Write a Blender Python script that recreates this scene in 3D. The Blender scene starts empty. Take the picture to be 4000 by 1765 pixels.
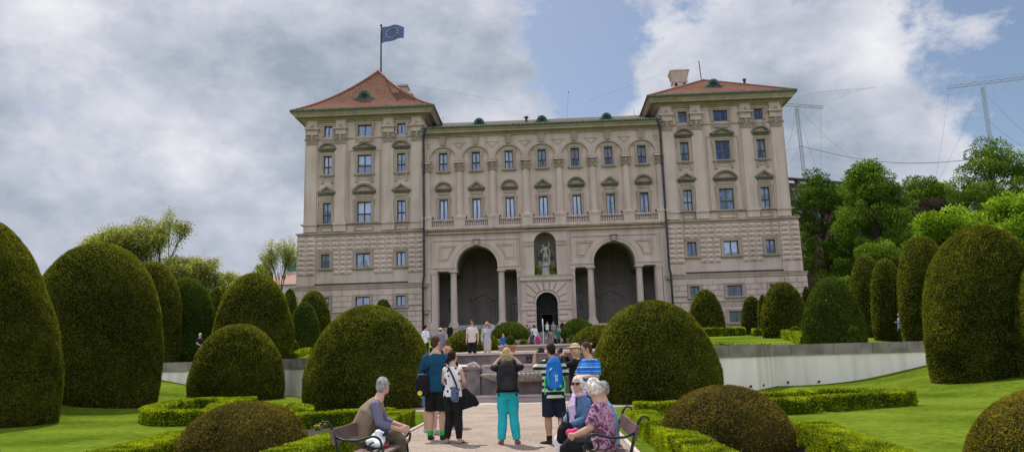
import bpy, math, random
import numpy as np
from mathutils import Vector
random.seed(7); rng = np.random.default_rng(7)
sc = bpy.context.scene
COL = sc.collection
ZC = 1.45                                   # eye height of the camera over the garden path
CX, YAW, PIT, ROL, FOC, FY = -0.0849, 0.0429, 0.17826, -0.0272, 2900.0, 74.85
cy_, sy_, cp_, sp_ = math.cos(YAW), math.sin(YAW), math.cos(PIT), math.sin(PIT)
FWD = Vector((-sy_*cp_, cy_*cp_, sp_)); RT = Vector((cy_, sy_, 0)); UP = RT.cross(FWD)
RR = RT*math.cos(ROL)+UP*math.sin(ROL); UU = -RT*math.sin(ROL)+UP*math.cos(ROL)
def ray(px, py): return FWD+RR*((px-2000)/FOC)-UU*((py-882.5)/FOC)
def at(px, py, Y):
    d = ray(px, py); t = Y/d.y; return Vector((CX+d.x*t, Y, ZC+d.z*t))
def gz(px, py, z):
    d = ray(px, py); t = (z-ZC)/d.z; return Vector((CX+d.x*t, d.y*t, z))

# ---------------------------------------------------------------- tags and objects
def tag(o, label=None, cat=None, group=None, kind=None):
    if label: o['label'] = label
    if cat: o['category'] = cat
    if group: o['group'] = group
    if kind: o['kind'] = kind
    return o
def empty(name, loc, rz=0, label=None, cat=None, group=None):
    o = bpy.data.objects.new(name, None); COL.objects.link(o); o.location = loc; o.rotation_euler = (0, 0, rz)
    o.empty_display_size = .2
    return tag(o, label, cat, group)
def link(name, me, parent=None, loc=(0, 0, 0), rot=(0, 0, 0), scale=(1, 1, 1)):
    o = bpy.data.objects.new(name, me); COL.objects.link(o); o.parent = parent
    o.location = loc; o.rotation_euler = rot; o.scale = scale
    return o
def copy_tree(o, parent=None):
    c = o.copy(); COL.objects.link(c); c.parent = parent
    for ch in list(o.children): copy_tree(ch, c)
    return c

# ---------------------------------------------------------------- materials
def mat(name, col, rough=.8, spec=.3, metal=0, n1=None, bump=0, bscale=20, var=.12, vscale=3, coat=0):
    """plain surface with a little large and small scale variation of its own colour and a bump"""
    m = bpy.data.materials.new(name); m.use_nodes = True; nt = m.node_tree; N = nt.nodes; L = nt.links
    b = N['Principled BSDF']; b.inputs['Roughness'].default_value = rough; b.inputs['Metallic'].default_value = metal
    b.inputs['Specular IOR Level'].default_value = spec
    tc = N.new('ShaderNodeTexCoord')
    ns = N.new('ShaderNodeTexNoise'); ns.inputs['Scale'].default_value = vscale; ns.inputs['Detail'].default_value = 6
    L.new(tc.outputs['Object'], ns.inputs['Vector'])
    r = N.new('ShaderNodeValToRGB'); c = Vector(col)
    c2 = Vector(n1) if n1 else c*(1-var)
    r.color_ramp.elements[0].color = (*c2, 1); r.color_ramp.elements[0].position = .33
    r.color_ramp.elements[1].color = (*(c*(1+var) if not n1 else c), 1); r.color_ramp.elements[1].position = .67
    L.new(ns.outputs['Fac'], r.inputs['Fac']); L.new(r.outputs['Color'], b.inputs['Base Color'])
    if bump:
        n2 = N.new('ShaderNodeTexNoise'); n2.inputs['Scale'].default_value = bscale; n2.inputs['Detail'].default_value = 4
        L.new(tc.outputs['Object'], n2.inputs['Vector'])
        bp = N.new('ShaderNodeBump'); bp.inputs['Strength'].default_value = bump; bp.inputs['Distance'].default_value = .02
        L.new(n2.outputs['Fac'], bp.inputs['Height']); L.new(bp.outputs['Normal'], b.inputs['Normal'])
    return m
def leafmat(name, dark, light, trans=.35, tip=None, rough=.9, vs=.6, amp=1.3):
    """foliage: colour from a per-face attribute plus clumpy noise, part of the light passes through"""
    m = bpy.data.materials.new(name); m.use_nodes = True; nt = m.node_tree; N = nt.nodes; L = nt.links
    N.remove(N['Principled BSDF']); out = N['Material Output']
    at_ = N.new('ShaderNodeAttribute'); at_.attribute_name = 'tint'
    tc = N.new('ShaderNodeTexCoord'); ns = N.new('ShaderNodeTexNoise'); ns.inputs['Scale'].default_value = vs; ns.inputs['Detail'].default_value = 4
    L.new(tc.outputs['Object'], ns.inputs['Vector'])
    ad = N.new('ShaderNodeMath'); ad.operation = 'MULTIPLY_ADD'; ad.inputs[1].default_value = amp; ad.inputs[2].default_value = -amp/2
    L.new(ns.outputs['Fac'], ad.inputs[0])
    sm = N.new('ShaderNodeMath'); sm.operation = 'ADD'; L.new(ad.outputs[0], sm.inputs[0]); L.new(at_.outputs['Fac'], sm.inputs[1])
    r = N.new('ShaderNodeValToRGB'); e = r.color_ramp.elements
    e[0].color = (*dark, 1); e[0].position = .1; e[1].color = (*light, 1); e[1].position = .7
    if tip: k = e.new(1.0); k.color = (*tip, 1)
    L.new(sm.outputs[0], r.inputs['Fac'])
    d = N.new('ShaderNodeBsdfPrincipled'); d.inputs['Roughness'].default_value = rough; d.inputs['Specular IOR Level'].default_value = .04
    t = N.new('ShaderNodeBsdfTranslucent'); mx = N.new('ShaderNodeMixShader'); mx.inputs[0].default_value = trans
    L.new(r.outputs[0], d.inputs['Base Color'])
    g = N.new('ShaderNodeMix'); g.data_type = 'RGBA'; g.blend_type = 'MULTIPLY'; g.inputs['Factor'].default_value = 1
    L.new(r.outputs[0], g.inputs['A']); g.inputs['B'].default_value = (1.5, 1.5, .6, 1)
    L.new(g.outputs['Result'], t.inputs['Color'])
    L.new(d.outputs[0], mx.inputs[1]); L.new(t.outputs[0], mx.inputs[2]); L.new(mx.outputs[0], out.inputs[0])
    return m

# ---------------------------------------------------------------- mesh builder
class MB:
    def __init__(s): s.v = []; s.f = []; s.m = []; s.k = 0
    def add(s, vs, fs):
        n = len(s.v); s.v += [tuple(p) for p in vs]; s.f += [tuple(i+n for i in f) for f in fs]; s.m += [s.k]*len(fs)
    def box(s, x0, x1, y0, y1, z0, z1):
        s.add([(x0,y0,z0),(x1,y0,z0),(x1,y1,z0),(x0,y1,z0),(x0,y0,z1),(x1,y0,z1),(x1,y1,z1),(x0,y1,z1)],
              [(0,3,2,1),(4,5,6,7),(0,1,5,4),(1,2,6,5),(2,3,7,6),(3,0,4,7)])
    def prism(s, poly, y0, y1):
        """polygon in xz (counter-clockwise seen from -y) pushed from y0 to y1"""
        n = len(poly)
        s.add([(x, y0, z) for x, z in poly]+[(x, y1, z) for x, z in poly],
              [tuple(range(n)), tuple(range(2*n-1, n-1, -1))]+[(i, i+n, (i+1) % n+n, (i+1) % n) for i in range(n)])
    def strip(s, a, b):
        n = len(a); s.add(list(a)+list(b), [(i, i+1, n+i+1, n+i) for i in range(n-1)])
    def ring(s, outer, inner, y0, y1):
        """frame between two open paths in xz with equal counts, thickness y0 (front) .. y1"""
        o0 = [(x, y0, z) for x, z in outer]; i0 = [(x, y0, z) for x, z in inner]
        o1 = [(x, y1, z) for x, z in outer]; i1 = [(x, y1, z) for x, z in inner]
        s.strip(i0, o0); s.strip(o0, o1); s.strip(i1, i0)
    def lathe(s, prof, cx=0, cy=0, n=16, a0=0, a1=2*math.pi):
        full = abs(a1-a0-2*math.pi) < 1e-6; k = n if full else n+1; vs = []
        for r, z in prof:
            for i in range(k):
                a = a0+(a1-a0)*i/n; vs.append((cx+r*math.cos(a), cy+r*math.sin(a), z))
        fs = []
        for j in range(len(prof)-1):
            for i in range(n):
                i2 = (i+1) % k; fs.append((j*k+i, j*k+i2, (j+1)*k+i2, (j+1)*k+i))
        if full:
            fs.append(tuple(reversed(range(k)))); fs.append(tuple(range((len(prof)-1)*k, len(prof)*k)))
        s.add(vs, fs)
    def tube(s, pts, rad, n=8, side=(1, 0, 0), cap=True):
        """tube through pts; rad is a number, a list, or a list of (rx, ry) along side / across"""
        P = [Vector(p) for p in pts]; k = len(P); S = Vector(side); vs = []
        if not isinstance(rad, (list, tuple)): rad = [rad]*k
        for i, p in enumerate(P):
            t = (P[min(i+1, k-1)]-P[max(i-1, 0)])
            t = t.normalized() if t.length > 1e-9 else Vector((0, 0, 1))
            a = S-t*t.dot(S)
            if a.length < .05: a = Vector((0, 1, .1))-t*t.dot(Vector((0, 1, .1)))
            a.normalize(); b = t.cross(a); r = rad[i]; rx, ry = r if isinstance(r, (list, tuple)) else (r, r)
            for j in range(n):
                w = 2*math.pi*j/n; vs.append(p+a*(rx*math.cos(w))+b*(ry*math.sin(w)))
        fs = [(i*n+j, i*n+(j+1) % n, (i+1)*n+(j+1) % n, (i+1)*n+j) for i in range(k-1) for j in range(n)]
        if cap: fs += [tuple(reversed(range(n))), tuple(range((k-1)*n, k*n))]
        s.add(vs, fs)
    def ball(s, c, r, n=10, m=7):
        rx, ry, rz = r if isinstance(r, (list, tuple)) else (r, r, r); c = Vector(c); vs = []; fs = []
        for i in range(1, m):
            t = math.pi*i/m
            for j in range(n):
                w = 2*math.pi*j/n; vs.append((c.x+rx*math.sin(t)*math.cos(w), c.y+ry*math.sin(t)*math.sin(w), c.z+rz*math.cos(t)))
        vs += [(c.x, c.y, c.z+rz), (c.x, c.y, c.z-rz)]; T = len(vs)-2
        for i in range(m-2):
            for j in range(n): fs.append((i*n+j, (i+1)*n+j, (i+1)*n+(j+1) % n, i*n+(j+1) % n))
        for j in range(n): fs.append((T, j, (j+1) % n)); fs.append((T+1, (m-2)*n+(j+1) % n, (m-2)*n+j))
        s.add(vs, fs)
    def sweep_rect(s, prof, x0, x1, y0, y1, open_back=False):
        """moulding profile [(projection, z)] carried round a rectangle"""
        R = []
        for p, z in prof: R.append([(x0-p, y0-p, z), (x1+p, y0-p, z), (x1+p, y1+p, z), (x0-p, y1+p, z), (x0-p, y0-p, z)])
        for a, b in zip(R[:-1], R[1:]): s.strip(a, b)
    def wall(s, x0, x1, z0, z1, y, holes, depth=.3):
        """wall sheet facing -y with rectangular openings and their reveals"""
        xs = sorted({x0, x1}|{h[0] for h in holes}|{h[1] for h in holes}); zs = sorted({z0, z1}|{h[2] for h in holes}|{h[3] for h in holes})
        for a, b in zip(xs[:-1], xs[1:]):
            for c, d in zip(zs[:-1], zs[1:]):
                mx, mz = (a+b)/2, (c+d)/2
                if any(h[0] < mx < h[1] and h[2] < mz < h[3] for h in holes): continue
                s.add([(a, y, c), (b, y, c), (b, y, d), (a, y, d)], [(0, 1, 2, 3)])
        for a, b, c, d in holes:
            e = y+depth
            s.add([(a,y,c),(b,y,c),(b,y,d),(a,y,d),(a,e,c),(b,e,c),(b,e,d),(a,e,d)], [(0,4,5,1),(1,5,6,2),(2,6,7,3),(3,7,4,0)])
    def arch_wall(s, x0, x1, z0, z1, cx, r, zs, y, depth, n=20, jamb=True):
        """wall x0..x1, z0..z1 with a round-headed opening standing on z0"""
        if zs > z0:
            for a, b in ((x0, cx-r), (cx+r, x1)):
                if b-a > 1e-6: s.add([(a, y, z0), (b, y, z0), (b, y, zs), (a, y, zs)], [(0, 1, 2, 3)])
        an = [math.pi*i/n for i in range(n+1)]
        an = sorted(set(an+[math.atan2(z1-zs, x1-cx), math.atan2(z1-zs, x0-cx)]))
        I = []; O = []
        for w in an:
            c, q = math.cos(w), math.sin(w); I.append((cx+r*c, y, zs+r*q)); t = 1e9
            if c > 1e-9: t = min(t, (x1-cx)/c)
            if c < -1e-9: t = min(t, (x0-cx)/c)
            if q > 1e-9: t = min(t, (z1-zs)/q)
            O.append((cx+t*c, y, zs+t*q))
        s.strip(O, I)
        s.strip(I, [(a, y+depth, b) for a, _, b in I])
        if jamb and zs > z0:
            for sx in (-1, 1):
                a = cx+sx*r; q = [(a, y, z0), (a, y+depth, z0), (a, y+depth, zs), (a, y, zs)]; s.add(q, [(0, 1, 2, 3)])
    def build(s, name, mats, parent=None, loc=(0, 0, 0), rz=0, smooth=False, off=None, autosm=None):
        me = mesh_of(s, name, mats, smooth, off)
        return link(name, me, parent, loc, (0, 0, rz))
def mesh_of(s, name, mats, smooth=False, off=None):
    me = bpy.data.meshes.new(name); V = s.v
    if off: V = [(a+off[0], b+off[1], c+off[2]) for a, b, c in V]
    me.from_pydata(V, [], s.f)
    if not isinstance(mats, (list, tuple)): mats = [mats]
    for m in mats: me.materials.append(m)
    if len(mats) > 1: me.polygons.foreach_set('material_index', s.m)
    if smooth: me.polygons.foreach_set('use_smooth', [True]*len(s.f))
    me.update(); return me
def arc(cx, cz, r, a0, a1, n, rz=None):
    rz = rz or r
    return [(cx+r*math.cos(math.radians(a0+(a1-a0)*i/n)), cz+rz*math.sin(math.radians(a0+(a1-a0)*i/n))) for i in range(n+1)]

# ---------------------------------------------------------------- fast leaf clouds
def hsh(ix, iy, iz, seed):
    h = (ix*374761393+iy*668265263+iz*2147483647+seed*974634777) & 0x7fffffff
    h = ((h ^ (h >> 13))*1274126177) & 0x7fffffff
    return ((h ^ (h >> 16)) & 0xffff)/65535.
def vnoise(p, seed=0):
    p = np.asarray(p, float); i = np.floor(p).astype(np.int64); f = p-i; f = f*f*(3-2*f); r = 0
    for a in (0, 1):
        for b in (0, 1):
            for c in (0, 1):
                w = (f[:, 0] if a else 1-f[:, 0])*(f[:, 1] if b else 1-f[:, 1])*(f[:, 2] if c else 1-f[:, 2])
                r = r+w*hsh(i[:, 0]+a, i[:, 1]+b, i[:, 2]+c, seed)
    return r
def fbm(p, seed=0, o=3):
    r = 0; a = .5; q = np.asarray(p, float)
    for k in range(o): r = r+a*vnoise(q, seed+k); q = q*2.03; a *= .5
    return r
def leaves(P, N, L, W, tint, up=.3, spread=.8):
    """diamond leaves at P pointing roughly along N: returns verts, quads count, tint"""
    n = len(P); D = N+rng.normal(0, spread, (n, 3)); D[:, 2] += up; D /= np.linalg.norm(D, axis=1)[:, None]+1e-9
    S = np.cross(D, rng.normal(0, 1, (n, 3))); S /= np.linalg.norm(S, axis=1)[:, None]+1e-9
    L = np.broadcast_to(np.asarray(L).reshape(-1, 1), (n, 1))*rng.uniform(.7, 1.3, (n, 1)); W = np.broadcast_to(np.asarray(W).reshape(-1, 1), (n, 1))
    V = np.stack([P, P+D*L*.5+S*W*.5, P+D*L, P+D*L*.5-S*W*.5], 1).reshape(-1, 3)
    return V, tint
def pads(P, N, L, W, lift=.45, jit=.35):
    """clipped sprays lying along a trimmed surface, their tips lifted a little off it"""
    n = len(P); R = rng.normal(0, 1, (n, 3)); T = np.cross(N, R); T /= np.linalg.norm(T, axis=1)[:, None]+1e-9
    D = T+N*(lift*rng.uniform(0, 2, (n, 1))); D /= np.linalg.norm(D, axis=1)[:, None]; S = np.cross(D, N+rng.normal(0, jit, (n, 3))); S /= np.linalg.norm(S, axis=1)[:, None]+1e-9
    L = L*rng.uniform(.7, 1.3, (n, 1)); return np.stack([P, P+D*L*.5+S*W*.5, P+D*L, P+D*L*.5-S*W*.5], 1).reshape(-1, 3)
def cloud_mesh(name, base_v, base_f, base_t, LV, LT, mat_):
    """mesh from a base surface (lists) and a cloud of quads, with a per-face 'tint'"""
    nb = len(base_v); nq = len(LV)//4
    V = np.concatenate([np.asarray(base_v, float).reshape(-1, 3), LV]) if nb else LV
    bf = np.asarray(base_f, np.int64).reshape(-1, 4) if len(base_f) else np.zeros((0, 4), np.int64)
    F = np.concatenate([bf, (np.arange(nq*4)+nb).reshape(-1, 4)])
    me = bpy.data.meshes.new(name); me.vertices.add(len(V)); me.vertices.foreach_set('co', V.astype(np.float32).ravel())
    me.loops.add(F.size); me.loops.foreach_set('vertex_index', F.astype(np.int32).ravel())
    me.polygons.add(len(F)); me.polygons.foreach_set('loop_start', np.arange(0, F.size, 4, dtype=np.int32))
    a = me.attributes.new('tint', 'FLOAT', 'FACE')
    a.data.foreach_set('value', np.concatenate([np.broadcast_to(base_t, len(bf)), LT]).astype(np.float32))
    me.materials.append(mat_); me.update(calc_edges=True)
    return me
# ================================================================= PEOPLE
XC = -0.9                                  # axis of the garden
WALLP = [(-90, 46), (-30, 44), (-24, 41), (-20.1, 38.9), (-16, 37.4), (-12.83, 36.8), (-10.6, 33.4), (-5.6, 30.2), (-5.4, 28.6), (3.6, 28.6), (3.8, 29.6), (8.33, 31.0), (10.05, 34.3), (11.8, 34.3), (14.2, 34.6), (17, 35.6), (20, 37.2), (24, 40.5), (30, 44), (90, 46)]
def wally(x):
    for (a, b), (c, d) in zip(WALLP[:-1], WALLP[1:]):
        if a <= x <= c: return b+(d-b)*(x-a)/(c-a)
    return 46
def Tz(x, y):                              # ground level of the upper terrace
    u = abs(x-XC)
    c = 1.42+.44*min(1, max(0, (y-33)/3.4)) if y < 37 else 1.90          # middle: walk behind the fountain, then the forecourt
    y0 = max(37, wally(x)+.8); f = 1.70 if y < y0 else 1.70+(.28*min(1, (y-y0)/2.5) if -6 < x < 9 else 0)+.05*(y-y0)*min(1, (y-y0)/8)       # flanks: lawn rising to the palace
    if y > 58: u = abs(x); w0 = 3.6-1.7*min(1, (y-58)/1.5)                # bank closes in on the steps
    else: w0 = 5.2 if y < 37 else 3.6
    t = min(1, max(0, (u-w0)/(.9 if y < 37 or y > 58 else 2.0))); return c+(f-c)*t
def rmesh(mb, vox, name, mats, sm=2):
    """union of overlapping closed tubes as one continuous surface"""
    me = mesh_of(mb, name, mats[:1] if isinstance(mats, list) else mats); o = bpy.data.objects.new('tmp', me); COL.objects.link(o)
    r = o.modifiers.new('r', 'REMESH'); r.mode = 'VOXEL'; r.voxel_size = vox; r.use_smooth_shade = True
    s = o.modifiers.new('s', 'SMOOTH'); s.iterations = sm; s.factor = .5
    dg = bpy.context.evaluated_depsgraph_get(); dg.update(); n = bpy.data.meshes.new_from_object(o.evaluated_get(dg)); n.name = name
    bpy.data.objects.remove(o); bpy.data.meshes.remove(me); return n
def skinmat(name, c):
    m = mat(name, c, rough=.55, spec=.35, var=.06, vscale=9); b = m.node_tree.nodes['Principled BSDF']; b.inputs['Subsurface Weight'].default_value = .12; b.inputs['Subsurface Radius'].default_value = (.02, .008, .004); return m
SKIN = skinmat('skin', (.56, .33, .235)); SKIN2 = skinmat('tanned_skin', (.44, .24, .165))
def cloth(name, c, **k): return mat(name, c, rough=.85, spec=.2, bump=k.pop('bump', 1.0), bscale=k.pop('bscale', 10), var=k.pop('var', .10), vscale=k.pop('vscale', 6), **k)
def rampmat(name, stops, kind='stripe', scale=8, axis=2, interp='CONSTANT', dist=0):
    """cloth whose own print is a stripe, blotch or spot pattern"""
    m = bpy.data.materials.new(name); m.use_nodes = True; N = m.node_tree.nodes; L = m.node_tree.links; b = N['Principled BSDF']; b.inputs['Roughness'].default_value = .85; b.inputs['Specular IOR Level'].default_value = .2
    tc = N.new('ShaderNodeTexCoord')
    if kind == 'stripe':
        sp = N.new('ShaderNodeSeparateXYZ'); L.new(tc.outputs['Object'], sp.inputs[0]); ml = N.new('ShaderNodeMath'); ml.operation = 'MULTIPLY'; ml.inputs[1].default_value = scale; L.new(sp.outputs[axis], ml.inputs[0])
        fr = N.new('ShaderNodeMath'); fr.operation = 'FRACT'; L.new(ml.outputs[0], fr.inputs[0]); src = fr.outputs[0]
    elif kind == 'spots':
        v = N.new('ShaderNodeTexVoronoi'); v.inputs['Scale'].default_value = scale; L.new(tc.outputs['Object'], v.inputs['Vector']); src = v.outputs['Distance']
    else:
        v = N.new('ShaderNodeTexNoise'); v.inputs['Scale'].default_value = scale; v.inputs['Detail'].default_value = 5; v.inputs['Distortion'].default_value = dist; L.new(tc.outputs['Object'], v.inputs['Vector']); src = v.outputs['Fac']
    r = N.new('ShaderNodeValToRGB'); r.color_ramp.interpolation = interp; e = r.color_ramp.elements
    e[0].position = stops[0][0]; e[0].color = (*stops[0][1], 1); e[1].position = stops[1][0]; e[1].color = (*stops[1][1], 1)
    for p, c in stops[2:]: k = e.new(p); k.color = (*c, 1)
    L.new(src, r.inputs[0]); L.new(r.outputs[0], b.inputs['Base Color'])
    n = N.new('ShaderNodeTexNoise'); n.inputs['Scale'].default_value = 14; L.new(tc.outputs['Object'], n.inputs['Vector']); bp = N.new('ShaderNodeBump'); bp.inputs['Strength'].default_value = .45; bp.inputs['Distance'].default_value = .02
    L.new(n.outputs['Fac'], bp.inputs['Height']); L.new(bp.outputs[0], b.inputs['Normal']); return m
def hairmat(name, c): return mat(name, c, rough=.75, spec=.15, bump=1.0, bscale=55, var=.45, vscale=26)
H_GREY = hairmat('grey_hair', (.33, .32, .31)); H_WHITE = hairmat('white_hair', (.78, .72, .64)); H_BLOND = hairmat('blond_hair', (.50, .36, .19)); H_DARK = hairmat('dark_hair', (.025, .014, .010)); H_BROWN = hairmat('brown_hair', (.075, .038, .022)); H_RED = hairmat('reddish_hair', (.45, .24, .13))
BLK = cloth('black_cloth', (.012, .012, .014)); NAVY = cloth('navy_cloth', (.014, .018, .035)); DENIM = cloth('denim', (.10, .18, .30), var=.2); WHT = cloth('white_cloth', (.74, .73, .73)); SHOE = mat('dark_shoe', (.02, .018, .016), rough=.5)
M_EYE = mat('eye_dark', (.02, .015, .012), rough=.2); M_LIP = mat('lips', (.40, .15, .12), rough=.5); M_SUNG = mat('sunglasses_black', (.008, .008, .01), rough=.12, spec=.6)

STAND = dict(pel=(0, 0, .515), wai=(0, .004, .61), che=(0, -.004, .74), nek=(0, -.008, .835), hed=(0, .008, .93),
    shL=(-.100, -.005, .783), shR=(.100, -.005, .783), elL=(-.135, -.02, .635), elR=(.135, -.02, .635), wrL=(-.135, .02, .485), wrR=(.135, .02, .485), haL=(-.125, .04, .41), haR=(.125, .04, .41),
    hiL=(-.05, 0, .50), hiR=(.05, 0, .50), knL=(-.058, .012, .275), knR=(.058, .012, .275), anL=(-.062, -.012, .045), anR=(.062, -.012, .045), toL=(-.072, .10, .012), toR=(.072, .10, .012))
SIT = dict(STAND, pel=(0, 0, .30), wai=(0, -.012, .385), che=(0, .0, .50), nek=(0, .02, .605), hed=(0, .045, .70), shL=(-.100, .01, .553), shR=(.100, .01, .553),
    elL=(-.14, .03, .42), elR=(.14, .03, .42), wrL=(-.09, .15, .36), wrR=(.09, .15, .36), haL=(-.07, .22, .345), haR=(.07, .22, .345),
    hiL=(-.05, .02, .285), hiR=(.05, .02, .285), knL=(-.06, .26, .30), knR=(.06, .26, .30), anL=(-.06, .27, .045), anR=(.06, .27, .045), toL=(-.065, .37, .012), toR=(.065, .37, .012))
def lerp(a, b, t): return tuple(a[i]+(b[i]-a[i])*t for i in range(3))
def person(label, loc, rz, h, pose=STAND, ov=None, skin=SKIN, top=None, sleeve=.5, bottom=None, leg=1.0, shoes=SHOE, socks=None, hair=H_DARK, style='short', fat=1.0, fem=False,
           hyaw=0, hpit=0, glasses=None, dress=None, hat=None, vox=.012, vest=None, sandals=False, topl=.475, detail=True, group=None, flare=1.0, scarf=None):
    J = dict(pose); J.update(ov or {}); J = {k: Vector(v)*h for k, v in J.items()}
    root = empty('person', loc, rz, label, 'person', group); S = (J['shR']-J['shL']).normalized(); up = (J['nek']-J['pel']).normalized()
    f = h*fat
    def torso(mb, g=0., lo=True, neck=True):
        hp = .102 if fem else .093; wa = .074 if fem else .082; ch = .093 if fem else .104
        P = [J['pel']-up*.045*h, J['pel'], J['pel'].lerp(J['wai'], .55), J['wai'], J['wai'].lerp(J['che'], .55), J['che'], J['che'].lerp(J['nek'], .62)]
        Rr = [(.07*f+g, .055*f+g), (hp*f+g, .066*f+g), (hp*.93*f+g, .064*f+g), (wa*f+g, .056*f+g), ((wa+ch)/2*f+g, .063*f+g), (ch*f+g, .064*f+g), (.076*h+g, .048*h+g)]
        if neck: P += [J['nek'], J['nek'].lerp(J['hed'], .35)]; Rr += [(.048*h+g, .042*h+g), (.034*h+g, .036*h+g)]
        if not lo: P = P[2:]; Rr = Rr[2:]
        mb.tube(P, Rr, 14, side=S)
        if fem:
            fr = S.cross(up)*-1
            for s in (-1, 1): mb.ball(J['che']+S*(s*.043*h)-fr*-1*(.040*h)*1-up*.012*h, .037*f+g, 8, 6)
    def arm(mb, s, g=0., t=1.0, r0=1.0):
        a, b, c = J['sh'+s], J['el'+s], J['wr'+s]; inn = a.lerp(J['nek'], .45)
        if t <= .5:
            e = a.lerp(b, t*2); mb.tube([inn, a, a.lerp(e, .4), e], [.030*h+g, .031*f*r0+g, .030*f*r0+g, .030*f*r0+g*1.4], 10)
        else:
            e = b.lerp(c, (t-.5)*2); mb.tube([inn, a, a.lerp(b, .5), b.lerp(a, .05), b.lerp(e, .35), e], [.030*h+g, .031*f*r0+g, .029*f*r0+g, .025*f+g, .025*f+g, (.018 if t > .9 else .023)*f+g], 10)
        mb.ball(a, .031*f*r0+g, 10, 7)
    def leg_(mb, s, g=0., t=1.0, fl=1.0):
        a, b, c = J['hi'+s], J['kn'+s], J['an'+s]; a0 = a.lerp(J['pel'], .3)+up*.01*h
        if t <= .5: e = a.lerp(b, t*2); P = [a0, a, a.lerp(e, .5), e]; R_ = [.055*f+g, .058*f+g, .054*f+g, .047*f+g*1.7]
        else:
            e = b.lerp(c, (t-.5)*2); P = [a0, a, a.lerp(b, .5), b.lerp(a, .08), b.lerp(e, .1), b.lerp(e, .35), e]; kf = 1 if g < .005 else 1.02+.12*(fl-1); R_ = [.055*f+g, (.060 if g < .005 else .054)*f+g, .050*f+g, .037*f*kf+g, .036*f*kf+g, .037*f*(kf+.03)+g, .023*f*fl+g]
        mb.tube(P, R_, 12)
    # --- body: head, neck, torso, arms with hands, legs with feet: one surface
    m = MB(); torso(m, -.006); hd = J['hed']; R3 = Matrix.Rotation(hyaw, 3, 'Z') @ Matrix.Rotation(hpit, 3, 'X')
    def hp(x, y, z): return hd+R3 @ (Vector((x, y, z))*h)
    def hball(mb, c, r, n=12, k=9):
        q = MB(); q.ball((0, 0, 0), tuple(v*h for v in r), n, k); C0 = hp(*c); mb.add([C0+R3 @ Vector(v) for v in q.v], q.f)
    hball(m, (0, -.006, .012), (.041, .050, .052)); hball(m, (0, .012, -.022), (.032, .034, .040)); hball(m, (0, .030, -.045), (.017, .016, .013)); hball(m, (0, .047, -.006), (.008, .012, .013), 8, 6)
    hball(m, (0, .036, .012), (.030, .010, .008), 8, 6)
    for s in (-1, 1): hball(m, (s*.043, -.004, -.004), (.006, .011, .017), 8, 6)
    m.tube([J['nek']-up*.02*h, hd-up*.03*h], [.033*h, .031*h], 10)
    for s, sg in (('L', -1), ('R', 1)):
        arm(m, s, -.003); w, e = J['wr'+s], J['ha'+s]; d = (e-w).normalized(); n_ = Vector((sg, 0, 0)); n_ = (n_-d*n_.dot(d)); n_ = n_.normalized() if n_.length > .1 else Vector((0, 0, 1)); sd_ = d.cross(n_).normalized()
        L_ = .052*h; m.tube([w, w+d*L_*.4, w+d*L_], [(.016*h, .014*h), (.022*h, .011*h), (.023*h, .010*h)], 8, side=sd_)
        for i, ln in enumerate((.036, .042, .039, .030)):
            q = w+d*L_*.95+sd_*((i-1.5)*.0125*h); cl = -n_*sg*sg; m.tube([q, q+d*ln*h*.55+cl*.004*h, q+d*ln*h+cl*.014*h], [.0058*h, .0055*h, .0045*h], 6)
        th = w+d*L_*.35+sd_*(-.02*h); m.tube([th, th+d*.02*h-sd_*.012*h, th+d*.038*h-sd_*.012*h], [.008*h, .0065*h, .005*h], 6)
        leg_(m, s, -.003); a, t_ = J['an'+s], J['to'+s]; m.tube([a+Vector((0, 0, .01*h)), a-Vector((0, 0, .02*h)), t_.lerp(a, .45)+Vector((0, 0, .006*h)), t_+Vector((0, 0, .004*h))], [(.021*h, .021*h), (.022*h, .024*h), (.024*h, .018*h), (.022*h, .011*h)], 8)
    link('body', rmesh(m, vox, 'body', skin), root)
    def part(nm, fn, mt, v=None, sm=2): q = MB(); fn(q); return link(nm, rmesh(q, v or vox, nm, mt, sm), root)
    if bottom:
        def fn(q):
            torso_pts = [J['pel']-up*.05*h, J['pel'], J['pel'].lerp(J['wai'], .75)]; hh = .102 if fem else .094
            q.tube(torso_pts, [(.08*f+.012, .062*f+.012), (hh*f+.012, .068*f+.012), (.086*f+.010, .060*f+.010)], 14, side=S)
            for s in 'LR': leg_(q, s, .012, leg, flare)
        part('shorts' if leg < .6 else 'trousers', fn, bottom)
    if top:
        def fn(q):
            P = [J['pel']+up*(topl-.515)*h, J['pel'].lerp(J['wai'], .4), J['wai'], J['wai'].lerp(J['che'], .55), J['che'], J['che'].lerp(J['nek'], .62), J['nek']-up*.004*h]
            hq = .103 if fem else .098; g = .02
            q.tube(P, [(hq*f+g, .070*f+g), (hq*.96*f+g, .068*f+g), ((.078 if fem else .088)*f+g, .062*f+g), (.092*f+g, .067*f+g), ((.094 if fem else .106)*f+g*.8, .067*f+g*.8), (.078*h+g*.6, .050*h+g*.6), (.038*h+.004, .038*h+.004)], 16, side=S)
            if fem:
                for s in (-1, 1): q.ball(J['che']+S*(s*.043*h)+up.cross(S)*(.044*h)-up*.012*h, .038*f+.012, 8, 6)
            for s in 'LR':
                if sleeve > 0: arm(q, s, .012, sleeve, 1.03)
                else: q.ball(J['sh'+s].lerp(J['nek'], .15), .034*h+.006, 8, 6)
        part('top', fn, top)
    if vest:
        def fn(q):
            P = [J['pel']-up*.01*h, J['wai'], J['che'], J['che'].lerp(J['nek'], .6), J['nek']-up*.006*h]; g = .034
            q.tube(P, [(.098*f+g, .068*f+g), (.09*f+g, .066*f+g), (.106*f+g, .068*f+g), (.078*h+g, .054*h+g*.8), (.042*h+.012, .042*h+.012)], 14, side=S)
        part('vest', fn, vest)
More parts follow.
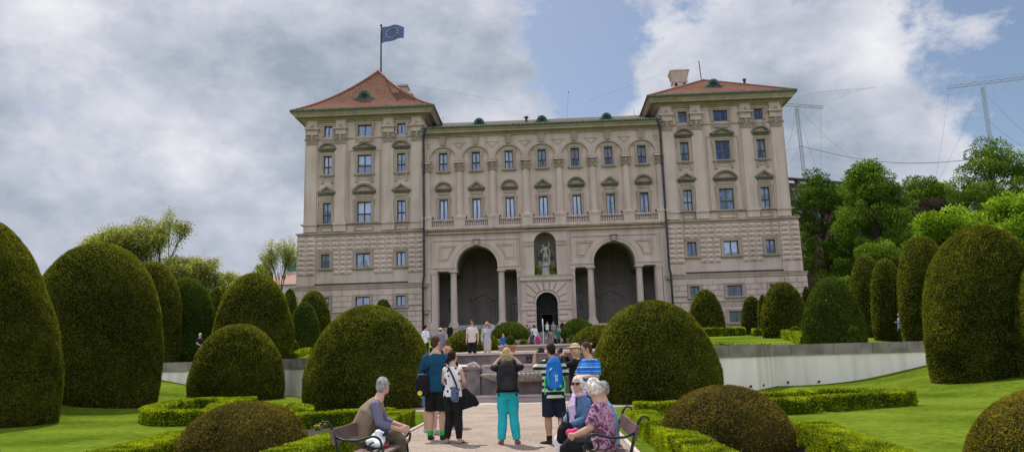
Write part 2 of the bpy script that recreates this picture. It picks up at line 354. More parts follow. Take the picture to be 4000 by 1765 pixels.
    if dress:
        def fn(q):
            mid = (J['knL']+J['knR'])/2; P = [mid-up*.03*h, mid.lerp(J['pel'], .5), J['pel'], J['wai'], J['che'], J['che'].lerp(J['nek'], .62), J['nek']-up*.012*h]
            q.tube(P, [(.080*f, .058*f), (.092*f, .070*f), (.106*f, .076*f), (.078*f, .062*f), (.098*f, .072*f), (.078*h, .052*h), (.042*h, .040*h)], 16, side=S)
            for s in (-1, 1): q.ball(J['che']+S*(s*.043*h)+up.cross(S)*(.046*h)-up*.012*h, .042*f, 8, 6)
            for s in 'LR': arm(q, s, .010, sleeve, 1.0)
        part('dress', fn, dress)
    if shoes:
        def fn(q):
            for s in 'LR':
                a, t_ = J['an'+s], J['to'+s]; d = (t_-a); d.z = 0; d.normalize(); z = Vector((0, 0, 1)); b0 = Vector((a.x, a.y, 0))-d*.012*h
                if sandals: q.tube([b0-d*.01*h+z*.008*h, b0+d*.12*h+z*.008*h], [(.024*h, .008*h)]*2, 8, side=d.cross(z)); q.tube([b0+d*.07*h-d.cross(z)*.024*h+z*.01*h, b0+d*.07*h+z*.04*h, b0+d*.07*h+d.cross(z)*.024*h+z*.01*h], .007*h, 6); continue
                q.tube([b0-d*.012*h+z*.024*h, b0+d*.03*h+z*.026*h, b0+d*.075*h+z*.02*h, b0+d*.125*h+z*.014*h], [(.022*h, .026*h), (.026*h, .027*h), (.029*h, .020*h), (.023*h, .014*h)], 10, side=d.cross(z))
                q.tube([a+z*.012*h, a-z*.02*h], [.026*h, .027*h], 8)
        part('shoes', fn, shoes)
    if socks:
        for s in 'LR':
            def fn(q): a, b = J['an'+s], J['kn'+s]; q.tube([a, a.lerp(b, .22)], [.027*f, .030*f], 8)
            part('sock', fn, socks)
    if style and style != 'bald':
        def fn(q):
            hball(q, (0, -.014, .020), (.047, .050, .052) if style != 'curly' else (.056, .056, .060))
            hball(q, (0, -.034, -.004), (.042, .030, .044) if style != 'curly' else (.052, .038, .052))
            if style in ('bob', 'long', 'curly', 'ponytail', 'bun'):
                for s in (-1, 1): hball(q, (s*.036, -.012, -.002), (.013, .028, .036) if style in ('bun', 'ponytail') else (.017, .030, .045))
            if style == 'bob':
                for s in (-1, 0, 1): q.tube([hp(s*.034, -.030, .01), hp(s*.046, -.032, -.04), hp(s*.040, -.030, -.078)], [(.030*h, .024*h), (.032*h, .026*h), (.016*h, .014*h)], 10, side=R3 @ Vector((1, 0, 0)))
            if style == 'long':
                for s in (-1, 0, 1): q.tube([hp(s*.034, -.030, .01), hp(s*.046, -.032, -.06), hp(s*.044, -.036, -.13), hp(s*.036, -.030, -.185)], [(.026*h, .022*h), (.026*h, .022*h), (.022*h, .016*h), (.008*h, .006*h)], 8, side=R3 @ Vector((1, 0, 0)))
            if style == 'ponytail': q.tube([hp(0, -.050, .0), hp(-.006, -.072, -.03), hp(-.012, -.072, -.075), hp(-.014, -.060, -.115)], [.016*h, .020*h, .018*h, .006*h], 8)
            if style == 'bun': hball(q, (0, -.052, .045), (.022, .020, .020))
            if style == 'curly':
                rr = random.Random(3)
                for k in range(26):
                    a = rr.uniform(0, 6.28); e = rr.uniform(-.5, 1.4); x, y, z = math.cos(a)*math.cos(e), math.sin(a)*math.cos(e), math.sin(e)
                    if y > .35 and z < .55: continue
                    hball(q, (x*.052, -.016+y*.052, .016+z*.056), (.016, .016, .016), 7, 5)
        part('hair', fn, hair, .009 if detail else vox, 1)
    if style == 'bald':
        def fn(q):
            hball(q, (0, -.030, -.004), (.045, .030, .030)); 
            for s in (-1, 1): hball(q, (s*.036, -.016, -.002), (.010, .026, .024))
        part('hair', fn, hair, .010, 1)
    if detail:
        q = MB()
        for s in (-1, 1): hball(q, (s*.0175, .040, .006), (.0062, .004, .0038), 8, 6)
        q.k = 1; hball(q, (0, .044, -.028), (.013, .003, .0032), 8, 5)
        q.k = 2
        for s in (-1, 1): hball(q, (s*.018, .0425, .017), (.011, .003, .0024), 7, 5)
        q.build('face_features', [M_EYE, M_LIP, hair], root)
    if glasses:
        q = MB(); bigg = glasses == 'sun'
        for s in (-1, 1):
            if bigg: hball(q, (s*.019, .047, .004), (.018, .006, .014), 10, 7)
            else:
                for k in range(10): a, b = k*.628, (k+1)*.628; q.tube([hp(s*.018+.014*math.cos(a), .050, .003+.010*math.sin(a)), hp(s*.018+.014*math.cos(b), .050, .003+.010*math.sin(b))], .0016*h, 4, cap=False)
            q.tube([hp(s*.034, .045, .008), hp(s*.046, .0, .008)], .0022*h, 5)
        q.tube([hp(-.006, .052, .006), hp(.006, .052, .006)], .002*h, 4); q.build('sunglasses' if bigg else 'glasses', M_SUNG, root)
    if hat:
        kind, hm = hat; q = MB()
        if kind == 'cap':
            def fn(q): hball(q, (0, -.008, .028), (.052, .058, .050)); hball(q, (0, -.01, .012), (.053, .058, .02))
            part('hat', fn, hm)
        else:
            def fn(q): hball(q, (0, -.008, .040), (.048, .054, .036)); hball(q, (0, -.004, .026), (.088, .094, .008), 16, 7)
            part('hat', fn, hm)
    if scarf:
        def fn(q):
            c = J['nek']; fr = up.cross(S); q.tube([c+fr*.045*h+S*(.045*h*math.cos(a))*1.2+fr*(.045*h*math.sin(a)-.045*h)+up*.008*h for a in np.linspace(0, 6.28, 10)], .018*h, 8)
            q.tube([c+fr*.05*h, c+fr*.085*h-up*.08*h+S*.01*h, c+fr*.09*h-up*.17*h-S*.01*h, c+fr*.10*h-up*.25*h], [(.03*h, .014*h), (.04*h, .014*h), (.038*h, .013*h), (.045*h, .01*h)], 10, side=S)
            q.tube([c+fr*.05*h, c+fr*.08*h-up*.07*h-S*.03*h, c+fr*.085*h-up*.15*h-S*.04*h], [(.025*h, .012*h), (.03*h, .012*h), (.03*h, .01*h)], 10, side=S)
        part('scarf', fn, scarf)
    root['_'] = 0; del root['_']; return root
from mathutils import Matrix
def foot(px, pyf, pyt, z=0.):
    p = gz(px, pyf, z); return p, at(px, pyt, p.y).z-z
def ontop(px, pyt, Y, z): t = at(px, pyt, Y); return Vector((t.x, Y, z)), t.z-z

# --- the people standing on the path, seen from behind
FLEECE = cloth('blue_fleece', (.010, .060, .115), bump=.8); TURQ = cloth('turquoise_trousers', (.02, .40, .44), bump=.7, bscale=10)
FLORAL = rampmat('floral_print', [(0, (.05, .02, .07)), (.26, (.34, .24, .36)), (.33, (.80, .78, .78))], 'spots', 11)
p, h = foot(1706, 1718, 1310)
person('man in a blue fleece jacket and black shorts with green socks, seen from behind', p, math.radians(-8), h, ov=dict(elL=(-.15, -.02, .64), wrL=(-.155, .03, .51), haL=(-.14, .06, .45), elR=(.145, .0, .64), wrR=(.10, .07, .53), haR=(.05, .10, .51)), top=FLEECE, sleeve=.97, bottom=BLK, leg=.5, socks=cloth('green_socks', (.05, .42, .08)), hair=H_BROWN, style='short', hyaw=math.radians(-25), topl=.455, fat=1.06)
p2 = gz(1682, 1690, 0)
person('person in denim shorts half hidden behind the man in the blue fleece', p2, math.radians(-15), 1.66, top=WHT, sleeve=.4, bottom=DENIM, leg=.38, shoes=cloth('pale_trainers', (.5, .46, .42)), hair=H_BROWN, style='bob', fem=True, vox=.014)
p2 = gz(1752, 1668, 0); 
person('curly reddish-haired person mostly hidden between the blue fleece man and floral woman', p2, math.radians(-10), at(1752, 1353, p2.y).z, top=BLK, sleeve=1, bottom=BLK, hair=H_RED, style='curly', vox=.014)
p, h = foot(1772, 1733, 1368)
WF = person('woman in a white floral sleeveless top and black trousers with a dark ponytail', p, math.radians(-22), h, ov=dict(elR=(.135, .02, .65), wrR=(.075, .085, .60), haR=(.02, .10, .61), elL=(-.12, .0, .65), wrL=(-.06, .09, .60), haL=(0, .11, .60), knL=(-.055, .01, .275), anL=(-.075, -.01, .045), toL=(-.11, .085, .012), anR=(.075, -.01, .045)),
    top=FLORAL, sleeve=0, bottom=BLK, leg=.97, hair=H_DARK, style='ponytail', fem=True, hyaw=math.radians(-35), glasses='thin', sandals=True, topl=.50, flare=1.1)
p4, h4 = foot(1988, 1736, 1356)
person('woman in turquoise trousers with blonde hair, both hands raised to her face, seen from behind', p4, math.radians(3), h4, ov=dict(elL=(-.15, .09, .79), wrL=(-.075, .12, .885), haL=(-.03, .13, .93), elR=(.155, .09, .79), wrR=(.08, .12, .885), haR=(.035, .13, .93), anL=(-.075, -.01, .045), anR=(.085, -.01, .045), toL=(-.095, .09, .012), toR=(.105, .09, .012)),
    top=BLK, sleeve=.55, bottom=TURQ, leg=.98, shoes=mat('rust_shoes', (.24, .09, .06), rough=.6), hair=H_BLOND, style='bob', fem=True, fat=1.10, flare=1.35, topl=.53)
SP_GREEN = rampmat('green_white_stripes', [(0, (.012, .035, .015)), (.52, (.72, .73, .70))], 'stripe', 9.5)
p5, h5 = foot(2168, 1737, 1339)
person('man in a green and white striped polo shirt raising a camera, seen from behind', p5, math.radians(6), h5, ov=dict(shL=(-.103, .01, .785), elL=(-.175, .10, .74), wrL=(-.165, .135, .87), haL=(-.135, .14, .935), elR=(.15, .06, .66), wrR=(.08, .14, .76), haR=(.0, .15, .85), hed=(-.012, .014, .932), anL=(-.05, .03, .045), toL=(-.115, .10, .012), anR=(.10, .05, .045), knR=(.075, .04, .275), toR=(.13, .14, .012)),
    top=SP_GREEN, sleeve=.4, bottom=NAVY, leg=.5, socks=BLK, hair=H_DARK, style='short', hyaw=math.radians(25), topl=.44, fat=1.06, skin=SKIN2)
SP_BLUE = rampmat('blue_striped_polo', [(0, (.015, .12, .50)), (.34, (.45, .66, .82)), (.42, (.03, .24, .66)), (.70, (.02, .06, .34)), (.80, (.30, .55, .80)), (.86, (.02, .16, .58))], 'stripe', 8)
q6, h6 = ontop(2298, 1333, 12.9, 0)
person('boy in a blue striped polo shirt with his arms crossed, looking down', q6, math.radians(128), h6, ov=dict(elL=(-.15, .035, .655), wrL=(.00, .125, .665), haL=(.075, .11, .685), elR=(.15, .035, .655), wrR=(.01, .14, .640), haR=(-.06, .13, .665), hed=(-.0, .035, .925), nek=(0, .0, .835)),
    top=SP_BLUE, sleeve=.42, bottom=NAVY, leg=1, hair=H_BROWN, style='short', hpit=math.radians(-22), hyaw=math.radians(-22), glasses='thin', fat=1.08)
STRAW = cloth('straw_hat', (.52, .38, .22))
q7, h7 = ontop(2246, 1340, 14.4, 0)
person('person in a black jacket and straw hat holding up a camera beside the boy', q7, math.radians(75), h7, ov=dict(elR=(.14, .09, .76), wrR=(.07, .13, .86), haR=(.03, .14, .90), elL=(-.15, .10, .76), wrL=(-.07, .13, .86), haL=(-.03, .14, .90)), top=BLK, sleeve=1, bottom=BLK, hair=H_BLOND, style='bob', hat=('brim', STRAW))

# --- people seated on the benches
CHECK = rampmat('purple_check_shirt', [(0, (.10, .10, .15)), (.5, (.34, .34, .41)), (.62, (.14, .13, .20))], 'stripe', 55, axis=1); VEST = cloth('khaki_vest', (.24, .175, .12), bump=.7, bscale=9)
BLx, BLy = -2.52, 8.35            # left bench: back line x, near end y
person('grey-haired man in a khaki vest and purple shirt sitting on the left bench', (-2.45, 9.62, .03), math.radians(-82), 1.70, SIT, ov=dict(pel=(0, .0, .285), wai=(0, .0, .37), che=(0, .055, .475), nek=(0, .11, .572), hed=(-.015, .145, .668), shL=(-.100, .09, .528), shR=(.100, .09, .528), elR=(.15, .135, .40), wrR=(.095, .265, .355), haR=(.06, .34, .335), elL=(-.15, .14, .405), wrL=(-.10, .27, .365), haL=(-.06, .345, .335)),
    top=CHECK, sleeve=.75, bottom=cloth('olive_trousers', (.085, .075, .05), bump=.7, bscale=9), leg=1, hair=H_GREY, style='short', hyaw=math.radians(48), glasses='thin', vest=VEST, fat=1.12, shoes=mat('pale_grey_shoes', (.35, .33, .31)), vox=.010, topl=.50)
BATIK = rampmat('pink_batik', [(.34, (.045, .03, .06)), (.44, (.22, .07, .14)), (.50, (.50, .38, .45)), (.545, (.42, .08, .19)), (.61, (.07, .05, .09))], 'noise', 9, interp='LINEAR', dist=1.2)
BRx, BRy = .80, 8.05
person('woman with short white curly hair in a pink patterned blouse sitting on the right bench', (.50, 8.75, .03), math.radians(72), 1.53, SIT, ov=dict(hed=(.0, .055, .70), elL=(-.16, .05, .42), wrL=(-.12, .17, .375), haL=(-.09, .235, .365), elR=(.15, .06, .41), wrR=(.08, .17, .37), haR=(.03, .23, .36)), top=BATIK, sleeve=.40, bottom=BLK, leg=1, hair=H_WHITE, style='curly', hyaw=math.radians(-38), fat=1.26, fem=True, vox=.011, topl=.46)
person('woman in black sunglasses and lavender scarf on the right bench', (.32, 9.72, .05), math.radians(118), 1.54, SIT, ov=dict(hed=(0, .03, .70), knL=(-.05, .19, .29), knR=(.05, .19, .29), anL=(-.05, .17, .045), anR=(.05, .17, .045), toL=(-.05, .27, .012), toR=(.05, .27, .012), elR=(.14, .05, .42), wrR=(.07, .15, .38), haR=(.02, .2, .37), elL=(-.14, .05, .42), wrL=(-.06, .16, .38), haL=(.0, .21, .37)), top=DENIM, sleeve=.95, bottom=WHT, leg=1, hair=H_WHITE, style='bob', hyaw=math.radians(35), glasses='sun', scarf=rampmat('lavender_scarf', [(.35, (.42, .28, .50)), (.6, (.66, .50, .66))], 'noise', 16, interp='LINEAR'), fem=True, fat=1.1, vox=.010)
person('grey-haired man in a light blue denim jacket sitting behind the pink blouse woman', (.60, 9.30, .0), math.radians(100), 1.54, SIT, ov=dict(hed=(0, .03, .692)), top=cloth('pale_denim', (.20, .31, .46), var=.2), sleeve=1, bottom=NAVY, leg=1, hair=H_GREY, style='short', hyaw=math.radians(15), fat=1.1, vox=.012)

# --- couple and others on the terrace
def T(label, px, pyt, Y, rz, z=None, **k):
    t = at(px, pyt, Y); z = Tz(t.x, Y) if z is None else z; hh = min(1.86, max(.9, t.z-z)); k.setdefault('vox', .016); k.setdefault('detail', False)
    return person(label, (t.x, Y, t.z-hh), math.radians(rz), hh, **k)
T('man in a pale pink t-shirt and black trousers walking on the terrace, looking down', 1843, 1249, 31.2, 172, top=cloth('pale_pink_shirt', (.66, .55, .52)), sleeve=.38, topl=.46, bottom=BLK, hair=H_BROWN, hpit=math.radians(-25), glasses='sun', detail=True, vox=.013, ov=dict(elL=(-.15, .0, .64), wrL=(-.16, .05, .49), haL=(-.15, .07, .42)))
T('woman in a light grey fitted dress and sunglasses with long hair, touching her head', 1902, 1256, 31.0, 178, dress=cloth('light_grey_dress', (.42, .42, .46)), sleeve=.9, hair=H_BLOND, style='long', fem=True, glasses='sun', hpit=math.radians(-18), detail=True, vox=.013, ov=dict(elL=(-.18, .03, .83), wrL=(-.11, .04, .92), haL=(-.05, .04, .955)))
T('woman in a cream knitted hat and mauve coat standing beyond the blue fleece man', 1720, 1280, 33.2, 10, top=cloth('mauve_coat', (.20, .17, .24)), sleeve=1, bottom=BLK, hat=('cap', cloth('cream_hat', (.66, .56, .40))), topl=.30, z=1.50)
T('dark-haired person in a white shirt at the right edge of the large left dome', 1662, 1268, 33.8, -40, top=WHT, sleeve=.5, bottom=BLK, hair=H_DARK)
T('child in a neon green vest beyond the man in the blue fleece', 1686, 1318, 36.0, 20, top=cloth('neon_green', (.28, .85, .05)), sleeve=0, bottom=NAVY, hair=H_DARK)
T('distant person in a grey-blue hooded jacket at the foot of the palace', 1679, 1294, 60, 0, top=cloth('grey_blue', (.20, .26, .34)), sleeve=1, bottom=NAVY, hair=H_GREY)
G_ST = 'visitors around the palace steps'
T('man in a white shirt photographing from the palace steps', 2137, 1256, 70, 178, top=WHT, sleeve=.45, bottom=NAVY, hair=H_GREY, group=G_ST, z=3.42, ov=dict(elL=(-.13, .08, .74), wrL=(-.05, .12, .86), haL=(-.02, .12, .9), elR=(.13, .08, .74), wrR=(.05, .12, .86), haR=(.02, .12, .9)))
T('man in a grey checked shirt and tan trousers standing on the palace steps', 2161, 1255, 69, 182, top=cloth('grey_check', (.24, .26, .29)), sleeve=.42, bottom=cloth('tan_trousers', (.26, .16, .09)), hair=H_BROWN, group=G_ST, z=3.38)
T('person in a teal top beside the man in tan trousers', 2178, 1277, 66.5, 150, top=cloth('teal', (.02, .17, .15)), sleeve=.5, bottom=BLK, hair=H_DARK, group=G_ST)
T('woman in a white blouse climbing toward the palace steps', 2086, 1267, 62, 0, top=cloth('white_blouse', (.72, .71, .78)), sleeve=.9, bottom=cloth('pale_jeans', (.35, .42, .52)), hair=H_BROWN, style='bob', fem=True, group=G_ST)
T('woman in a dark grey top with sunglasses in front of the white blouse woman', 2077, 1292, 56, 180, top=cloth('dark_grey_top', (.05, .05, .07)), sleeve=.2, bottom=NAVY, hair=H_DARK, style='long', fem=True, glasses='sun', group=G_ST)
T('woman in a magenta top and purple cardigan near the palace steps', 2102, 1298, 55, 175, top=cloth('magenta_top', (.32, .04, .17)), sleeve=1, bottom=NAVY, hair=H_BROWN, style='bob', fem=True, group=G_ST)
T('woman in a bright blue dress under a black jacket, left of the palace steps', 1965, 1303, 57, 178, z=1.92, dress=cloth('bright_blue_dress', (.03, .10, .48)), sleeve=1, hair=H_RED, style='bob', fem=True, group=G_ST, vest=None)
T('person in grey standing left of the gate pier on the steps', 2058, 1267, 66, 10, top=cloth('grey_top', (.13, .12, .14)), sleeve=1, bottom=BLK, hair=H_BROWN, group=G_ST)
T('person in long black clothes standing right of the gate', 2196, 1252, 71, 185, z=3.6, top=BLK, sleeve=1, bottom=BLK, hair=H_DARK, style='long', topl=.2, group=G_ST)
T('person dressed in black in front of the left arch', 1757, 1264, 71, 175, z=3.0, top=BLK, sleeve=1, bottom=BLK, hair=H_DARK, topl=.3, group=G_ST)
def TS(label, px, pyt, Y, rz, **k):
    t = at(px, pyt, Y); hh = 1.62; person(label, (t.x, Y, t.z-.77*hh), math.radians(rz), hh, SIT, vox=.016, detail=False, group=G_ST, **k)
TS('person in black sitting on the lower palace steps', 2172, 1308, 64.3, 170, top=BLK, sleeve=1, bottom=BLK, hair=H_DARK)
TS('person in a white top with a dark waistcoat sitting at the right of the steps', 2203, 1301, 64.6, 190, top=WHT, sleeve=.9, bottom=BLK, hair=H_DARK, vest=BLK)
T('blonde woman in black behind the wall coping on the left terrace', 783, 1300, 39.6, -120, top=BLK, sleeve=.4, bottom=BLK, hair=hairmat('platinum_hair', (.68, .56, .40)), style='bun', fem=True, fat=1.15, glasses='sun', ov=dict(elL=(-.14, .03, .66), wrL=(-.08, .12, .60), haL=(-.04, .16, .59), elR=(.14, .03, .66), wrR=(.08, .12, .60), haR=(.04, .16, .59)))
T('man in a light blue hooded jacket looking up on the right terrace', 3512, 1220, 40.6, 95, top=cloth('light_blue_jacket', (.13, .27, .40)), sleeve=.97, bottom=NAVY, hair=cloth('blue_hood', (.15, .30, .42)), style='curly', hpit=math.radians(35), ov=dict(elL=(-.13, .04, .66), wrL=(-.06, .14, .67), haL=(-.04, .20, .69)))

# --- what they carry
def bag_obj(name, label, cat, loc, rz, parts, group=None):
    r = empty(name, loc, rz, label, cat, group)
    for nm, fn, mt, vx in parts: q = MB(); fn(q); link(nm, rmesh(q, vx, nm, mt, 3) if vx else mesh_of(q, nm, mt), r)
    return r
def pack(q, w, d, hh, k=1.):
    q.tube([(0, 0, 0), (0, 0, .03), (0, 0, hh*.5), (0, .0, hh*.85), (0, .02, hh)], [(w*.40, d*.45), (w*.5, d*.55), (w*.5, d*.5), (w*.42, d*.42), (w*.22, d*.25)], 16)
def straps(q, w, hh, dy):
    for s in (-1, 1): q.tube([(s*w*.30, .02, hh*.95), (s*w*.36, dy*.5, hh*1.03), (s*w*.42, dy, hh*.88), (s*w*.5, dy*.95, hh*.45), (s*w*.42, .05, hh*.12)], [(.030, .008)]*5, 6)
z4 = h4*.56
bag_obj('backpack', 'plain black backpack worn by the woman in turquoise trousers', 'backpack', (p4.x+.01, p4.y-.20, z4), math.radians(3), [
    ('main_bag', lambda q: pack(q, .33, .24, .50), cloth('black_nylon', (.022, .021, .024)), .012),
    ('front_pocket', lambda q: pack(q, .27, .30, .25), cloth('black_nylon_pocket', (.03, .029, .032)), .012),
    ('zip', lambda q: q.tube([(-.11, -.140, .30), (0, -.145, .315), (.11, -.140, .32)], .006, 5), M_EYE, None),
    ('shoulder_straps', lambda q: straps(q, .33, .50, .26), BLK, None),
    ('strap_ends', lambda q: [q.tube([(s*.15, -.02, .10), (s*.155, -.05, -.02), (s*.15, -.06, -.10)], [(.014, .004)]*3, 6) for s in (-1, 1)], BLK, None)])
z5 = h5*.545; NEON = cloth('neon_green_trim', (.06, .62, .09))
bp5 = bag_obj('backpack', 'bright blue backpack with neon green trim worn by the striped polo man', 'backpack', (p5.x+.03, p5.y-.22, z5), math.radians(-2), [
    ('main_bag', lambda q: pack(q, .295, .24, .53), cloth('blue_nylon', (.015, .14, .46)), .012),
    ('front_pocket', lambda q: pack(q, .25, .30, .34), cloth('blue_nylon_pocket', (.02, .17, .52)), .012),
    ('lower_panel', lambda q: q.tube([(0, -.02, -.01), (0, -.025, .06)], [(.115, .09), (.14, .12)], 14), BLK, None),
    ('piping', lambda q: q.tube([(-.095, -.132, .08), (-.108, -.140, .2), (-.100, -.132, .33)], .005, 5), NEON, None),
    ('shoulder_straps', lambda q: straps(q, .30, .52, .28), BLK, None),
    ('side_straps', lambda q: [q.tube([(s*.15, -.02, .22), (s*.175, -.05, .10), (s*.165, -.05, -.08)], [(.010, .003)]*3, 6) for s in (-1, 1)], NEON, None)])
def glyph(q, segs, x, z, s, y, t=.007):
    for a, b in segs: q.tube([(x+a[0]*s, y, z+a[1]*s), (x+b[0]*s, y, z+b[1]*s)], t, 4)
mk = MB(); Ug = [((0, 1), (0, 0)), ((0, 0), (1, 0)), ((1, 0), (1, 1))]
glyph(mk, [((0, 1), (0, 0)), ((0, 0), (.9, 0)), ((.9, 0), (.9, 1))], .02, .215, .038, -.168); glyph(mk, [((.1, 0), (.9, 0)), ((.9, 0), (.9, 1)), ((.9, 1), (.1, 1)), ((.1, 1), (.1, 0)), ((.1, 1), (.1, -.5))], .02, .150, .036, -.172)
glyph(mk, [((0, 0), (1, 1.1)), ((.45, 0), (1.45, 1.1))], -.075, .325, .032, -.142, .005)
mk.build('markings', WHT, bp5); mk = MB(); mk.ball((.105, -.165, .06), (.022, .012, .022), 8, 6); mk.ball((0, -.15, -.015), (.032, .014, .022), 8, 6); mk.build('badge', NEON, bp5)
def cam_obj(label, loc, rz, s=1.):
    r = empty('camera_in_hand', loc, rz, label, 'camera'); q = MB(); q.box(-.055*s, .055*s, -.02, .02, -.035*s, .035*s); q.box(-.02, .02, -.02, .018, .035*s, .05*s); q.build('camera_body', SHOE, r)
    q = MB(); q.tube([(0, .02, 0), (0, .07, 0)], .028*s, 10); q.build('lens', M_SUNG, r)
cam_obj('black camera held up by the man in the striped polo', (p5.x-.19, p5.y+.24, h5*.93), math.radians(6), 1.15)
cam_obj('small dark camera held up by the woman in turquoise trousers', (p4.x, p4.y+.27, h4*.945), 0)
cam_obj('black camera at the face of the person in the straw hat', (q7.x-.27, q7.y+.05, h7*.92), math.radians(75), 1.2)
JP = Vector((WF.location.x, WF.location.y, 0))
def drape(q):
    q.tube([(0, 0, .93), (.03, 0, .84), (.10, .0, .68), (.14, 0, .54)], [(.07, .06), (.12, .07), (.17, .07), (.20, .045)], 12); q.tube([(.02, -.02, .90), (.20, -.02, .72), (.30, 0, .58)], [(.05, .04), (.09, .05), (.06, .03)], 10); q.tube([(-.02, 0, .88), (-.02, -.02, .70), (.0, -.02, .58)], [(.06, .05), (.09, .05), (.05, .03)], 10)
q = MB(); drape(q); o = link('jacket', rmesh(q, .014, 'jacket', cloth('black_jacket', (.012, .012, .014), bump=.9), 3), None, (JP.x+.19, JP.y-.02, .17), scale=(.85, .85, .85)); tag(o, 'black jacket draped over the arm of the floral top woman', 'jacket')
bag_obj('shoulder_bag', 'small dark blue patterned bag hanging at the floral top woman hip', 'bag', (JP.x+.06, JP.y-.20, .74), 0, [
    ('bag_body', lambda q: q.tube([(0, 0, 0), (0, 0, .04), (0, 0, .24), (0, 0, .27)], [(.05, .02), (.075, .035), (.07, .03), (.05, .015)], 10), rampmat('blue_pattern', [(.4, (.03, .05, .10)), (.6, (.13, .18, .26))], 'noise', 30, interp='LINEAR'), .01),
    ('strap', lambda q: q.tube([(.04, .0, .26), (-.03, -.03, .45), (-.12, .02, .62), (-.17, .12, .68)], [(.018, .005)]*4, 6), SHOE, None)])
cb = gz(1652, 1700, 0); c0 = at(1650, 1512, 14.3)
bag_obj('camera_bag', 'black camera bag with a yellow badge at the hip of the blue fleece man', 'bag', (c0.x, 14.3, c0.z-.16), math.radians(10), [
    ('bag_body', lambda q: q.tube([(0, 0, 0), (0, 0, .05), (0, 0, .32), (.01, 0, .40)], [(.09, .07), (.14, .10), (.13, .10), (.09, .06)], 12), BLK, .012),
    ('badge', lambda q: q.tube([(-.05, -.10, .06), (-.05, -.125, .06)], .045, 14), mat('yellow_badge', (.62, .60, .05)), None),
    ('fittings', lambda q: [q.ball((-.07+.04*i, -.06, .40), (.022, .03, .02), 7, 5) for i in range(3)], mat('grey_plastic', (.16, .17, .18), rough=.4), None),
    ('strap', lambda q: q.tube([(.02, .0, .38), (.14, -.02, .55), (.20, .06, .72)], [(.02, .006)]*3, 6), BLK, None)])
bag_obj('handbag', 'black leather handbag on the lap of the sunglasses woman', 'handbag', (.10, 9.42, .44), math.radians(60), [
    ('bag_body', lambda q: q.tube([(0, 0, 0), (0, 0, .05), (0, 0, .18), (.0, 0, .25)], [(.15, .06), (.19, .09), (.16, .07), (.08, .03)], 12), cloth('black_leather', (.012, .012, .013)), .012),
    ('handles', lambda q: q.tube([(-.08, 0, .24), (-.05, 0, .36), (.05, 0, .36), (.08, 0, .24)], .010, 6), SHOE, None)])
q = MB(); [q.ball((x, y, z), r, 8, 6) for x, y, z, r in ((0, 0, 0, .055), (.05, .02, -.02, .045), (-.05, .0, .01, .045), (.02, -.03, .03, .04))]
tag(link('pink_scarf', rmesh(q, .010, 'pink_scarf', cloth('hot_pink', (.68, .05, .20), bump=.9)), None, (.18, 8.87, .60)), 'bunched hot pink cloth in the hands of the pink blouse woman', 'scarf')
q = MB()
for x, y, z, rx, ry, rz_ in ((0, 0, .06, .12, .17, .065), (.02, .02, .10, .09, .12, .07), (-.01, -.09, .06, .10, .09, .06), (.03, .07, .12, .07, .07, .06), (.03, -.02, .15, .05, .06, .05), (.05, -.12, .04, .08, .09, .05)): q.ball((x, y, z), (rx, ry, rz_), 10, 7)
pbag = link('plastic_bag', rmesh(q, .012, 'plastic_bag', mat('white_plastic', (.78, .79, .82), rough=.3, spec=.5, bump=1, bscale=8), 2), None, (-2.20, 9.22, .47)); tag(pbag, 'white plastic carrier bag with dark blue marks and a red stripe on the left bench', 'plastic bag')
q = MB()
for y, z, a in ((-.05, .15, .5), (.06, .17, -.4)): q.tube([(.10, y-.035, z-.03*a), (.125, y, z), (.11, y+.035, z+.03*a)], [(.006, .018), (.008, .03), (.006, .016)], 8)
q.build('printed_marks', mat('dark_blue_print', (.02, .03, .08)), pbag); q = MB(); q.tube([(.12, -.13, .02), (.145, -.02, .012), (.12, .12, .02)], [(.012, .02)]*3, 6); q.build('red_stripe', mat('red_print', (.45, .03, .07)), pbag)

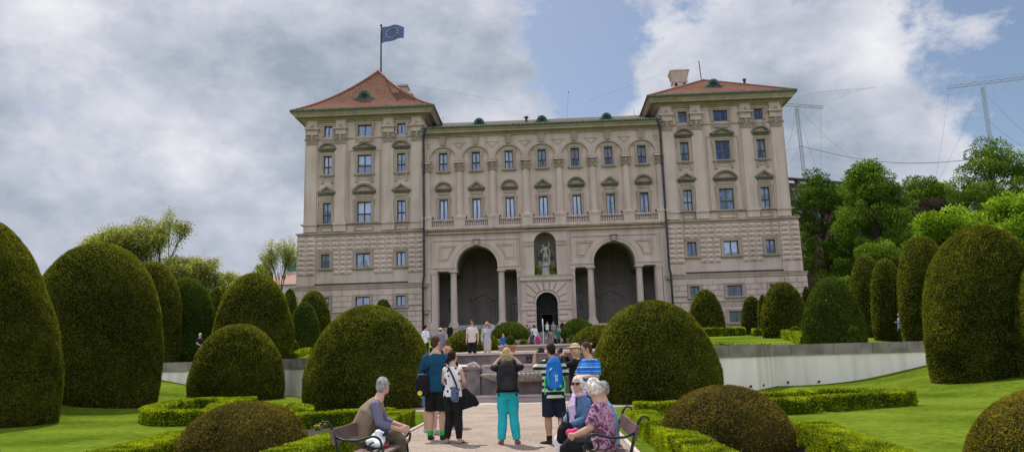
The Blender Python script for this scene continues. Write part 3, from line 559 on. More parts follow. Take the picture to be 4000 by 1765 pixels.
# --- benches: cast iron ends with a scrolled arm, planks of seat and back
M_SLAT = mat('brown_bench_paint', (.105, .060, .052), rough=.55, bump=.3, bscale=18, vscale=5, n1=(.16, .10, .085)); M_CAST = mat('green_cast_iron', (.004, .020, .016), rough=.5, spec=.3)
def bench(label, loc, rz, L_=1.75):
    r = empty('park_bench', loc, rz, label, 'bench', 'benches beside the gravel path')      # local: sits facing +Y, length along X
    for z, y, w in ((.66, -.235, .155), (.50, -.185, .06)):
        q = MB(); q.add([(-L_/2, y, z-w/2), (L_/2, y, z-w/2), (L_/2, y-.035, z+w/2), (-L_/2, y-.035, z+w/2), (-L_/2, y+.028, z-w/2+.005), (L_/2, y+.028, z-w/2+.005), (L_/2, y-.007, z+w/2+.005), (-L_/2, y-.007, z+w/2+.005)], [(0, 1, 2, 3), (7, 6, 5, 4), (0, 4, 5, 1), (1, 5, 6, 2), (2, 6, 7, 3), (3, 7, 4, 0)])
        if w > .1: q.build('back_slat', M_SLAT, r)
    for y0, y1 in ((-.16, -.045), (-.03, .085), (.10, .215), (.23, .31)):
        q = MB(); q.box(-L_/2, L_/2, y0, y1, .425-.02*(y0 < 0), .455-.02*(y0 < 0)); q.build('seat_slat', M_SLAT, r)
    for s in (-1, 1):
        x = s*(L_/2-.06 if s*0 else L_/2-.05); q = MB()
        q.tube([(x, -.16, 0), (x, -.17, .2), (x, -.16, .42), (x, -.21, .6), (x, -.27, .78), (x, -.31, .83), (x, -.36, .82), (x, -.385, .78)], [.018, .016, .018, .016, .014, .013, .011, .008], 8)
        q.tube([(x, .30, 0), (x, .27, .10), (x, .29, .25), (x, .27, .40), (x, .2, .405), (x, -.16, .395)], [.022, .018, .018, .020, .018, .018], 8)
        pts = [(x, -.22, .66), (x, -.12, .62), (x, .03, .615), (x, .15, .645)]
        for i in range(17): a = math.pi*.6-i*.42; rr = .105*(1-i/24); pts.append((x, .215+rr*math.cos(a), .555+rr*math.sin(a)))
        q.tube(pts, [.014]*4+[.015-.0004*i for i in range(17)], 8)
        q.tube([(x, .27, .40), (x, .31, .46), (x, .32, .54)], [.018, .016, .014], 8)
        q.tube([(x, -.16, .05), (x, .06, .16), (x, .30, .05)], .014, 6)
        q.build('cast_iron_end', M_CAST, r, smooth=True)
    return r
bench('weathered brown bench with green cast-iron arms at the left of the path', (BLx+.26, BLy+.92, 0), math.radians(-90)); bench('brown bench with green cast-iron arms at the right of the path', (BRx-.22, BRy+.92, 0), math.radians(90))

# --- statue group in the niche
M_STAT = mat('statue_stone', (.38, .345, .30), rough=.8, bump=.4, bscale=9, vscale=3, n1=(.26, .235, .205))
z0 = 8.27+ZC; sr = empty('statue', (0, FY+.25, z0), 0, 'pale stone statue of a muscular man wrestling with a raised arm, in the central niche', 'statue')
q = MB(); q.lathe([(.62, 0), (.62, .12), (.50, .18), (.44, .5), (.40, .9), (.50, 1.0), (.46, 1.1)], 0, 0, 16); q.build('pedestal', M_STAT, sr)
q = MB(); hs = 2.15; zb = 1.1
V_ = lambda x, y, z: (x*hs, y*hs, zb+z*hs)
q.tube([V_(0, 0, .47), V_(.01, 0, .53), V_(.03, 0, .63), V_(.0, 0, .74), V_(-.03, 0, .83), V_(-.06, 0, .88)], [(.16, .13), (.2, .14), (.17, .13), (.23, .15), (.2, .11), (.08, .08)], 14)
q.ball(V_(-.10, -.03, .93), (.11, .13, .14)); q.ball(V_(-.12, -.06, .90), (.09, .10, .11))
q.tube([V_(.08, 0, .81), V_(.17, -.02, .87), V_(.21, -.02, .98), V_(.18, -.02, 1.06)], [.09, .08, .06, .05], 10); q.ball(V_(.18, -.02, 1.08), .08, 8, 6)
q.tube([V_(-.10, 0, .80), V_(-.19, -.04, .70), V_(-.16, -.09, .60), V_(-.08, -.1, .55)], [.09, .08, .06, .05], 10)
q.tube([V_(-.03, 0, .52), V_(-.06, -.03, .38), V_(-.08, -.02, .27), V_(-.09, .02, .08), V_(-.12, -.05, .02)], [.14, .12, .085, .06, .06], 12)
q.tube([V_(.06, 0, .52), V_(.08, -.05, .38), V_(.06, -.02, .26), V_(.10, .03, .10), V_(.09, -.05, .02)], [.14, .12, .085, .06, .06], 12)
q.tube([V_(.16, .02, .78), V_(.22, .03, .55), V_(.18, .04, .35), V_(.20, .02, .1)], [.07, .10, .12, .14], 10)
for x, y, z, r in ((.16, -.06, .04, .22), (.04, -.08, .02, .24), (-.08, -.06, .0, .2), (.2, 0, .14, .14), (0, .05, .08, .26)): q.ball(V_(x, y, z), (r, r*.9, r*.7))
link('figure', rmesh(q, .035, 'figure', M_STAT, 1), sr)
q = MB(); q.ring(arc(.1, zb+1.0, .85, 180, 0, 16), arc(.1, zb+1.0, .72, 180, 0, 16), .52, .70); q.lathe([(.001, .0)], 0, 0, 4) if False else None
for a in range(9): w = math.radians(a*22.5); q.tube([(.1, .6, zb+1.0), (.1+.72*math.cos(w), .6, zb+1.0+.72*math.sin(w))], .05, 5)
q.box(-.75, .95, .50, .75, zb-1.0, zb+.5); q.build('shell_backdrop', M_STAT, sr)
# ================================================================= PALACE
def plaster(name, c, c2, diag=False):
    m = mat(name, c, rough=.9, spec=.15, n1=c2, bump=.15, bscale=9, vscale=.45)
    nt = m.node_tree; N = nt.nodes; L = nt.links; b = N['Principled BSDF']
    src = b.inputs['Base Color'].links[0].from_socket
    tc = [n for n in N if n.type == 'TEX_COORD'][0]
    mp = N.new('ShaderNodeMapping'); mp.inputs['Scale'].default_value = (1.6, 1.6, .16)
    n2 = N.new('ShaderNodeTexNoise'); n2.inputs['Scale'].default_value = 1; n2.inputs['Detail'].default_value = 7
    L.new(tc.outputs['Object'], mp.inputs[0]); L.new(mp.outputs[0], n2.inputs['Vector'])
    r = N.new('ShaderNodeValToRGB'); r.color_ramp.elements[0].position = .3; r.color_ramp.elements[0].color = (.80, .785, .765, 1)
    r.color_ramp.elements[1].position = .55; r.color_ramp.elements[1].color = (1, 1, 1, 1)
    L.new(n2.outputs['Fac'], r.inputs[0])
    mx = N.new('ShaderNodeMix'); mx.data_type = 'RGBA'; mx.blend_type = 'MULTIPLY'; mx.inputs['Factor'].default_value = 1
    L.new(src, mx.inputs['A']); L.new(r.outputs[0], mx.inputs['B']); L.new(mx.outputs['Result'], b.inputs['Base Color'])
    return m
M_WALL = plaster('plaster_wall', (.575, .452, .395), (.50, .392, .345))
M_TRIM = plaster('stone_trim', (.44, .35, .29), (.35, .28, .23))
M_DARKTRIM = plaster('weathered_trim', (.24, .205, .16), (.15, .13, .10))
M_RUST = plaster('rusticated_plaster', (.59, .46, .405), (.505, .392, .35))
M_INNER = plaster('dark_inner_plaster', (.27, .235, .215), (.22, .19, .175))
M_WOOD = mat('window_wood', (.035, .018, .014), rough=.5)
M_WOOD2 = mat('window_casement', (.30, .27, .25), rough=.5)
M_LEAD = mat('lead_flashing', (.035, .04, .055), rough=.5)
M_PIPE = mat('drainpipe_metal', (.03, .035, .045), rough=.45, metal=.3)
M_COPPER = mat('green_copper', (.11, .21, .17), rough=.7, n1=(.04, .08, .07), vscale=6)
M_IRON = mat('wrought_iron', (.05, .052, .06), rough=.5)
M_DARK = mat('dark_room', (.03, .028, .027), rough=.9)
M_CURT = mat('white_curtain', (.50, .51, .54), rough=.9)
def glassmat():
    m = bpy.data.materials.new('window_glass'); m.use_nodes = True; N = m.node_tree.nodes; L = m.node_tree.links
    N.remove(N['Principled BSDF'])
    g = N.new('ShaderNodeBsdfGlossy'); g.inputs['Roughness'].default_value = .03; g.inputs['Color'].default_value = (.50, .62, .84, 1)
    t = N.new('ShaderNodeBsdfTransparent'); t.inputs['Color'].default_value = (.8, .87, .92, 1)
    mx = N.new('ShaderNodeMixShader'); mx.inputs[0].default_value = .24
    tc = N.new('ShaderNodeTexCoord'); ns = N.new('ShaderNodeTexNoise'); ns.inputs['Scale'].default_value = 1.3
    bp = N.new('ShaderNodeBump'); bp.inputs['Strength'].default_value = .12; bp.inputs['Distance'].default_value = .05
    L.new(tc.outputs['Object'], ns.inputs['Vector']); L.new(ns.outputs['Fac'], bp.inputs['Height']); L.new(bp.outputs[0], g.inputs['Normal'])
    L.new(t.outputs[0], mx.inputs[1]); L.new(g.outputs[0], mx.inputs[2]); L.new(mx.outputs[0], N['Material Output'].inputs[0])
    return m
M_GLASS = glassmat()
def tilemat(name, c1, c2, c3):
    """clay tiles: rows along the slope and staggered joints, drawn in the roof's own x / height"""
    m = bpy.data.materials.new(name); m.use_nodes = True; N = m.node_tree.nodes; L = m.node_tree.links; b = N['Principled BSDF']
    uv = N.new('ShaderNodeUVMap'); uv.uv_map = 'UVMap'
    br = N.new('ShaderNodeTexBrick'); br.inputs['Scale'].default_value = 1; br.inputs['Brick Width'].default_value = .34; br.inputs['Row Height'].default_value = .30
    br.inputs['Mortar Size'].default_value = .055; br.inputs['Mortar Smooth'].default_value = .6; br.inputs['Color1'].default_value = (*c1, 1); br.inputs['Color2'].default_value = (*c2, 1)
    br.inputs['Mortar'].default_value = (*c3, 1)
    L.new(uv.outputs[0], br.inputs['Vector'])
    ns = N.new('ShaderNodeTexNoise'); ns.inputs['Scale'].default_value = .35; ns.inputs['Detail'].default_value = 6; L.new(uv.outputs[0], ns.inputs['Vector'])
    mx = N.new('ShaderNodeMix'); mx.data_type = 'RGBA'; mx.blend_type = 'MULTIPLY'; mx.inputs['Factor'].default_value = .75
    r = N.new('ShaderNodeValToRGB'); r.color_ramp.elements[0].position = .35; r.color_ramp.elements[0].color = (.62, .6, .58, 1); r.color_ramp.elements[1].position = .65
    L.new(ns.outputs['Fac'], r.inputs[0]); L.new(br.outputs['Color'], mx.inputs['A']); L.new(r.outputs[0], mx.inputs['B']); L.new(mx.outputs['Result'], b.inputs['Base Color'])
    b.inputs['Specular IOR Level'].default_value = .05
    bp = N.new('ShaderNodeBump'); bp.inputs['Strength'].default_value = .9; bp.inputs['Distance'].default_value = .08; bp.invert = True
    L.new(br.outputs['Fac'], bp.inputs['Height']); L.new(bp.outputs[0], b.inputs['Normal']); b.inputs['Roughness'].default_value = .95
    return m
M_TILE = tilemat('clay_tiles', (.34, .165, .105), (.25, .122, .082), (.075, .036, .026))
M_TILE2 = tilemat('weathered_tiles', (.26, .19, .15), (.20, .155, .125), (.10, .085, .07))

PALZ = 3.0
palace = empty('palace', (0, FY, PALZ), 0, 'long beige palace with two hipped-roof towers, seven arcaded bays and two tall open arches', 'palace')
PO = (0, 0, ZC-PALZ)                     # heights below are measured from the camera's eye level
def pb(mb, name, mats, smooth=False, parent=None): return mb.build(name, mats, parent or palace, smooth=smooth, off=PO)

# ---- windows -----------------------------------------------------
def pane_part(parent, x, w, z0, z1, y, kind, lx=True):
    """dark outer frame, lighter casement bars, glass and curtains; kind gives the split"""
    f = MB(); h = w/2; t = .07
    f.box(x-h, x-h+t, y-.05, y+.05, z0, z1); f.box(x+h-t, x+h, y-.05, y+.05, z0, z1)
    f.box(x-h+t, x+h-t, y-.05, y+.05, z1-t, z1); f.box(x-h+t, x+h-t, y-.05, y+.05, z0, z0+t*.8)
    f.box(x-.035, x+.035, y-.06, y+.04, z0+t*.8, z1-t)
    zt = None
    if kind == 'cross':
        zt = z0+(z1-z0)*.42; f.box(x-h+t, x+h-t, y-.07, y+.03, zt-.05, zt+.05)
    f.k = 1
    cells = [(z0+t*.8, z1-t)] if zt is None else [(z0+t*.8, zt-.05), (zt+.05, z1-t)]
    for a, b in cells:
        for s in (-1, 1):
            xa, xb = (x-h+t, x-.035) if s < 0 else (x+.035, x+h-t)
            e = .035
            f.box(xa, xa+e, y-.035, y+.02, a, b); f.box(xb-e, xb, y-.035, y+.02, a, b)
            f.box(xa+e, xb-e, y-.035, y+.02, b-e, b); f.box(xa+e, xb-e, y-.035, y+.02, a, a+e)
    pb(f, 'window_frame', [M_WOOD, M_WOOD2], parent=parent)
    g = MB(); g.add([(x-h+.03, y, z0+.03), (x+h-.03, y, z0+.03), (x+h-.03, y, z1-.03), (x-h+.03, y, z1-.03)], [(0, 1, 2, 3)])
    pb(g, 'pane', M_GLASS, parent=parent)
def curtain(parent, x, w, z0, z1, y, style):
    c = MB(); h = w/2
    if style == 'tied':                 # two drapes drawn aside towards the sill
        for s in (-1, 1):
            n = 10; a = []; b = []
            for i in range(n+1):
                t = i/n; z = z1-(z1-z0)*t; inner = h*(.10+.72*t**1.2)
                a.append((x+s*h*.97, y+.01*math.sin(i*2), z)); b.append((x+s*inner, y+.03*math.cos(i*1.7), z))
            c.strip(a, b) if s < 0 else c.strip(b, a)
    else:                               # blind drawn part of the way
        zb = z1-(z1-z0)*style
        c.add([(x-h*.95, y, zb), (x+h*.95, y, zb), (x+h*.95, y, z1), (x-h*.95, y, z1)], [(0, 1, 2, 3)])
    pb(c, 'curtain', M_CURT, parent=parent)
def surround(x, w, z0, z1, y, fw=.24, ped=None, pz=None, pw=None, sill=True, apron=None, frieze=None, ears=True, arch_top=None):
    m = MB(); h = w/2; p = y-.10
    o = h+fw
    for s in (-1, 1):
        a, b = sorted((x+s*h, x+s*o)); m.box(a, b, p, y+.02, z0-.02, z1)
        a, b = sorted((x+s*(h+fw*.55), x+s*(o+.03))); m.box(a, b, p-.05, y, z0-.02, z1+fw*.3)
    m.box(x-o, x+o, p-.01, y+.02, z1, z1+fw)
    m.box(x-o-.02, x+o+.02, p-.06, y, z1+fw*.62, z1+fw+.03)
    if ears:
        for s in (-1, 1):
            a, b = sorted((x+s*(o-.02), x+s*(o+.14))); m.box(a, b, p-.07, y, z1-.08, z1+fw+.05)
            a, b = sorted((x+s*(o+.031), x+s*(o+.10))); m.box(a, b, p-.03, y, z1-.5, z1-.08)
    if sill: m.box(x-o-.13, x+o+.13, y-.27, y, z0-.14, z0-.02); m.box(x-o-.06, x+o+.06, y-.18, y, z0-.24, z0-.14)
    if apron:
        for s in (-1, 1):
            a, b = sorted((x+s*(o-.28), x+s*(o-.03))); m.box(a, b, y-.12, y, apron, z0-.24)
            m.box(a-.03, b+.03, y-.14, y, apron-.09, apron)
            m.box(a+.08, b-.08, y-.15, y, apron+.06, z0-.3)
        q = o-.42; m.box(x-q, x+q, y-.05, y, apron+.12, apron+.19); m.box(x-q, x+q, y-.05, y, z0-.4, z0-.33)
        m.box(x-q, x-q+.07, y-.05, y, apron+.19, z0-.4); m.box(x+q-.07, x+q, y-.05, y, apron+.19, z0-.4)
    if frieze:
        a, b = frieze; m.box(x-o, x+o, y-.05, y, a, b); m.box(x-o+.1, x+o-.1, y-.09, y, a+.1, b-.1)
    if ped:
        m.k = 1; zb, za = pz; c = zb+.12
        m.box(x-pw+.14, x+pw-.14, y-.16, y, zb-.14, zb); m.box(x-pw+.05, x+pw-.05, y-.30, y, zb, zb+.09); m.box(x-pw, x+pw, y-.38, y, zb+.09, zb+.18)
        zb += .18
        if ped == 'tri':
            m.ring([(x-pw, zb), (x, za), (x+pw, zb)], [(x-pw+.42, zb), (x, za-.2), (x+pw-.42, zb)], y-.38, y)
            m.k = 0; m.prism([(x-pw+.3, zb), (x+pw-.3, zb), (x, za-.16)], y-.14, y)
        else:
            H = za-zb; R = (pw*pw+H*H)/(2*H); cz = za-R; aa = math.degrees(math.asin(pw/R))
            o_ = arc(x, cz, R, 90+aa, 90-aa, 14); k = .80; i_ = [(x+(px-x)*k, zb+(pz_-zb)*.74) for px, pz_ in o_]
            m.ring(o_, i_, y-.38, y)
            m.k = 0; m.prism([(a, max(b, zb)) for a, b in reversed(i_)], y-.14, y)
    return pb(m, 'window', [M_TRIM, M_DARKTRIM])

HOLES = {'L': [], 'R': [], 'M': []}
T0, TS = 18.631, 3.901
def add_window(key, x, w, z0, z1, y, kind, cur=None, **kw):
    HOLES[key].append((x-w/2, x+w/2, z0, z1))
    s = surround(x, w, z0, z1, y, **kw)
    pane_part(s, x, w, z0, z1, y+.22, kind)
    if cur is not None: curtain(s, x, w*.9, z0+.05, z1-.05, y+.33, cur)
    return s
for key, sg in (('L', -1), ('R', 1)):
    for k in (-1, 0, 1):
        x = sg*(T0-k*TS); wide = k == 0; w = 1.46 if wide else .88
        hw = 1.24 if wide else .97
        add_window(key, x, w, 23.74, 24.93, 0, 'plain', fw=.2, sill=False)
        add_window(key, x, w, 19.62, 21.65, 0, 'cross', ['tied', .45, .3, 'tied', None, 'tied'][(k+1)+3*(sg > 0)], fw=.25, ped='tri' if wide else 'seg', pz=(22.25, 23.04), pw=hw, apron=18.80)
        add_window(key, x, w, 14.40, 16.60, 0, 'cross', [.35, .62, None, .25, None, .5][(k+1)+3*(sg > 0)], fw=.25, ped='seg' if wide else 'tri', pz=(17.52, 18.50 if wide else 18.35), pw=hw, sill=False, frieze=(16.98, 17.45))
        add_window(key, x, w if wide else .92, 9.72, 11.17, -.25, 'plain', [.4, 'tied', None, .3, .85, None][(k+1)+3*(sg > 0)], fw=.24, ears=False)
        add_window(key, x, w if wide else .92, 5.64, 6.70, -.3, 'plain', None, fw=.22, ears=False)
        add_window(key, x, w if wide else .92, 3.05, 4.15, -.3, 'plain', None, fw=.2, ears=False)
for i in range(7):
    x = (i-3)*3.45; seg = i % 2 == 0
    add_window('M', x, .86, 19.60, 21.55, .25, 'cross', 'tied', fw=.19)
    add_window('M', x, .88, 14.05, 16.55, .25, 'plain', 'tied', fw=.2, ped='seg' if seg else 'tri', pz=(17.50, 18.42 if seg else 18.36), pw=.90, sill=False, frieze=(16.95, 17.38))

# ---- towers ------------------------------------------------------
def tower(sg, key, apex, tm):
    xi, xo = 12.35, 25.0; X0, X1 = (xi, xo) if sg > 0 else (-xo, -xi); H = HOLES[key]; xc = (X0+X1)/2
    def S(a, b): return tuple(sorted((sg*a, sg*b)))
    up = [h for h in H if h[2] > 13]; ru = [h for h in H if 9 < h[2] < 12]; ba = [h for h in H if h[2] < 7]
    w = MB()
    w.wall(X0, X1, 13.3, 25.6, 0, up, .35)
    for a, b in ((X0, X0), (X1, X1)): w.add([(a, 0, 0), (a, 12.65, 0), (a, 12.65, 26), (a, 0, 26)], [(0, 1, 2, 3)])
    w.add([(X0, 12.65, 0), (X1, 12.65, 0), (X1, 12.65, 26), (X0, 12.65, 26)], [(0, 1, 2, 3)])
    for z in (13.9, 18.8, 23.2): w.add([(X0, .4, z), (X1, .4, z), (X1, 12.6, z), (X0, 12.6, z)], [(0, 1, 2, 3)])
    w.add([(X0, 5, 1), (X1, 5, 1), (X1, 5, 25), (X0, 5, 25)], [(0, 1, 2, 3)])
    pb(w, 'wall', M_WALL)
    # rusticated storey, pyramid blocks between the window frames
    r = MB(); Xa, Xb = (xi, 25.5) if sg > 0 else (-25.5, -xi)
    r.wall(Xa, Xb, 7.88, 13.3, -.25, ru, .5)
    for a in ((Xb,) if sg > 0 else (Xa,)): r.add([(a, -.25, 1), (a, 12.9, 1), (a, 12.9, 13.3), (a, -.25, 13.3)], [(0, 1, 2, 3)])
    pil = [S(12.35, 13.95), S(23.55, 25.5)]; rh = .496
    for row in range(8):
        z0 = 9.02+rh*row; z1 = z0+rh-.05
        spans = [(pil[0], .10), (pil[1], .10), (S(13.95, 23.55), 0)]
        for (a, b), pr in spans:
            cuts = [(c, d) for c, d in [(h[0]-.32, h[1]+.32) for h in ru] if 9.44 < z1 and z0 < 11.5 and c < b and d > a]
            segs = []; cur = a
            for c, d in sorted(cuts): segs.append((cur, c)); cur = d
            segs.append((cur, b))
            for c, d in segs:
                if d-c < .25: continue
                y = -.25-pr
                if pr: r.box(c, d, y, -.2, z0-.025, z1+.03)
                n = max(1, round((d-c)/.78)); st = (d-c)/n
                for j in range(n):
                    u0 = c+st*j+.02; u1 = c+st*(j+1)-.02; mx = (u0+u1)/2; ap = .17; zm = (z0+z1)/2+.0; rg = .08*((row+j) % 2)
                    um0, um1 = (u0+(u1-u0)*(.5-rg*2.5), u0+(u1-u0)*(.5+rg*2.5))
                    r.add([(u0, y, z0), (u1, y, z0), (u1, y, z1), (u0, y, z1), (u0, y-.045, z0+.01), (u1, y-.045, z0+.01), (u1, y-.045, z1-.01), (u0, y-.045, z1-.01), (um0, y-ap, zm), (um1, y-ap, zm)],
                          [(0, 1, 5, 4), (1, 2, 6, 5), (2, 3, 7, 6), (3, 0, 4, 7), (4, 5, 9, 8), (5, 6, 9), (6, 7, 8, 9), (7, 4, 8)])
    for (a, b) in pil: r.box(a, b, -.36, -.2, 7.95, 8.96)
    pb(r, 'rusticated_wall', M_RUST)
    # basement ashlar
    b_ = MB(); Xa, Xb = (xi, 25.8) if sg > 0 else (-25.8, -xi)
    b_.wall(Xa, Xb, 0, 7.80, -.30, ba, .5)
    e = Xb if sg > 0 else Xa; b_.add([(e, -.3, 0), (e, 13, 0), (e, 13, 7.8), (e, -.3, 7.8)], [(0, 1, 2, 3)])
    pil = [S(12.35, 14.0), S(23.6, 25.8)]
    rows = [(z, .49) for z in np.arange(1.9, 7.0, .545) if not 4.75 < z < 5.2]
    for ri, (z0, hgt) in enumerate(rows):
        z1 = z0+hgt
        for (a, b), pr in ((pil[0], .08), (pil[1], .08), (S(14.0, 23.6), 0)):
            cuts = [(h[0]-.3, h[1]+.3) for h in ba if h[2]-.2 < z1 and z0 < h[3]+.25 and h[0]-.3 < b and h[1]+.3 > a]
            segs = []; cur = a
            for c, d in sorted(cuts): segs.append((cur, c)); cur = d
            segs.append((cur, b))
            for c, d in segs:
                if d-c < .3: continue
                y = -.3-pr
                if pr: b_.box(c, d, y, -.25, z0-.03, z1+.025)
                n = max(1, round((d-c)/1.15)); st = (d-c)/n; of = st/2*(ri % 2)
                ed = [c]+[c+of+st*j for j in range(0 if of else 1, n)]+[d]
                for u0, u1 in zip(ed[:-1], ed[1:]):
                    u0 += .025; u1 -= .025
                    if u1-u0 < .1: continue
                    b_.add([(u0, y, z0), (u1, y, z0), (u1, y, z1), (u0, y, z1), (u0+.03, y-.07, z0+.03), (u1-.03, y-.07, z0+.03), (u1-.03, y-.07, z1-.03), (u0+.03, y-.07, z1-.03)],
                           [(0, 1, 5, 4), (1, 2, 6, 5), (2, 3, 7, 6), (3, 0, 4, 7), (4, 5, 6, 7)])
    pb(b_, 'basement_wall', M_RUST)
    # string courses
    def course(prof, *r): c = MB(); c.sweep_rect(prof, *r); pb(c, 'string_course', M_TRIM)
    course([(.3, 4.78), (.42, 4.80), (.42, 5.12), (.52, 5.14), (.52, 5.22), (.3, 5.24)], X0 if sg > 0 else X0-.5, X1+.5 if sg > 0 else X1, 0, 12.6)
    course([(.3, 7.5), (.40, 7.52), (.40, 7.74), (.46, 7.78), (.46, 7.86), (.25, 7.90)], X0 if sg > 0 else X0-.45, X1+.45 if sg > 0 else X1, 0, 12.6)
    course([(.25, 12.98), (.34, 13.0), (.34, 13.12), (.44, 13.2), (.52, 13.26), (.52, 13.36), (.2, 13.42), (.2, 13.44), (.0, 13.5)], X0 if sg > 0 else X0-.12, X1+.12 if sg > 0 else X1, 0, 12.6)
    course([(.0, 14.18), (.10, 14.2), (.18, 14.26), (.26, 14.29), (.26, 14.38), (.0, 14.41)], X0, X1, 0, 12.6)
    course([(0, 23.42), (.09, 23.44), (.09, 23.56), (0, 23.6)], X0, X1, 0, 12.6)
    l = MB(); a, b = S(14.0, 23.6); l.box(a, b, -.40, -.26, 8.02, 8.13); pb(l, 'lead_strip', M_LEAD)
    # pilasters, pedestals, capitals
    for (a, b) in (S(12.5, 13.6), S(15.52, 16.6), S(20.62, 21.7), S(23.65, 24.75)):
        p = MB(); p.box(a-.17, b+.17, -.10, .03, 14.42, 22.9); p.box(a, b, -.24, -.08, 14.42, 22.88)
        p.box(a-.05, b+.05, -.31, -.08, 14.42, 14.92); p.box(a-.03, b+.03, -.28, -.08, 14.92, 14.97)
        p.box(a-.1, b+.1, -.30, .0, 13.5, 14.18); p.box(a-.17, b+.17, -.42, 0, 14.181, 14.40)
        p.box(a-.02, b+.02, -.30, -.0, 24.02, 24.42)
        p.box(a-.10, b+.10, -.40, .0, 24.42, 24.52); p.box(a-.20, b+.20, -.52, .0, 24.52, 24.66)
        p.box(a-.0, b+.0, -.26, .0, 24.66, 25.5); p.box(a+.18, b-.18, -.31, -.2, 24.78, 25.36)
        xm = (a+b)/2; p.k = 1; p.add([(xm-.28, -.312, 24.85), (xm+.28, -.312, 24.85), (xm, -.312, 25.15), (xm, -.40, 24.93)], [(0, 1, 3), (1, 2, 3), (2, 0, 3)])
        pl = pb(p, 'pilaster', [M_WALL, M_TRIM])
        link('capital', CAPITAL, pl, (xm, -.2, 22.86+PO[2]))
    # raised frame round the middle bay, aprons under the attic windows
    q = MB(); a, b = S(16.95, 20.28)
    q.ring([(a, 14.42), (a, 22.15), (b, 22.15), (b, 14.42)], [(a+.12, 14.42), (a+.12, 22.03), (b-.12, 22.03), (b-.12, 14.42)], -.055, .01)
    for k in (-1, 0, 1):
        x = sg*(T0-k*TS); hw = .98 if k == 0 else .62
        q.ring([(x-hw, 22.95+.04), (x-hw, 23.42), (x+hw, 23.42), (x+hw, 22.99)], [(x-hw+.1, 22.99), (x-hw+.1, 23.34), (x+hw-.1, 23.34), (x+hw-.1, 22.99)], -.09, .01)
        for z0, z1 in ((23.03, 23.3),): q.box(x-hw+.28, x+hw-.28, -.12, .0, z0, z1); q.box(x-hw+.36, x+hw-.36, -.15, .0, z0+.07, z1-.07)
        q.box(x-hw+.0, x+hw-.0, -.14, 0, 13.55, 13.62); q.ring([(x-hw, 13.66), (x-hw, 14.08), (x+hw, 14.08), (x+hw, 13.66)], [(x-hw+.12, 13.66), (x-hw+.12, 13.98), (x+hw-.12, 13.98), (x+hw-.12, 13.66)], -.10, .01)
    pb(q, 'panel_moulding', M_TRIM)
    # main cornice
    c = MB()
    c.sweep_rect([(0, 25.32), (.12, 25.34), (.12, 25.46), (.26, 25.5), (.34, 25.62), (.44, 25.66), (.44, 25.74), (.92, 25.76), (.95, 25.92), (1.0, 25.95), (1.05, 26.06), (1.16, 26.18), (1.24, 26.22), (1.24, 26.30), (1.1, 26.34)], X0, X1, 0, 12.65)
    pb(c, 'cornice', M_TRIM)
    # roof: concave hip, UVs in metres
    zc = 26.33; xa, xb, ya, yb = X0-1.28, X1+1.28, -1.28, 13.93; ax, ay = xc, 6.32
    n = 14; V = []; F = []; UV = []
    def rw(t): return 1-t
    def rz(t): return zc+(apex-zc)*(t*.64+.36*t*t) if apex-zc > 6 else zc+(apex-zc)*t
    rf = MB()
    cor = [(xa, ya), (xb, ya), (xb, yb), (xa, yb)]
    for s in range(4):
        p, q2 = cor[s], cor[(s+1) % 4]; Ls = math.dist(p, q2)
        for i in range(n):
            t0, t1 = i/n, (i+1)/n; k = len(V)
            P = [(p, t0), (q2, t0), (q2, t1), (p, t1)]
            for (cc, t) in P:
                V.append((cc[0]+(ax-cc[0])*t, cc[1]+(ay-cc[1])*t, rz(t)+PO[2]))
            F.append((k, k+1, k+2, k+3)); SL = math.hypot(rz(1)-rz(0), 7.6)
            UV += [(-Ls/2*(1-t0), t0*SL), (Ls/2*(1-t0), t0*SL), (Ls/2*(1-t1), t1*SL), (-Ls/2*(1-t1), t1*SL)]
    me = bpy.data.meshes.new('roof'); me.from_pydata(V, [], F); me.materials.append(tm); ul = me.uv_layers.new(name='UVMap')
    for i, u in enumerate(UV): ul.data[i].uv = u
    roof = link('roof', me, palace)
    hp = MB()
    for cc in cor:                       # ridge tiles along the hips
        pts = [(cc[0]+(ax-cc[0])*t, cc[1]+(ay-cc[1])*t, rz(t)+.03) for t in np.linspace(0, 1, 40)]
        hp.tube(pts, [.12+.03*(i % 2) for i in range(40)], 6)
    pb(hp, 'hip_tiles', mat('hip_tile_clay', (.26, .11, .08), vscale=9), parent=roof)
    g = MB()
    for (x0_, y0_), (x1_, y1_) in zip(cor, cor[1:]+cor[:1]):
        g.tube([(x0_, y0_, zc-.02), (x1_, y1_, zc-.02)], .085, 6)
    nn = 60
    for i in range(nn): xq = xa+(xb-xa)*(i+.5)/nn; g.box(xq-.06, xq+.06, ya-.10, ya+.12, zc+.02, zc+.13)
    pb(g, 'gutter', M_COPPER, parent=roof)
    return roof, xc

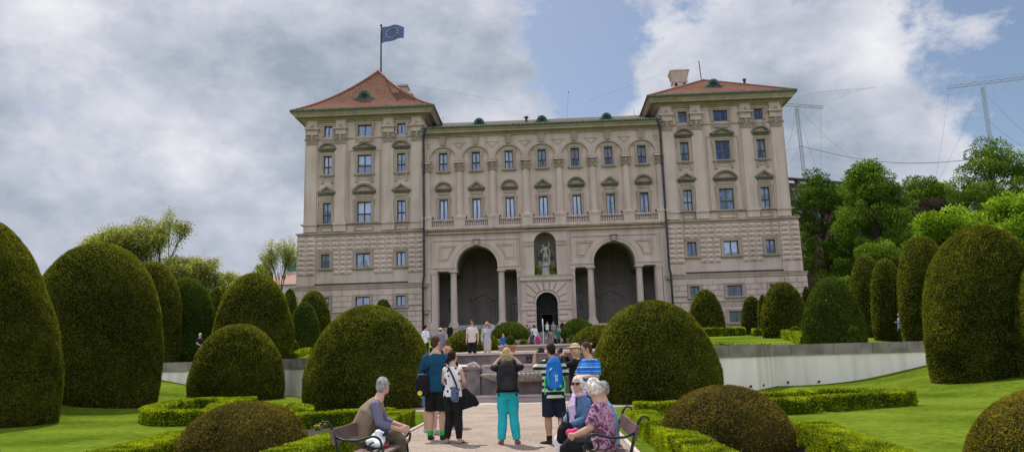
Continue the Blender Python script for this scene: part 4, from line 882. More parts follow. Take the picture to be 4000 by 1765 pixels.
# capital with two volutes, a mask and leaf rows (built once, shared)
def capital_mesh():
    m = MB(); w = .62
    m.box(-w+.08, w-.08, -.02, .15, 0, 1.05)
    for s in (-1, 1):
        c = (s*.44, .70); pts = []
        for i in range(22):
            a = i/21*3.5*math.pi; r = .24*(1-i/26); pts.append((c[0]+s*r*math.cos(a-1.2), -.10-.03*i/21, c[1]+r*math.sin(a+1.9)))
        m.tube(pts, [.055]*22, 6)
        m.tube([(s*.5, -.08, .92), (s*.25, -.12, .86), (s*.12, -.12, .72)], .05, 6)
        m.ball((s*.44, -.12, .70), .07, 8, 6)
    m.ball((0, -.12, .74), (.15, .10, .20), 10, 8); m.ball((0, -.22, .72), (.04, .05, .07), 6, 5)
    m.ball((0, -.14, .50), (.22, .08, .10), 8, 6); m.ball((0, -.12, .97), (.16, .09, .08), 8, 6)
    for r_, z in ((5, .10), (4, .32)):
        for i in range(r_):
            x = (i-(r_-1)/2)*.235; m.ball((x, -.06, z), (.11, .09, .15), 7, 6); m.ball((x, -.13, z+.10), (.07, .05, .05), 6, 5)
    m.box(-w-.02, w+.02, -.20, .15, 1.0, 1.07); m.box(-w+.03, w-.03, -.16, .15, 1.07, 1.14)
    return mesh_of(m, 'capital', M_TRIM, smooth=False)
CAPITAL = capital_mesh()
roofL, xcL = tower(-1, 'L', 33.5, M_TILE)
roofR, xcR = tower(1, 'R', 30.65, M_TILE)

# dormers, chimneys, mast stub
def dormer(x, y, z, s, parent, depth=1.6):
    d = MB(); o = [(x+s*a, z+s*b) for a, b in ((-1.15, 0), (-.98, .12), (-.62, .30), (-.5, .62), (-.25, .86), (0, .93), (.25, .86), (.5, .62), (.62, .30), (.98, .12), (1.15, 0))]
    i_ = [(x+s*a, z+s*b) for a, b in ((-.9, .0), (-.75, .05), (-.48, .18), (-.38, .52), (-.2, .72), (0, .78), (.2, .72), (.38, .52), (.48, .18), (.75, .05), (.9, .0))]
    d.ring(o, i_, y-.12, y+depth)
    face = i_; d.prism(list(reversed(face)), y, y+.05)
    d.k = 1; d.prism([(x+s*.30*math.cos(a), z+s*(.42+.24*math.sin(a))) for a in np.linspace(0, 2*math.pi, 17)[:-1]], y-.03, y+.02)
    d.k = 0; d.ring([(x+s*.36*math.cos(a), z+s*(.42+.30*math.sin(a))) for a in np.linspace(0, 2*math.pi, 17)], [(x+s*.30*math.cos(a), z+s*(.42+.24*math.sin(a))) for a in np.linspace(0, 2*math.pi, 17)], y-.08, y)
    for k in range(11): xx = x+s*(-1+k*.2); d.box(xx-.05, xx+.05, y-.16, y-.02, z-.10, z+.06)
    return pb(d, 'dormer', [M_COPPER, M_DARK], parent=parent)
dormer(-19.1, 1.5, 28.2, 1.25, roofL)
dormer(18.75, 2.2, 28.15, 1.15, roofR)
c = MB(); q0 = at(1552, 343, FY+10); q1 = at(1598, 343, FY+10); q2 = at(1616, 372, FY+10); zt1, zt2 = q0.z-ZC, q2.z-ZC
c.box(q0.x+.12, q1.x-.12, 9.2, 10.6, 26, zt1-.2); c.box(q0.x, q1.x, 9.0, 10.8, zt1-.2, zt1); c.box(q1.x-.1, q2.x-.08, 9.3, 10.3, 26, zt2-.15); c.box(q1.x-.05, q2.x, 9.2, 10.4, zt2-.15, zt2)
pb(c, 'chimney', M_WALL, parent=roofL)
c = MB(); CHX = at(2653, 330, FY+8.5).x
def frus(mb, cx, cy, w0, w1, z0, z1, dd=.8):
    a, b = w0/2, w1/2
    mb.add([(cx-a, cy-a*dd, z0), (cx+a, cy-a*dd, z0), (cx+a, cy+a*dd, z0), (cx-a, cy+a*dd, z0), (cx-b, cy-b*dd, z1), (cx+b, cy-b*dd, z1), (cx+b, cy+b*dd, z1), (cx-b, cy+b*dd, z1)],
           [(0, 3, 2, 1), (4, 5, 6, 7), (0, 1, 5, 4), (1, 2, 6, 5), (2, 3, 7, 6), (3, 0, 4, 7)])
frus(c, CHX, 8.5, 1.6, 1.6, 26, 31.2); frus(c, CHX, 8.5, 1.75, 1.75, 31.2, 31.35); frus(c, CHX, 8.5, 1.62, 2.15, 31.35, 32.45); frus(c, CHX, 8.5, 2.25, 2.25, 32.45, 32.6)
c.k = 1
for x in (CHX-.47, CHX+.47): c.box(x-.14, x+.14, 7.80, 7.95, 30.7, 31.05)
pb(c, 'chimney', [M_WALL, M_DARK], parent=roofR)
c = MB(); c.tube([(22.3, 3.0, 27.6), (22.3, 3.0, 29.2)], .14, 8); c.tube([(22.3, 3.0, 29.2), (22.3, 3.0, 29.35)], .2, 8); pb(c, 'vent_pipe', M_LEAD, parent=roofR)
c = MB(); c.tube([(18.45, 6.3, 30.5), (18.3, 6.3, 33.0)], .05, 6); c.tube([(18.3, 6.3, 33.0), (5.6, 7.5, 29.2)], .007, 4); pb(c, 'lightning_rod', M_LEAD, parent=roofR)
c = MB(); c.tube([(-17.2, 6.6, 32.2), (-4.0, 7.5, 29.6)], .007, 4); pb(c, 'wire', M_LEAD, parent=roofL)

# ---- middle wing -------------------------------------------------
YM = .25
m = MB(); H = [h for h in HOLES['M']]
m.wall(-12.4, 12.4, 13.3, 23.3, YM, H, .35)
m.add([(-12.4, 12.0, 0), (12.4, 12.0, 0), (12.4, 12.0, 24), (-12.4, 12.0, 24)], [(0, 1, 2, 3)])
for z in (13.9, 18.8, 23.9): m.add([(-12.4, .7, z), (12.4, .7, z), (12.4, 12, z), (-12.4, 12, z)], [(0, 1, 2, 3)])
m.add([(-12.4, 5.2, 13.4), (12.4, 5.2, 13.4), (12.4, 5.2, 23.5), (-12.4, 5.2, 23.5)], [(0, 1, 2, 3)])
pb(m, 'wall', M_WALL)
# spandrel sheet over the arches
a_ = MB()
for i in range(7):
    x = (i-3)*3.45; x0, x1 = (x-1.725, x+1.725)
    if i == 0: x0 = -12.4
    if i == 6: x1 = 12.4
    a_.arch_wall(x0, x1, 20.60, 23.3, x, 1.46, 20.66, YM-.16, .17, 24)
    a_.ring(arc(x, 20.66, 1.70, 180, 0, 24), arc(x, 20.66, 1.46, 180, 0, 24), YM-.24, YM-.16)
    a_.ring(arc(x, 20.66, 1.62, 180, 0, 24), arc(x, 20.66, 1.56, 180, 0, 24), YM-.28, YM-.24)
pb(a_, 'arcade', M_WALL)
for i in range(7):
    x = (i-3)*3.45; k = MB()
    k.box(x-.30, x+.30, YM-.34, YM-.1, 22.52, 23.2)
    for j in (-1, 0, 1): k.box(x+j*.17-.05, x+j*.17+.05, YM-.38, YM-.3, 22.58, 23.1); k.box(x+j*.17-.06, x+j*.17+.06, YM-.40, YM-.3, 22.28, 22.46)
    k.box(x-.27, x+.27, YM-.36, YM-.1, 22.38, 22.52); k.box(x-.36, x+.36, YM-.40, YM-.1, 23.12, 23.22)
    pb(k, 'keystone', M_TRIM)
for i in range(8):
    t = MB()
    x = (i-3.5)*3.45
    hw = .72 if 0 < i < 7 else .26
    xx = x if 0 < i < 7 else x+(.22 if i == 0 else -.22)
    t.ring([(xx-hw, 22.58), (xx, 21.88), (xx+hw, 22.58), (xx-hw, 22.58)], [(xx-hw*.72, 22.50), (xx, 22.05), (xx+hw*.72, 22.50), (xx-hw*.72, 22.50)], YM-.20, YM-.15)
    pb(t, 'spandrel_panel', M_TRIM)
for i in range(8):
    x = (i-3.5)*3.45
    c = MB(); c.lathe([(.46, 14.62), (.50, 14.68), (.46, 14.76), (.42, 14.84), (.42, 15.5), (.40, 17), (.36, 19.45), (.41, 19.5), (.37, 19.56)], x, YM-.02, 20)
    c.box(x-.52, x+.52, YM-.62, YM, 20.30, 20.42); c.box(x-.44, x+.44, YM-.52, YM, 20.42, 20.56); c.box(x-.52, x+.52, YM-.6, YM, 20.56, 20.66)
    c.box(x-.36, x+.36, YM-.3, YM, 19.45, 20.32)
    if i in (0, 7):
        pass
    sh = pb(c, 'column', M_WALL, smooth=False)
    link('capital', CAPITAL, sh, (x, YM-.34, 19.50+PO[2]), scale=(.84, 1, .78))
    p = MB(); p.box(x-.56, x+.56, -.50, YM, 13.5, 14.36); p.box(x-.60, x+.60, -.54, YM, 14.30, 14.46); p.box(x-.64, x+.64, -.58, YM, 14.46, 14.56); p.box(x-.54, x+.54, -.46, YM, 14.56, 14.64)
    pb(p, 'pedestal', M_WALL)
bal = MB(); bal.lathe([(.085, 0), (.085, .05), (.05, .08), (.075, .16), (.09, .22), (.075, .30), (.04, .42), (.035, .50), (.06, .53), (.06, .57), (.085, .6)], 0, 0, 8)
BAL = mesh_of(bal, 'baluster', M_WALL, smooth=True)
for i in range(7):
    x = (i-3)*3.45
    r = MB(); r.box(x-1.165, x+1.165, -.42, -.12, 14.20, 14.34); r.box(x-1.165, x+1.165, -.38, -.16, 13.52, 13.62)
    b = pb(r, 'balustrade', M_WALL)
    for j in range(10): link('baluster', BAL, b, (x-1.04+j*.231, -.27, 13.61+PO[2]))
for i in range(7):
    for s in (-1, 1):
        x = (i-3)*3.45+s*1.0; k = MB(); k.tube([(x, -.3, 14.34), (x, -.3, 14.5)], .03, 6); k.tube([(x, -.26, 14.5), (x, -.5, 14.54)], [.05, .09], 8); pb(k, 'floodlight', M_LEAD)
f = MB(); f.box(-12.4, 12.4, -.5, 1.0, 13.30, 13.5); f.box(-12.38, 12.38, -.36, .3, 13.18, 13.30); f.box(-12.36, 12.36, -.26, .3, 12.86, 12.93)
f.box(-2.35, 2.35, -.72, -.3, 13.30, 13.52); f.box(-2.3, 2.3, -.62, -.3, 13.16, 13.30); f.box(-2.3, 2.3, -.55, -.2, 12.84, 12.92)
f.box(-12.4, 12.4, -.0, YM, 22.92+.28, 23.3)
f.box(-12.39, 12.39, -.04, 1.0, 12.861, 13.179)
pb(f, 'string_course', M_WALL)
c = MB(); prof = [(YM-.16, 23.18), (YM-.26, 23.2), (YM-.26, 23.34), (YM-.36, 23.4), (YM-.40, 23.5), (YM-.78, 23.53), (YM-.80, 23.68), (YM-.88, 23.74), (YM-.98, 23.86), (YM-1.02, 23.98), (YM-.9, 24.02), (YM+.5, 24.02)]
for (ya, za), (yb, zb) in zip(prof[:-1], prof[1:]): c.add([(-12.36, ya, za), (12.36, ya, za), (12.36, yb, zb), (-12.36, yb, zb)], [(0, 1, 2, 3)])
pb(c, 'cornice', M_TRIM)
V = []; F = []; UV = []
ys = np.linspace(-.80, 8.2, 10)
for i, (y0_, y1_) in enumerate(zip(ys[:-1], ys[1:])):
    z0_ = 24.04+(y0_+.8)*.38; z1_ = 24.04+(y1_+.8)*.38; k = len(V)
    V += [(-12.6, y0_, z0_+PO[2]), (12.6, y0_, z0_+PO[2]), (12.6, y1_, z1_+PO[2]), (-12.6, y1_, z1_+PO[2])]; F.append((k, k+1, k+2, k+3))
    UV += [(-12.6, y0_), (12.6, y0_), (12.6, y1_), (-12.6, y1_)]
k = len(V); V += [(-12.6, 8.2, 27.46+PO[2]), (12.6, 8.2, 27.46+PO[2]), (12.6, 16, 24.2+PO[2]), (-12.6, 16, 24.2+PO[2])]; F.append((k, k+1, k+2, k+3)); UV += [(0, 0), (25, 0), (25, 9), (0, 9)]
me = bpy.data.meshes.new('roof'); me.from_pydata(V, [], F); me.materials.append(M_TILE2); ul = me.uv_layers.new(name='UVMap')
for i, u in enumerate(UV): ul.data[i].uv = u
roofM = link('roof', me, palace)
g = MB(); g.tube([(-12.3, -.82, 24.0), (12.3, -.82, 24.0)], .085, 6)
for i in range(96): x = -12.2+24.4*(i+.5)/96; g.box(x-.06, x+.06, -.93, -.72, 24.04, 24.15)
pb(g, 'gutter', M_COPPER, parent=roofM)
for x in (-6.65, .15, 7.1): dormer(x, 2.2, 24.98, 1.0, roofM, 2.2)
k = MB(); k.tube([(-1.55, 3.4, 25.2), (-1.55, 3.4, 26.15)], .12, 8); k.ball((-1.55, 3.4, 26.15), (.26, .26, .16)); pb(k, 'vent_pipe', M_LEAD, parent=roofM)
for x in (-11.4, -.2, 10.9):
    k = MB(); k.tube([(x, 8.2, 27.35), (x-.03, 8.2, 28.3)], .02, 5); pb(k, 'lightning_rod', M_LEAD, parent=roofM)
k = MB(); k.tube([(3.1, 8.2, 27.35), (3.25, 8.2, 29.3), (3.4, 8.2, 30.6)], .010, 5); k.ball((3.4, 8.2, 30.6), .08, 6, 5); pb(k, 'lightning_rod', M_LEAD, parent=roofM)

# ---- lower storey: two serliana loggias, niche and gate ----------
w = MB(); YL = .05
for sg in (-1, 1):
    cx = sg*6.98
    a, b = sorted((sg*2.5, sg*11.72))
    # panel field with the big arch; sides under the entablature stay open between the columns
    w.arch_wall(a, b, 9.44, 12.86, cx, 2.09, 9.46, YL, 1.1, 28)
    w.box(a if sg > 0 else a, b, YL+.001, YL+1.1, 9.02, 9.44) if False else None
    for c0, c1 in ((2.5, 4.89), (9.07, 11.72)):
        c0, c1 = sorted((sg*c0, sg*c1)); w.box(c0, c1, YL-.0, YL+1.1, 9.02, 9.44)
    c0, c1 = sorted((sg*11.72, sg*12.4)); w.box(c0, c1, YL-.1, YL+1.1, 1, 12.86)
    c0, c1 = sorted((sg*11.0, sg*11.72)); w.box(c0, c1, YL+.12, YL+1.1, 1, 9.02)
    c0, c1 = sorted((sg*2.3, sg*2.95)); w.box(c0, c1, YL+.12, YL+1.1, 1, 9.02)
w.box(-2.5, -2.2, -.1, 1.1, 1.0, 12.85); w.box(2.2, 2.5, -.1, 1.1, 1.0, 12.85)
pb(w, 'loggia_front', M_WALL)
for sg in (-1, 1):
    e = MB()
    cx = sg*6.98
    for c0, c1 in ((2.5, 4.89), (9.07, 11.78)):
        c0, c1 = sorted((sg*c0, sg*c1))
        e.box(c0, c1, YL-.16, YL+.01, 9.34, 9.50); e.box(c0, c1, YL-.08, YL+.01, 9.06, 9.34)
    o = arc(cx, 9.5, 2.48, 180, 0, 30); i_ = arc(cx, 9.5, 2.12, 180, 0, 30); e.ring(o, i_, YL-.09, YL)
    e.ring(arc(cx, 9.5, 2.48, 180, 0, 30), arc(cx, 9.5, 2.38, 180, 0, 30), YL-.14, YL-.09)
    a, b = sorted((sg*2.62, sg*11.54))
    e.ring([(a, 9.5), (a, 12.30), (b, 12.30), (b, 9.5)], [(a+.13, 9.5), (a+.13, 12.17), (b-.13, 12.17), (b-.13, 9.5)], YL-.09, YL)
    # spandrel cartouche frames
    for s2 in (-1, 1):
        e1 = cx+s2*4.0; P = [(e1, 10.05), (e1, 11.85), (cx+s2*1.9, 11.85), (cx+s2*2.28, 11.35), (cx+s2*2.72, 10.75), (cx+s2*2.95, 10.05), (e1, 10.05)]
        cxx = sum(p[0] for p in P[:-1])/6; czz = sum(p[1] for p in P[:-1])/6
        for kk, yy in ((.92, .06), (.74, .10)):
            O = [(cxx+(p[0]-cxx)*kk, czz+(p[1]-czz)*kk) for p in P]; I = [(cxx+(p[0]-cxx)*(kk-.11), czz+(p[1]-czz)*(kk-.11)) for p in P]
            if s2 > 0: O.reverse(); I.reverse()
            e.ring(O, I, YL-yy, YL)
    pb(e, 'entablature', M_WALL)
for sg in (-1, 1):
    cx = sg*6.98; k = MB()
    k.add([(cx-.22, YL-.1, 11.55), (cx+.22, YL-.1, 11.55), (cx+.32, YL-.1, 12.18), (cx-.32, YL-.1, 12.18), (cx-.16, YL-.42, 11.62), (cx+.16, YL-.42, 11.62), (cx+.25, YL-.35, 12.10), (cx-.25, YL-.35, 12.10)],
          [(0, 1, 5, 4), (1, 2, 6, 5), (2, 3, 7, 6), (3, 0, 4, 7), (4, 5, 6, 7)]); k.box(cx-.38, cx+.38, YL-.42, YL-.05, 12.18, 12.26)
    pb(k, 'keystone', M_TRIM)
    for xx, half in ((11.38, 1), (9.42, 0), (4.53, 0), (2.66, 1)):
        x = sg*xx; c = MB()
        if half:
            c.box(x-.27, x+.27, YL-.10, YL+.3, 3.9, 8.7); c.box(x-.36, x+.36, YL-.18, YL+.3, 3.6, 3.75); c.box(x-.33, x+.33, YL-.15, YL+.3, 3.75, 3.9)
            c.box(x-.34, x+.34, YL-.17, YL+.3, 8.84, 9.06); c.box(x-.30, x+.30, YL-.13, YL+.3, 8.7, 8.84); c.box(x-.4, x+.4, YL-.22, YL+.3, 1, 3.6)
            pb(c, 'pilaster', M_WALL)
        else:
            c.box(x-.44, x+.44, YL-.1, YL+.78, 3.6, 3.72); c.box(x-.44, x+.44, YL-.1, YL+.78, 8.92, 9.06)
            c.lathe([(.43, 3.72), (.45, 3.8), (.41, 3.88), (.36, 3.92), (.345, 5.5), (.305, 8.55), (.34, 8.58), (.34, 8.64), (.30, 8.66), (.31, 8.78), (.40, 8.9)], x, YL+.34, 24)
            c.box(x-.5, x+.5, YL-.16, YL+.84, 1, 3.6)
            pb(c, 'column', M_WALL)
# loggia room
l = MB()
for sg in (-1, 1):
    cx = sg*6.98; a, b = sorted((sg*2.4, sg*12.3)); yb = 6.6
    win = [(sg*3.6-.42, sg*3.6+.42, 5.2, 6.9), (sg*10.3-.42, sg*10.3+.42, 5.2, 6.9)]
    l.wall(a, b, 3.2, 9.05, yb, win, .2)
    l.add([(a, yb+.25, 3.2), (b, yb+.25, 3.2), (b, yb+.25, 9), (a, yb+.25, 9)], [(0, 1, 2, 3)])
    l.add([(a, 0, 3.2), (b, 0, 3.2), (b, yb, 3.2), (a, yb, 3.2)], [(0, 1, 2, 3)])
    for xx in (a, b): l.add([(xx, 1, 3.2), (xx, yb, 3.2), (xx, yb, 9.1), (xx, 1, 9.1)], [(0, 1, 2, 3)])
    for c0, c1 in ((2.4, 4.75), (9.21, 12.3)):
        c0, c1 = sorted((sg*c0, sg*c1)); l.add([(c0, 1.1, 9.04), (c1, 1.1, 9.04), (c1, yb, 9.04), (c0, yb, 9.04)], [(0, 1, 2, 3)])
    A = arc(cx, 9.04, 2.25, 180, 0, 20, 2.9); l.strip([(x, 1.1, z) for x, z in A], [(x, yb, z) for x, z in A])
    l.prism(list(reversed(A)), yb-.01, yb+.1)
    l.ring(arc(cx, 9.3, 1.75, 180, 0, 16), arc(cx, 9.3, 1.6, 180, 0, 16), yb-.08, yb)
    for q in (a, ): pass
    l.box(a, b, yb-.12, yb, 7.9, 8.02); l.box(a, b, yb-.08, yb, 4.2, 4.3)
    for xx in (cx-2.2, cx+2.2, cx-3.0*sg, ): l.box(xx-.09, xx+.09, yb-.08, yb, 3.2, 7.9)
    # blind doorway with pediment
    l.ring([(cx-.75, 3.2)]+arc(cx, 5.5, .75, 180, 0, 14)+[(cx+.75, 3.2)], [(cx-.58, 3.2)]+arc(cx, 5.5, .58, 180, 0, 14)+[(cx+.58, 3.2)], yb-.12, yb)
    l.ring([(cx-1.5, 6.5), (cx-1.5, 6.75), (cx, 7.55), (cx+1.5, 6.75), (cx+1.5, 6.5)], [(cx-1.0, 6.5), (cx-1.0, 6.62), (cx, 7.2), (cx+1.0, 6.62), (cx+1.0, 6.5)], yb-.25, yb)
    for s2 in (-1, 1): l.box(cx+s2*1.1-.14, cx+s2*1.1+.14, yb-.12, yb, 3.2, 6.5)
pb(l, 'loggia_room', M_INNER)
for sg in (-1, 1):
    for x in (sg*3.6, sg*10.3):
        f = MB(); f.box(x-.42, x+.42, 6.68, 6.78, 5.2, 6.9); f.k = 1
        f.box(x-.04, x+.04, 6.62, 6.70, 5.2, 6.9); f.box(x-.42, x+.42, 6.62, 6.70, 5.98, 6.05)
        for s2 in (-1, 1): f.box(min(x+s2*.36, x+s2*.42), max(x+s2*.36, x+s2*.42), 6.62, 6.70, 5.2, 6.9)
        pb(f, 'window', [mat('dull_glass', (.05, .055, .06), rough=.15, spec=.5), M_WOOD])
# niche block
n = MB(); YN = -.30
n.arch_wall(-2.22, 2.22, 8.26, 12.86, 0, 1.13, 11.58, YN, .5, 24)
for s in (-1, 1): n.add([(s*2.22, YN, 1), (s*2.22, .4, 1), (s*2.22, .4, 12.86), (s*2.22, YN, 12.86)], [(0, 1, 2, 3)])
nn_ = MB(); nn_.lathe([(1.13, 8.26), (1.13, 11.58)]+[(1.13*math.cos(a), 11.58+1.13*math.sin(a)) for a in np.linspace(.15, 1.5, 8)], 0, YN+.5, 20, 0, math.pi); pb(nn_, 'niche_recess', M_INNER)  # shade of the deep recess put into a darker plaster colour
n.add([(-1.13, YN, 8.27), (1.13, YN, 8.27), (1.13, 1.4, 8.27), (-1.13, 1.4, 8.27)], [(0, 1, 2, 3)])
for s in (-1, 1):
    a, b = sorted((s*1.13, s*2.10)); n.box(a-.0, b, YN-.16, YN, 11.34, 11.58); n.box(a-.04, b+.04, YN-.22, YN, 11.58, 11.68)
    a, b = sorted((s*1.13, s*2.4)); n.box(a, b, YN-.12, YN, 8.27, 8.80)
    a, b = sorted((s*1.13, s*1.98)); n.box(a, b, YN-.06, YN, 8.80, 11.34)
n.box(-2.62, 2.62, YN-.30, YN+.4, 7.80, 8.20); n.box(-2.70, 2.70, YN-.38, YN+.4, 8.20, 8.27); n.box(-2.52, 2.52, YN-.2, YN+.4, 7.70, 7.80)
pb(n, 'niche', M_WALL)
k = MB(); k.box(-2.68, 2.68, YN-.36, YN-.05, 8.272, 8.30); 
for s in (-1, 1):
    a, b = sorted((s*1.09, s*2.16)); k.box(a, b, YN-.24, YN, 11.682, 11.72)
pb(k, 'lead_flashing', M_COPPER)
g = MB(); YG = -.38
g.arch_wall(-2.5, 2.5, 1.0, 7.70, 0, 1.08, 5.50, YG, .9, 24)
for s in (-1, 1): g.add([(s*2.5, YG, 1), (s*2.5, .4, 1), (s*2.5, .4, 7.7), (s*2.5, YG, 7.7)], [(0, 1, 2, 3)])
g.ring(arc(0, 5.5, 1.24, 180, 0, 24), arc(0, 5.5, 1.08, 180, 0, 24), YG-.10, YG)
for s in (-1, 1):
    a, b = sorted((s*1.06, s*2.58)); g.box(a, b, YG-.14, YG, 4.86, 5.22); g.box(a, b, YG-.2, YG, 5.22, 5.30)
    for z0, z1 in ((1.2, 2.3), (2.38, 2.94), (3.02, 3.55), (3.65, 4.16), (4.26, 4.76)):
        a, b = sorted((s*1.12, s*2.05)); g.add([(a, YG, z0), (b, YG, z0), (b, YG, z1), (a, YG, z1), (a+.08, YG-.13, z0+.1), (b-.08, YG-.13, z0+.1), (b-.08, YG-.13, z1-.1), (a+.08, YG-.13, z1-.1)], [(0, 1, 5, 4), (1, 2, 6, 5), (2, 3, 7, 6), (3, 0, 4, 7), (4, 5, 6, 7)])
# voussoirs: wedge blocks round the gate arch reaching a rectangle
bx, bz0, bz1 = 2.05, 5.42, 7.58; edges = [3, 24, 44, 62, 80, 100, 118, 136, 156, 177]
for e0, e1 in zip(edges[:-1], edges[1:]):
    def outp(a):
        c, s_ = math.cos(math.radians(a)), math.sin(math.radians(a)); t = min(bx/abs(c) if abs(c) > 1e-6 else 9e9, (bz1-5.5)/max(s_, 1e-6)); return (t*c, 5.5+t*s_)
    q0, q1 = e0+1.1, e1-1.1; am = [q0, q1]
    pts = [(1.30*math.cos(math.radians(a)), 5.5+1.30*math.sin(math.radians(a))) for a in np.linspace(q0, q1, 5)]
    ca = math.degrees(math.atan2(bz1-5.5, bx)); outs = [outp(q1)]
    for cc in (180-ca, ca):
        if q0 < cc < q1: outs.append(outp(cc))
    outs.append(outp(q0)); poly = pts+outs
    mx = sum(p[0] for p in poly)/len(poly); mz = sum(p[1] for p in poly)/len(poly); n_ = len(poly)
    inn = [(mx+(p[0]-mx)*.86, mz+(p[1]-mz)*.84) for p in poly]
    g.add([(p[0], YG, p[1]) for p in poly]+[(p[0], YG-.14, p[1]) for p in inn], [tuple(range(2*n_-1, n_-1, -1))]+[(i, n_+i, n_+(i+1) % n_, (i+1) % n_) for i in range(n_)])
pb(g, 'gate_front', M_WALL)
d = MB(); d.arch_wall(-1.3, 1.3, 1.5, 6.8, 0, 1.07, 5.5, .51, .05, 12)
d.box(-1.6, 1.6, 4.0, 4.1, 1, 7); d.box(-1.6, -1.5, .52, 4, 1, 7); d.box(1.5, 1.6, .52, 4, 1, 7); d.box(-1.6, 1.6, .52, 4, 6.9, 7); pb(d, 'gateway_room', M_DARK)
ir = MB()
for i in range(13):
    x = -1.02+i*.17; zt = 5.5+math.sqrt(max(0, 1.06**2-x*x)); ir.tube([(x, -.02, 4.42 if abs(x) < .58 else 2.5), (x, -.02, zt)], .018, 4)
for j in range(14):
    z = 4.42+j*.16; hw = 1.06 if z < 5.5 else math.sqrt(max(.01, 1.06**2-(z-5.5)**2)); ir.tube([(-hw, -.02, z), (hw, -.02, z)], .035 if j == 0 else .016, 4)
for s in (-1, 1):
    ir.tube([(s*.58, -.02, 2.5), (s*.58, -.02, 4.42)], .03, 4)
    for j in range(9): z = 2.6+j*.2; ir.tube([(s*.58, -.02, z), (s*1.06, -.02, z)], .016, 4)
pb(ir, 'iron_gate', M_IRON)
# terrace podium and drainpipes
for s in (-1, 1):
    p = MB(); a, b = sorted((s*2.5, s*12.38)); p.box(a, b, -.12, .05, .5, 3.22); p.box(a, b, -.2, .05, 3.22, 3.34); pb(p, 'podium', M_WALL)
    k = MB(); x = s*12.30
    k.tube([(x+s*-.25, -.75, 23.9), (x-s*.1, -.75, 23.5), (x, -.35, 23.0), (x, -.42, 22.6), (x, -.45, 14.6), (x, -.62, 14.2), (x, -.62, 8.6), (x+s*.12, -.62, 8.0), (x+s*.12, -.62, 1.0)], .10, 8)
    for z in np.arange(2.5, 22.5, 2.4): k.tube([(x+(s*.12 if z < 8 else 0), -.62 if z < 14 else -.45, z), (x+(s*.12 if z < 8 else 0), -.62 if z < 14 else -.45, z+.08)], .14, 8)
    pb(k, 'drainpipe', M_PIPE, smooth=True)
# ================================================================= TERRAIN
XC = -0.9                                  # axis of the garden
def Hb(x, y=0):                            # sunken garden: flat, banks rising at the sides
    u = abs(x-XC); t = max(0, u-11.8); return min(1.66, .02*t*t if t < 3 else .18+.155*(t-3))
def lawnmat(name, c1, c2, c3):
    m = bpy.data.materials.new(name); m.use_nodes = True; N = m.node_tree.nodes; L = m.node_tree.links; b = N['Principled BSDF']; b.inputs['Roughness'].default_value = .95; b.inputs['Specular IOR Level'].default_value = .0
    tc = N.new('ShaderNodeTexCoord'); a = N.new('ShaderNodeTexNoise'); a.inputs['Scale'].default_value = .35; a.inputs['Detail'].default_value = 5; L.new(tc.outputs['Object'], a.inputs['Vector'])
    f = N.new('ShaderNodeTexNoise'); f.inputs['Scale'].default_value = 26; f.inputs['Detail'].default_value = 6; f.inputs['Roughness'].default_value = .75; L.new(tc.outputs['Object'], f.inputs['Vector'])
    mx = N.new('ShaderNodeMath'); mx.operation = 'MULTIPLY_ADD'; mx.inputs[1].default_value = .55; L.new(f.outputs['Fac'], mx.inputs[0])
    m2 = N.new('ShaderNodeMath'); m2.operation = 'MULTIPLY'; m2.inputs[1].default_value = .45; L.new(a.outputs['Fac'], m2.inputs[0]); L.new(m2.outputs[0], mx.inputs[2])
    w = N.new('ShaderNodeTexNoise'); w.inputs['Scale'].default_value = 5; w.inputs['Detail'].default_value = 4; L.new(tc.outputs['Object'], w.inputs['Vector'])
    m3 = N.new('ShaderNodeMath'); m3.operation = 'MULTIPLY_ADD'; m3.inputs[1].default_value = .30; m3.inputs[2].default_value = -.15; L.new(w.outputs['Fac'], m3.inputs[0]); m4 = N.new('ShaderNodeMath'); L.new(mx.outputs[0], m4.inputs[0]); L.new(m3.outputs[0], m4.inputs[1]); mx = m4
    r = N.new('ShaderNodeValToRGB'); e = r.color_ramp.elements; e[0].position = .40; e[0].color = (*c1, 1); e[1].position = .60; e[1].color = (*c3, 1); k = e.new(.5); k.color = (*c2, 1)
    L.new(mx.outputs[0], r.inputs[0]); L.new(r.outputs[0], b.inputs['Base Color'])
    bp = N.new('ShaderNodeBump'); bp.inputs['Strength'].default_value = .5; bp.inputs['Distance'].default_value = .03; L.new(f.outputs['Fac'], bp.inputs['Height']); L.new(bp.outputs[0], b.inputs['Normal'])
    return m
M_LAWN = lawnmat('mown_lawn', (.048, .080, .007), (.098, .142, .012), (.155, .205, .024))
M_SOIL = mat('bed_soil', (.035, .026, .02), rough=1, bump=.8, bscale=25, vscale=12, var=.4)
M_GRAVEL = mat('gravel', (.43, .345, .285), rough=.95, bump=.9, bscale=45, vscale=1.2, n1=(.33, .265, .22))
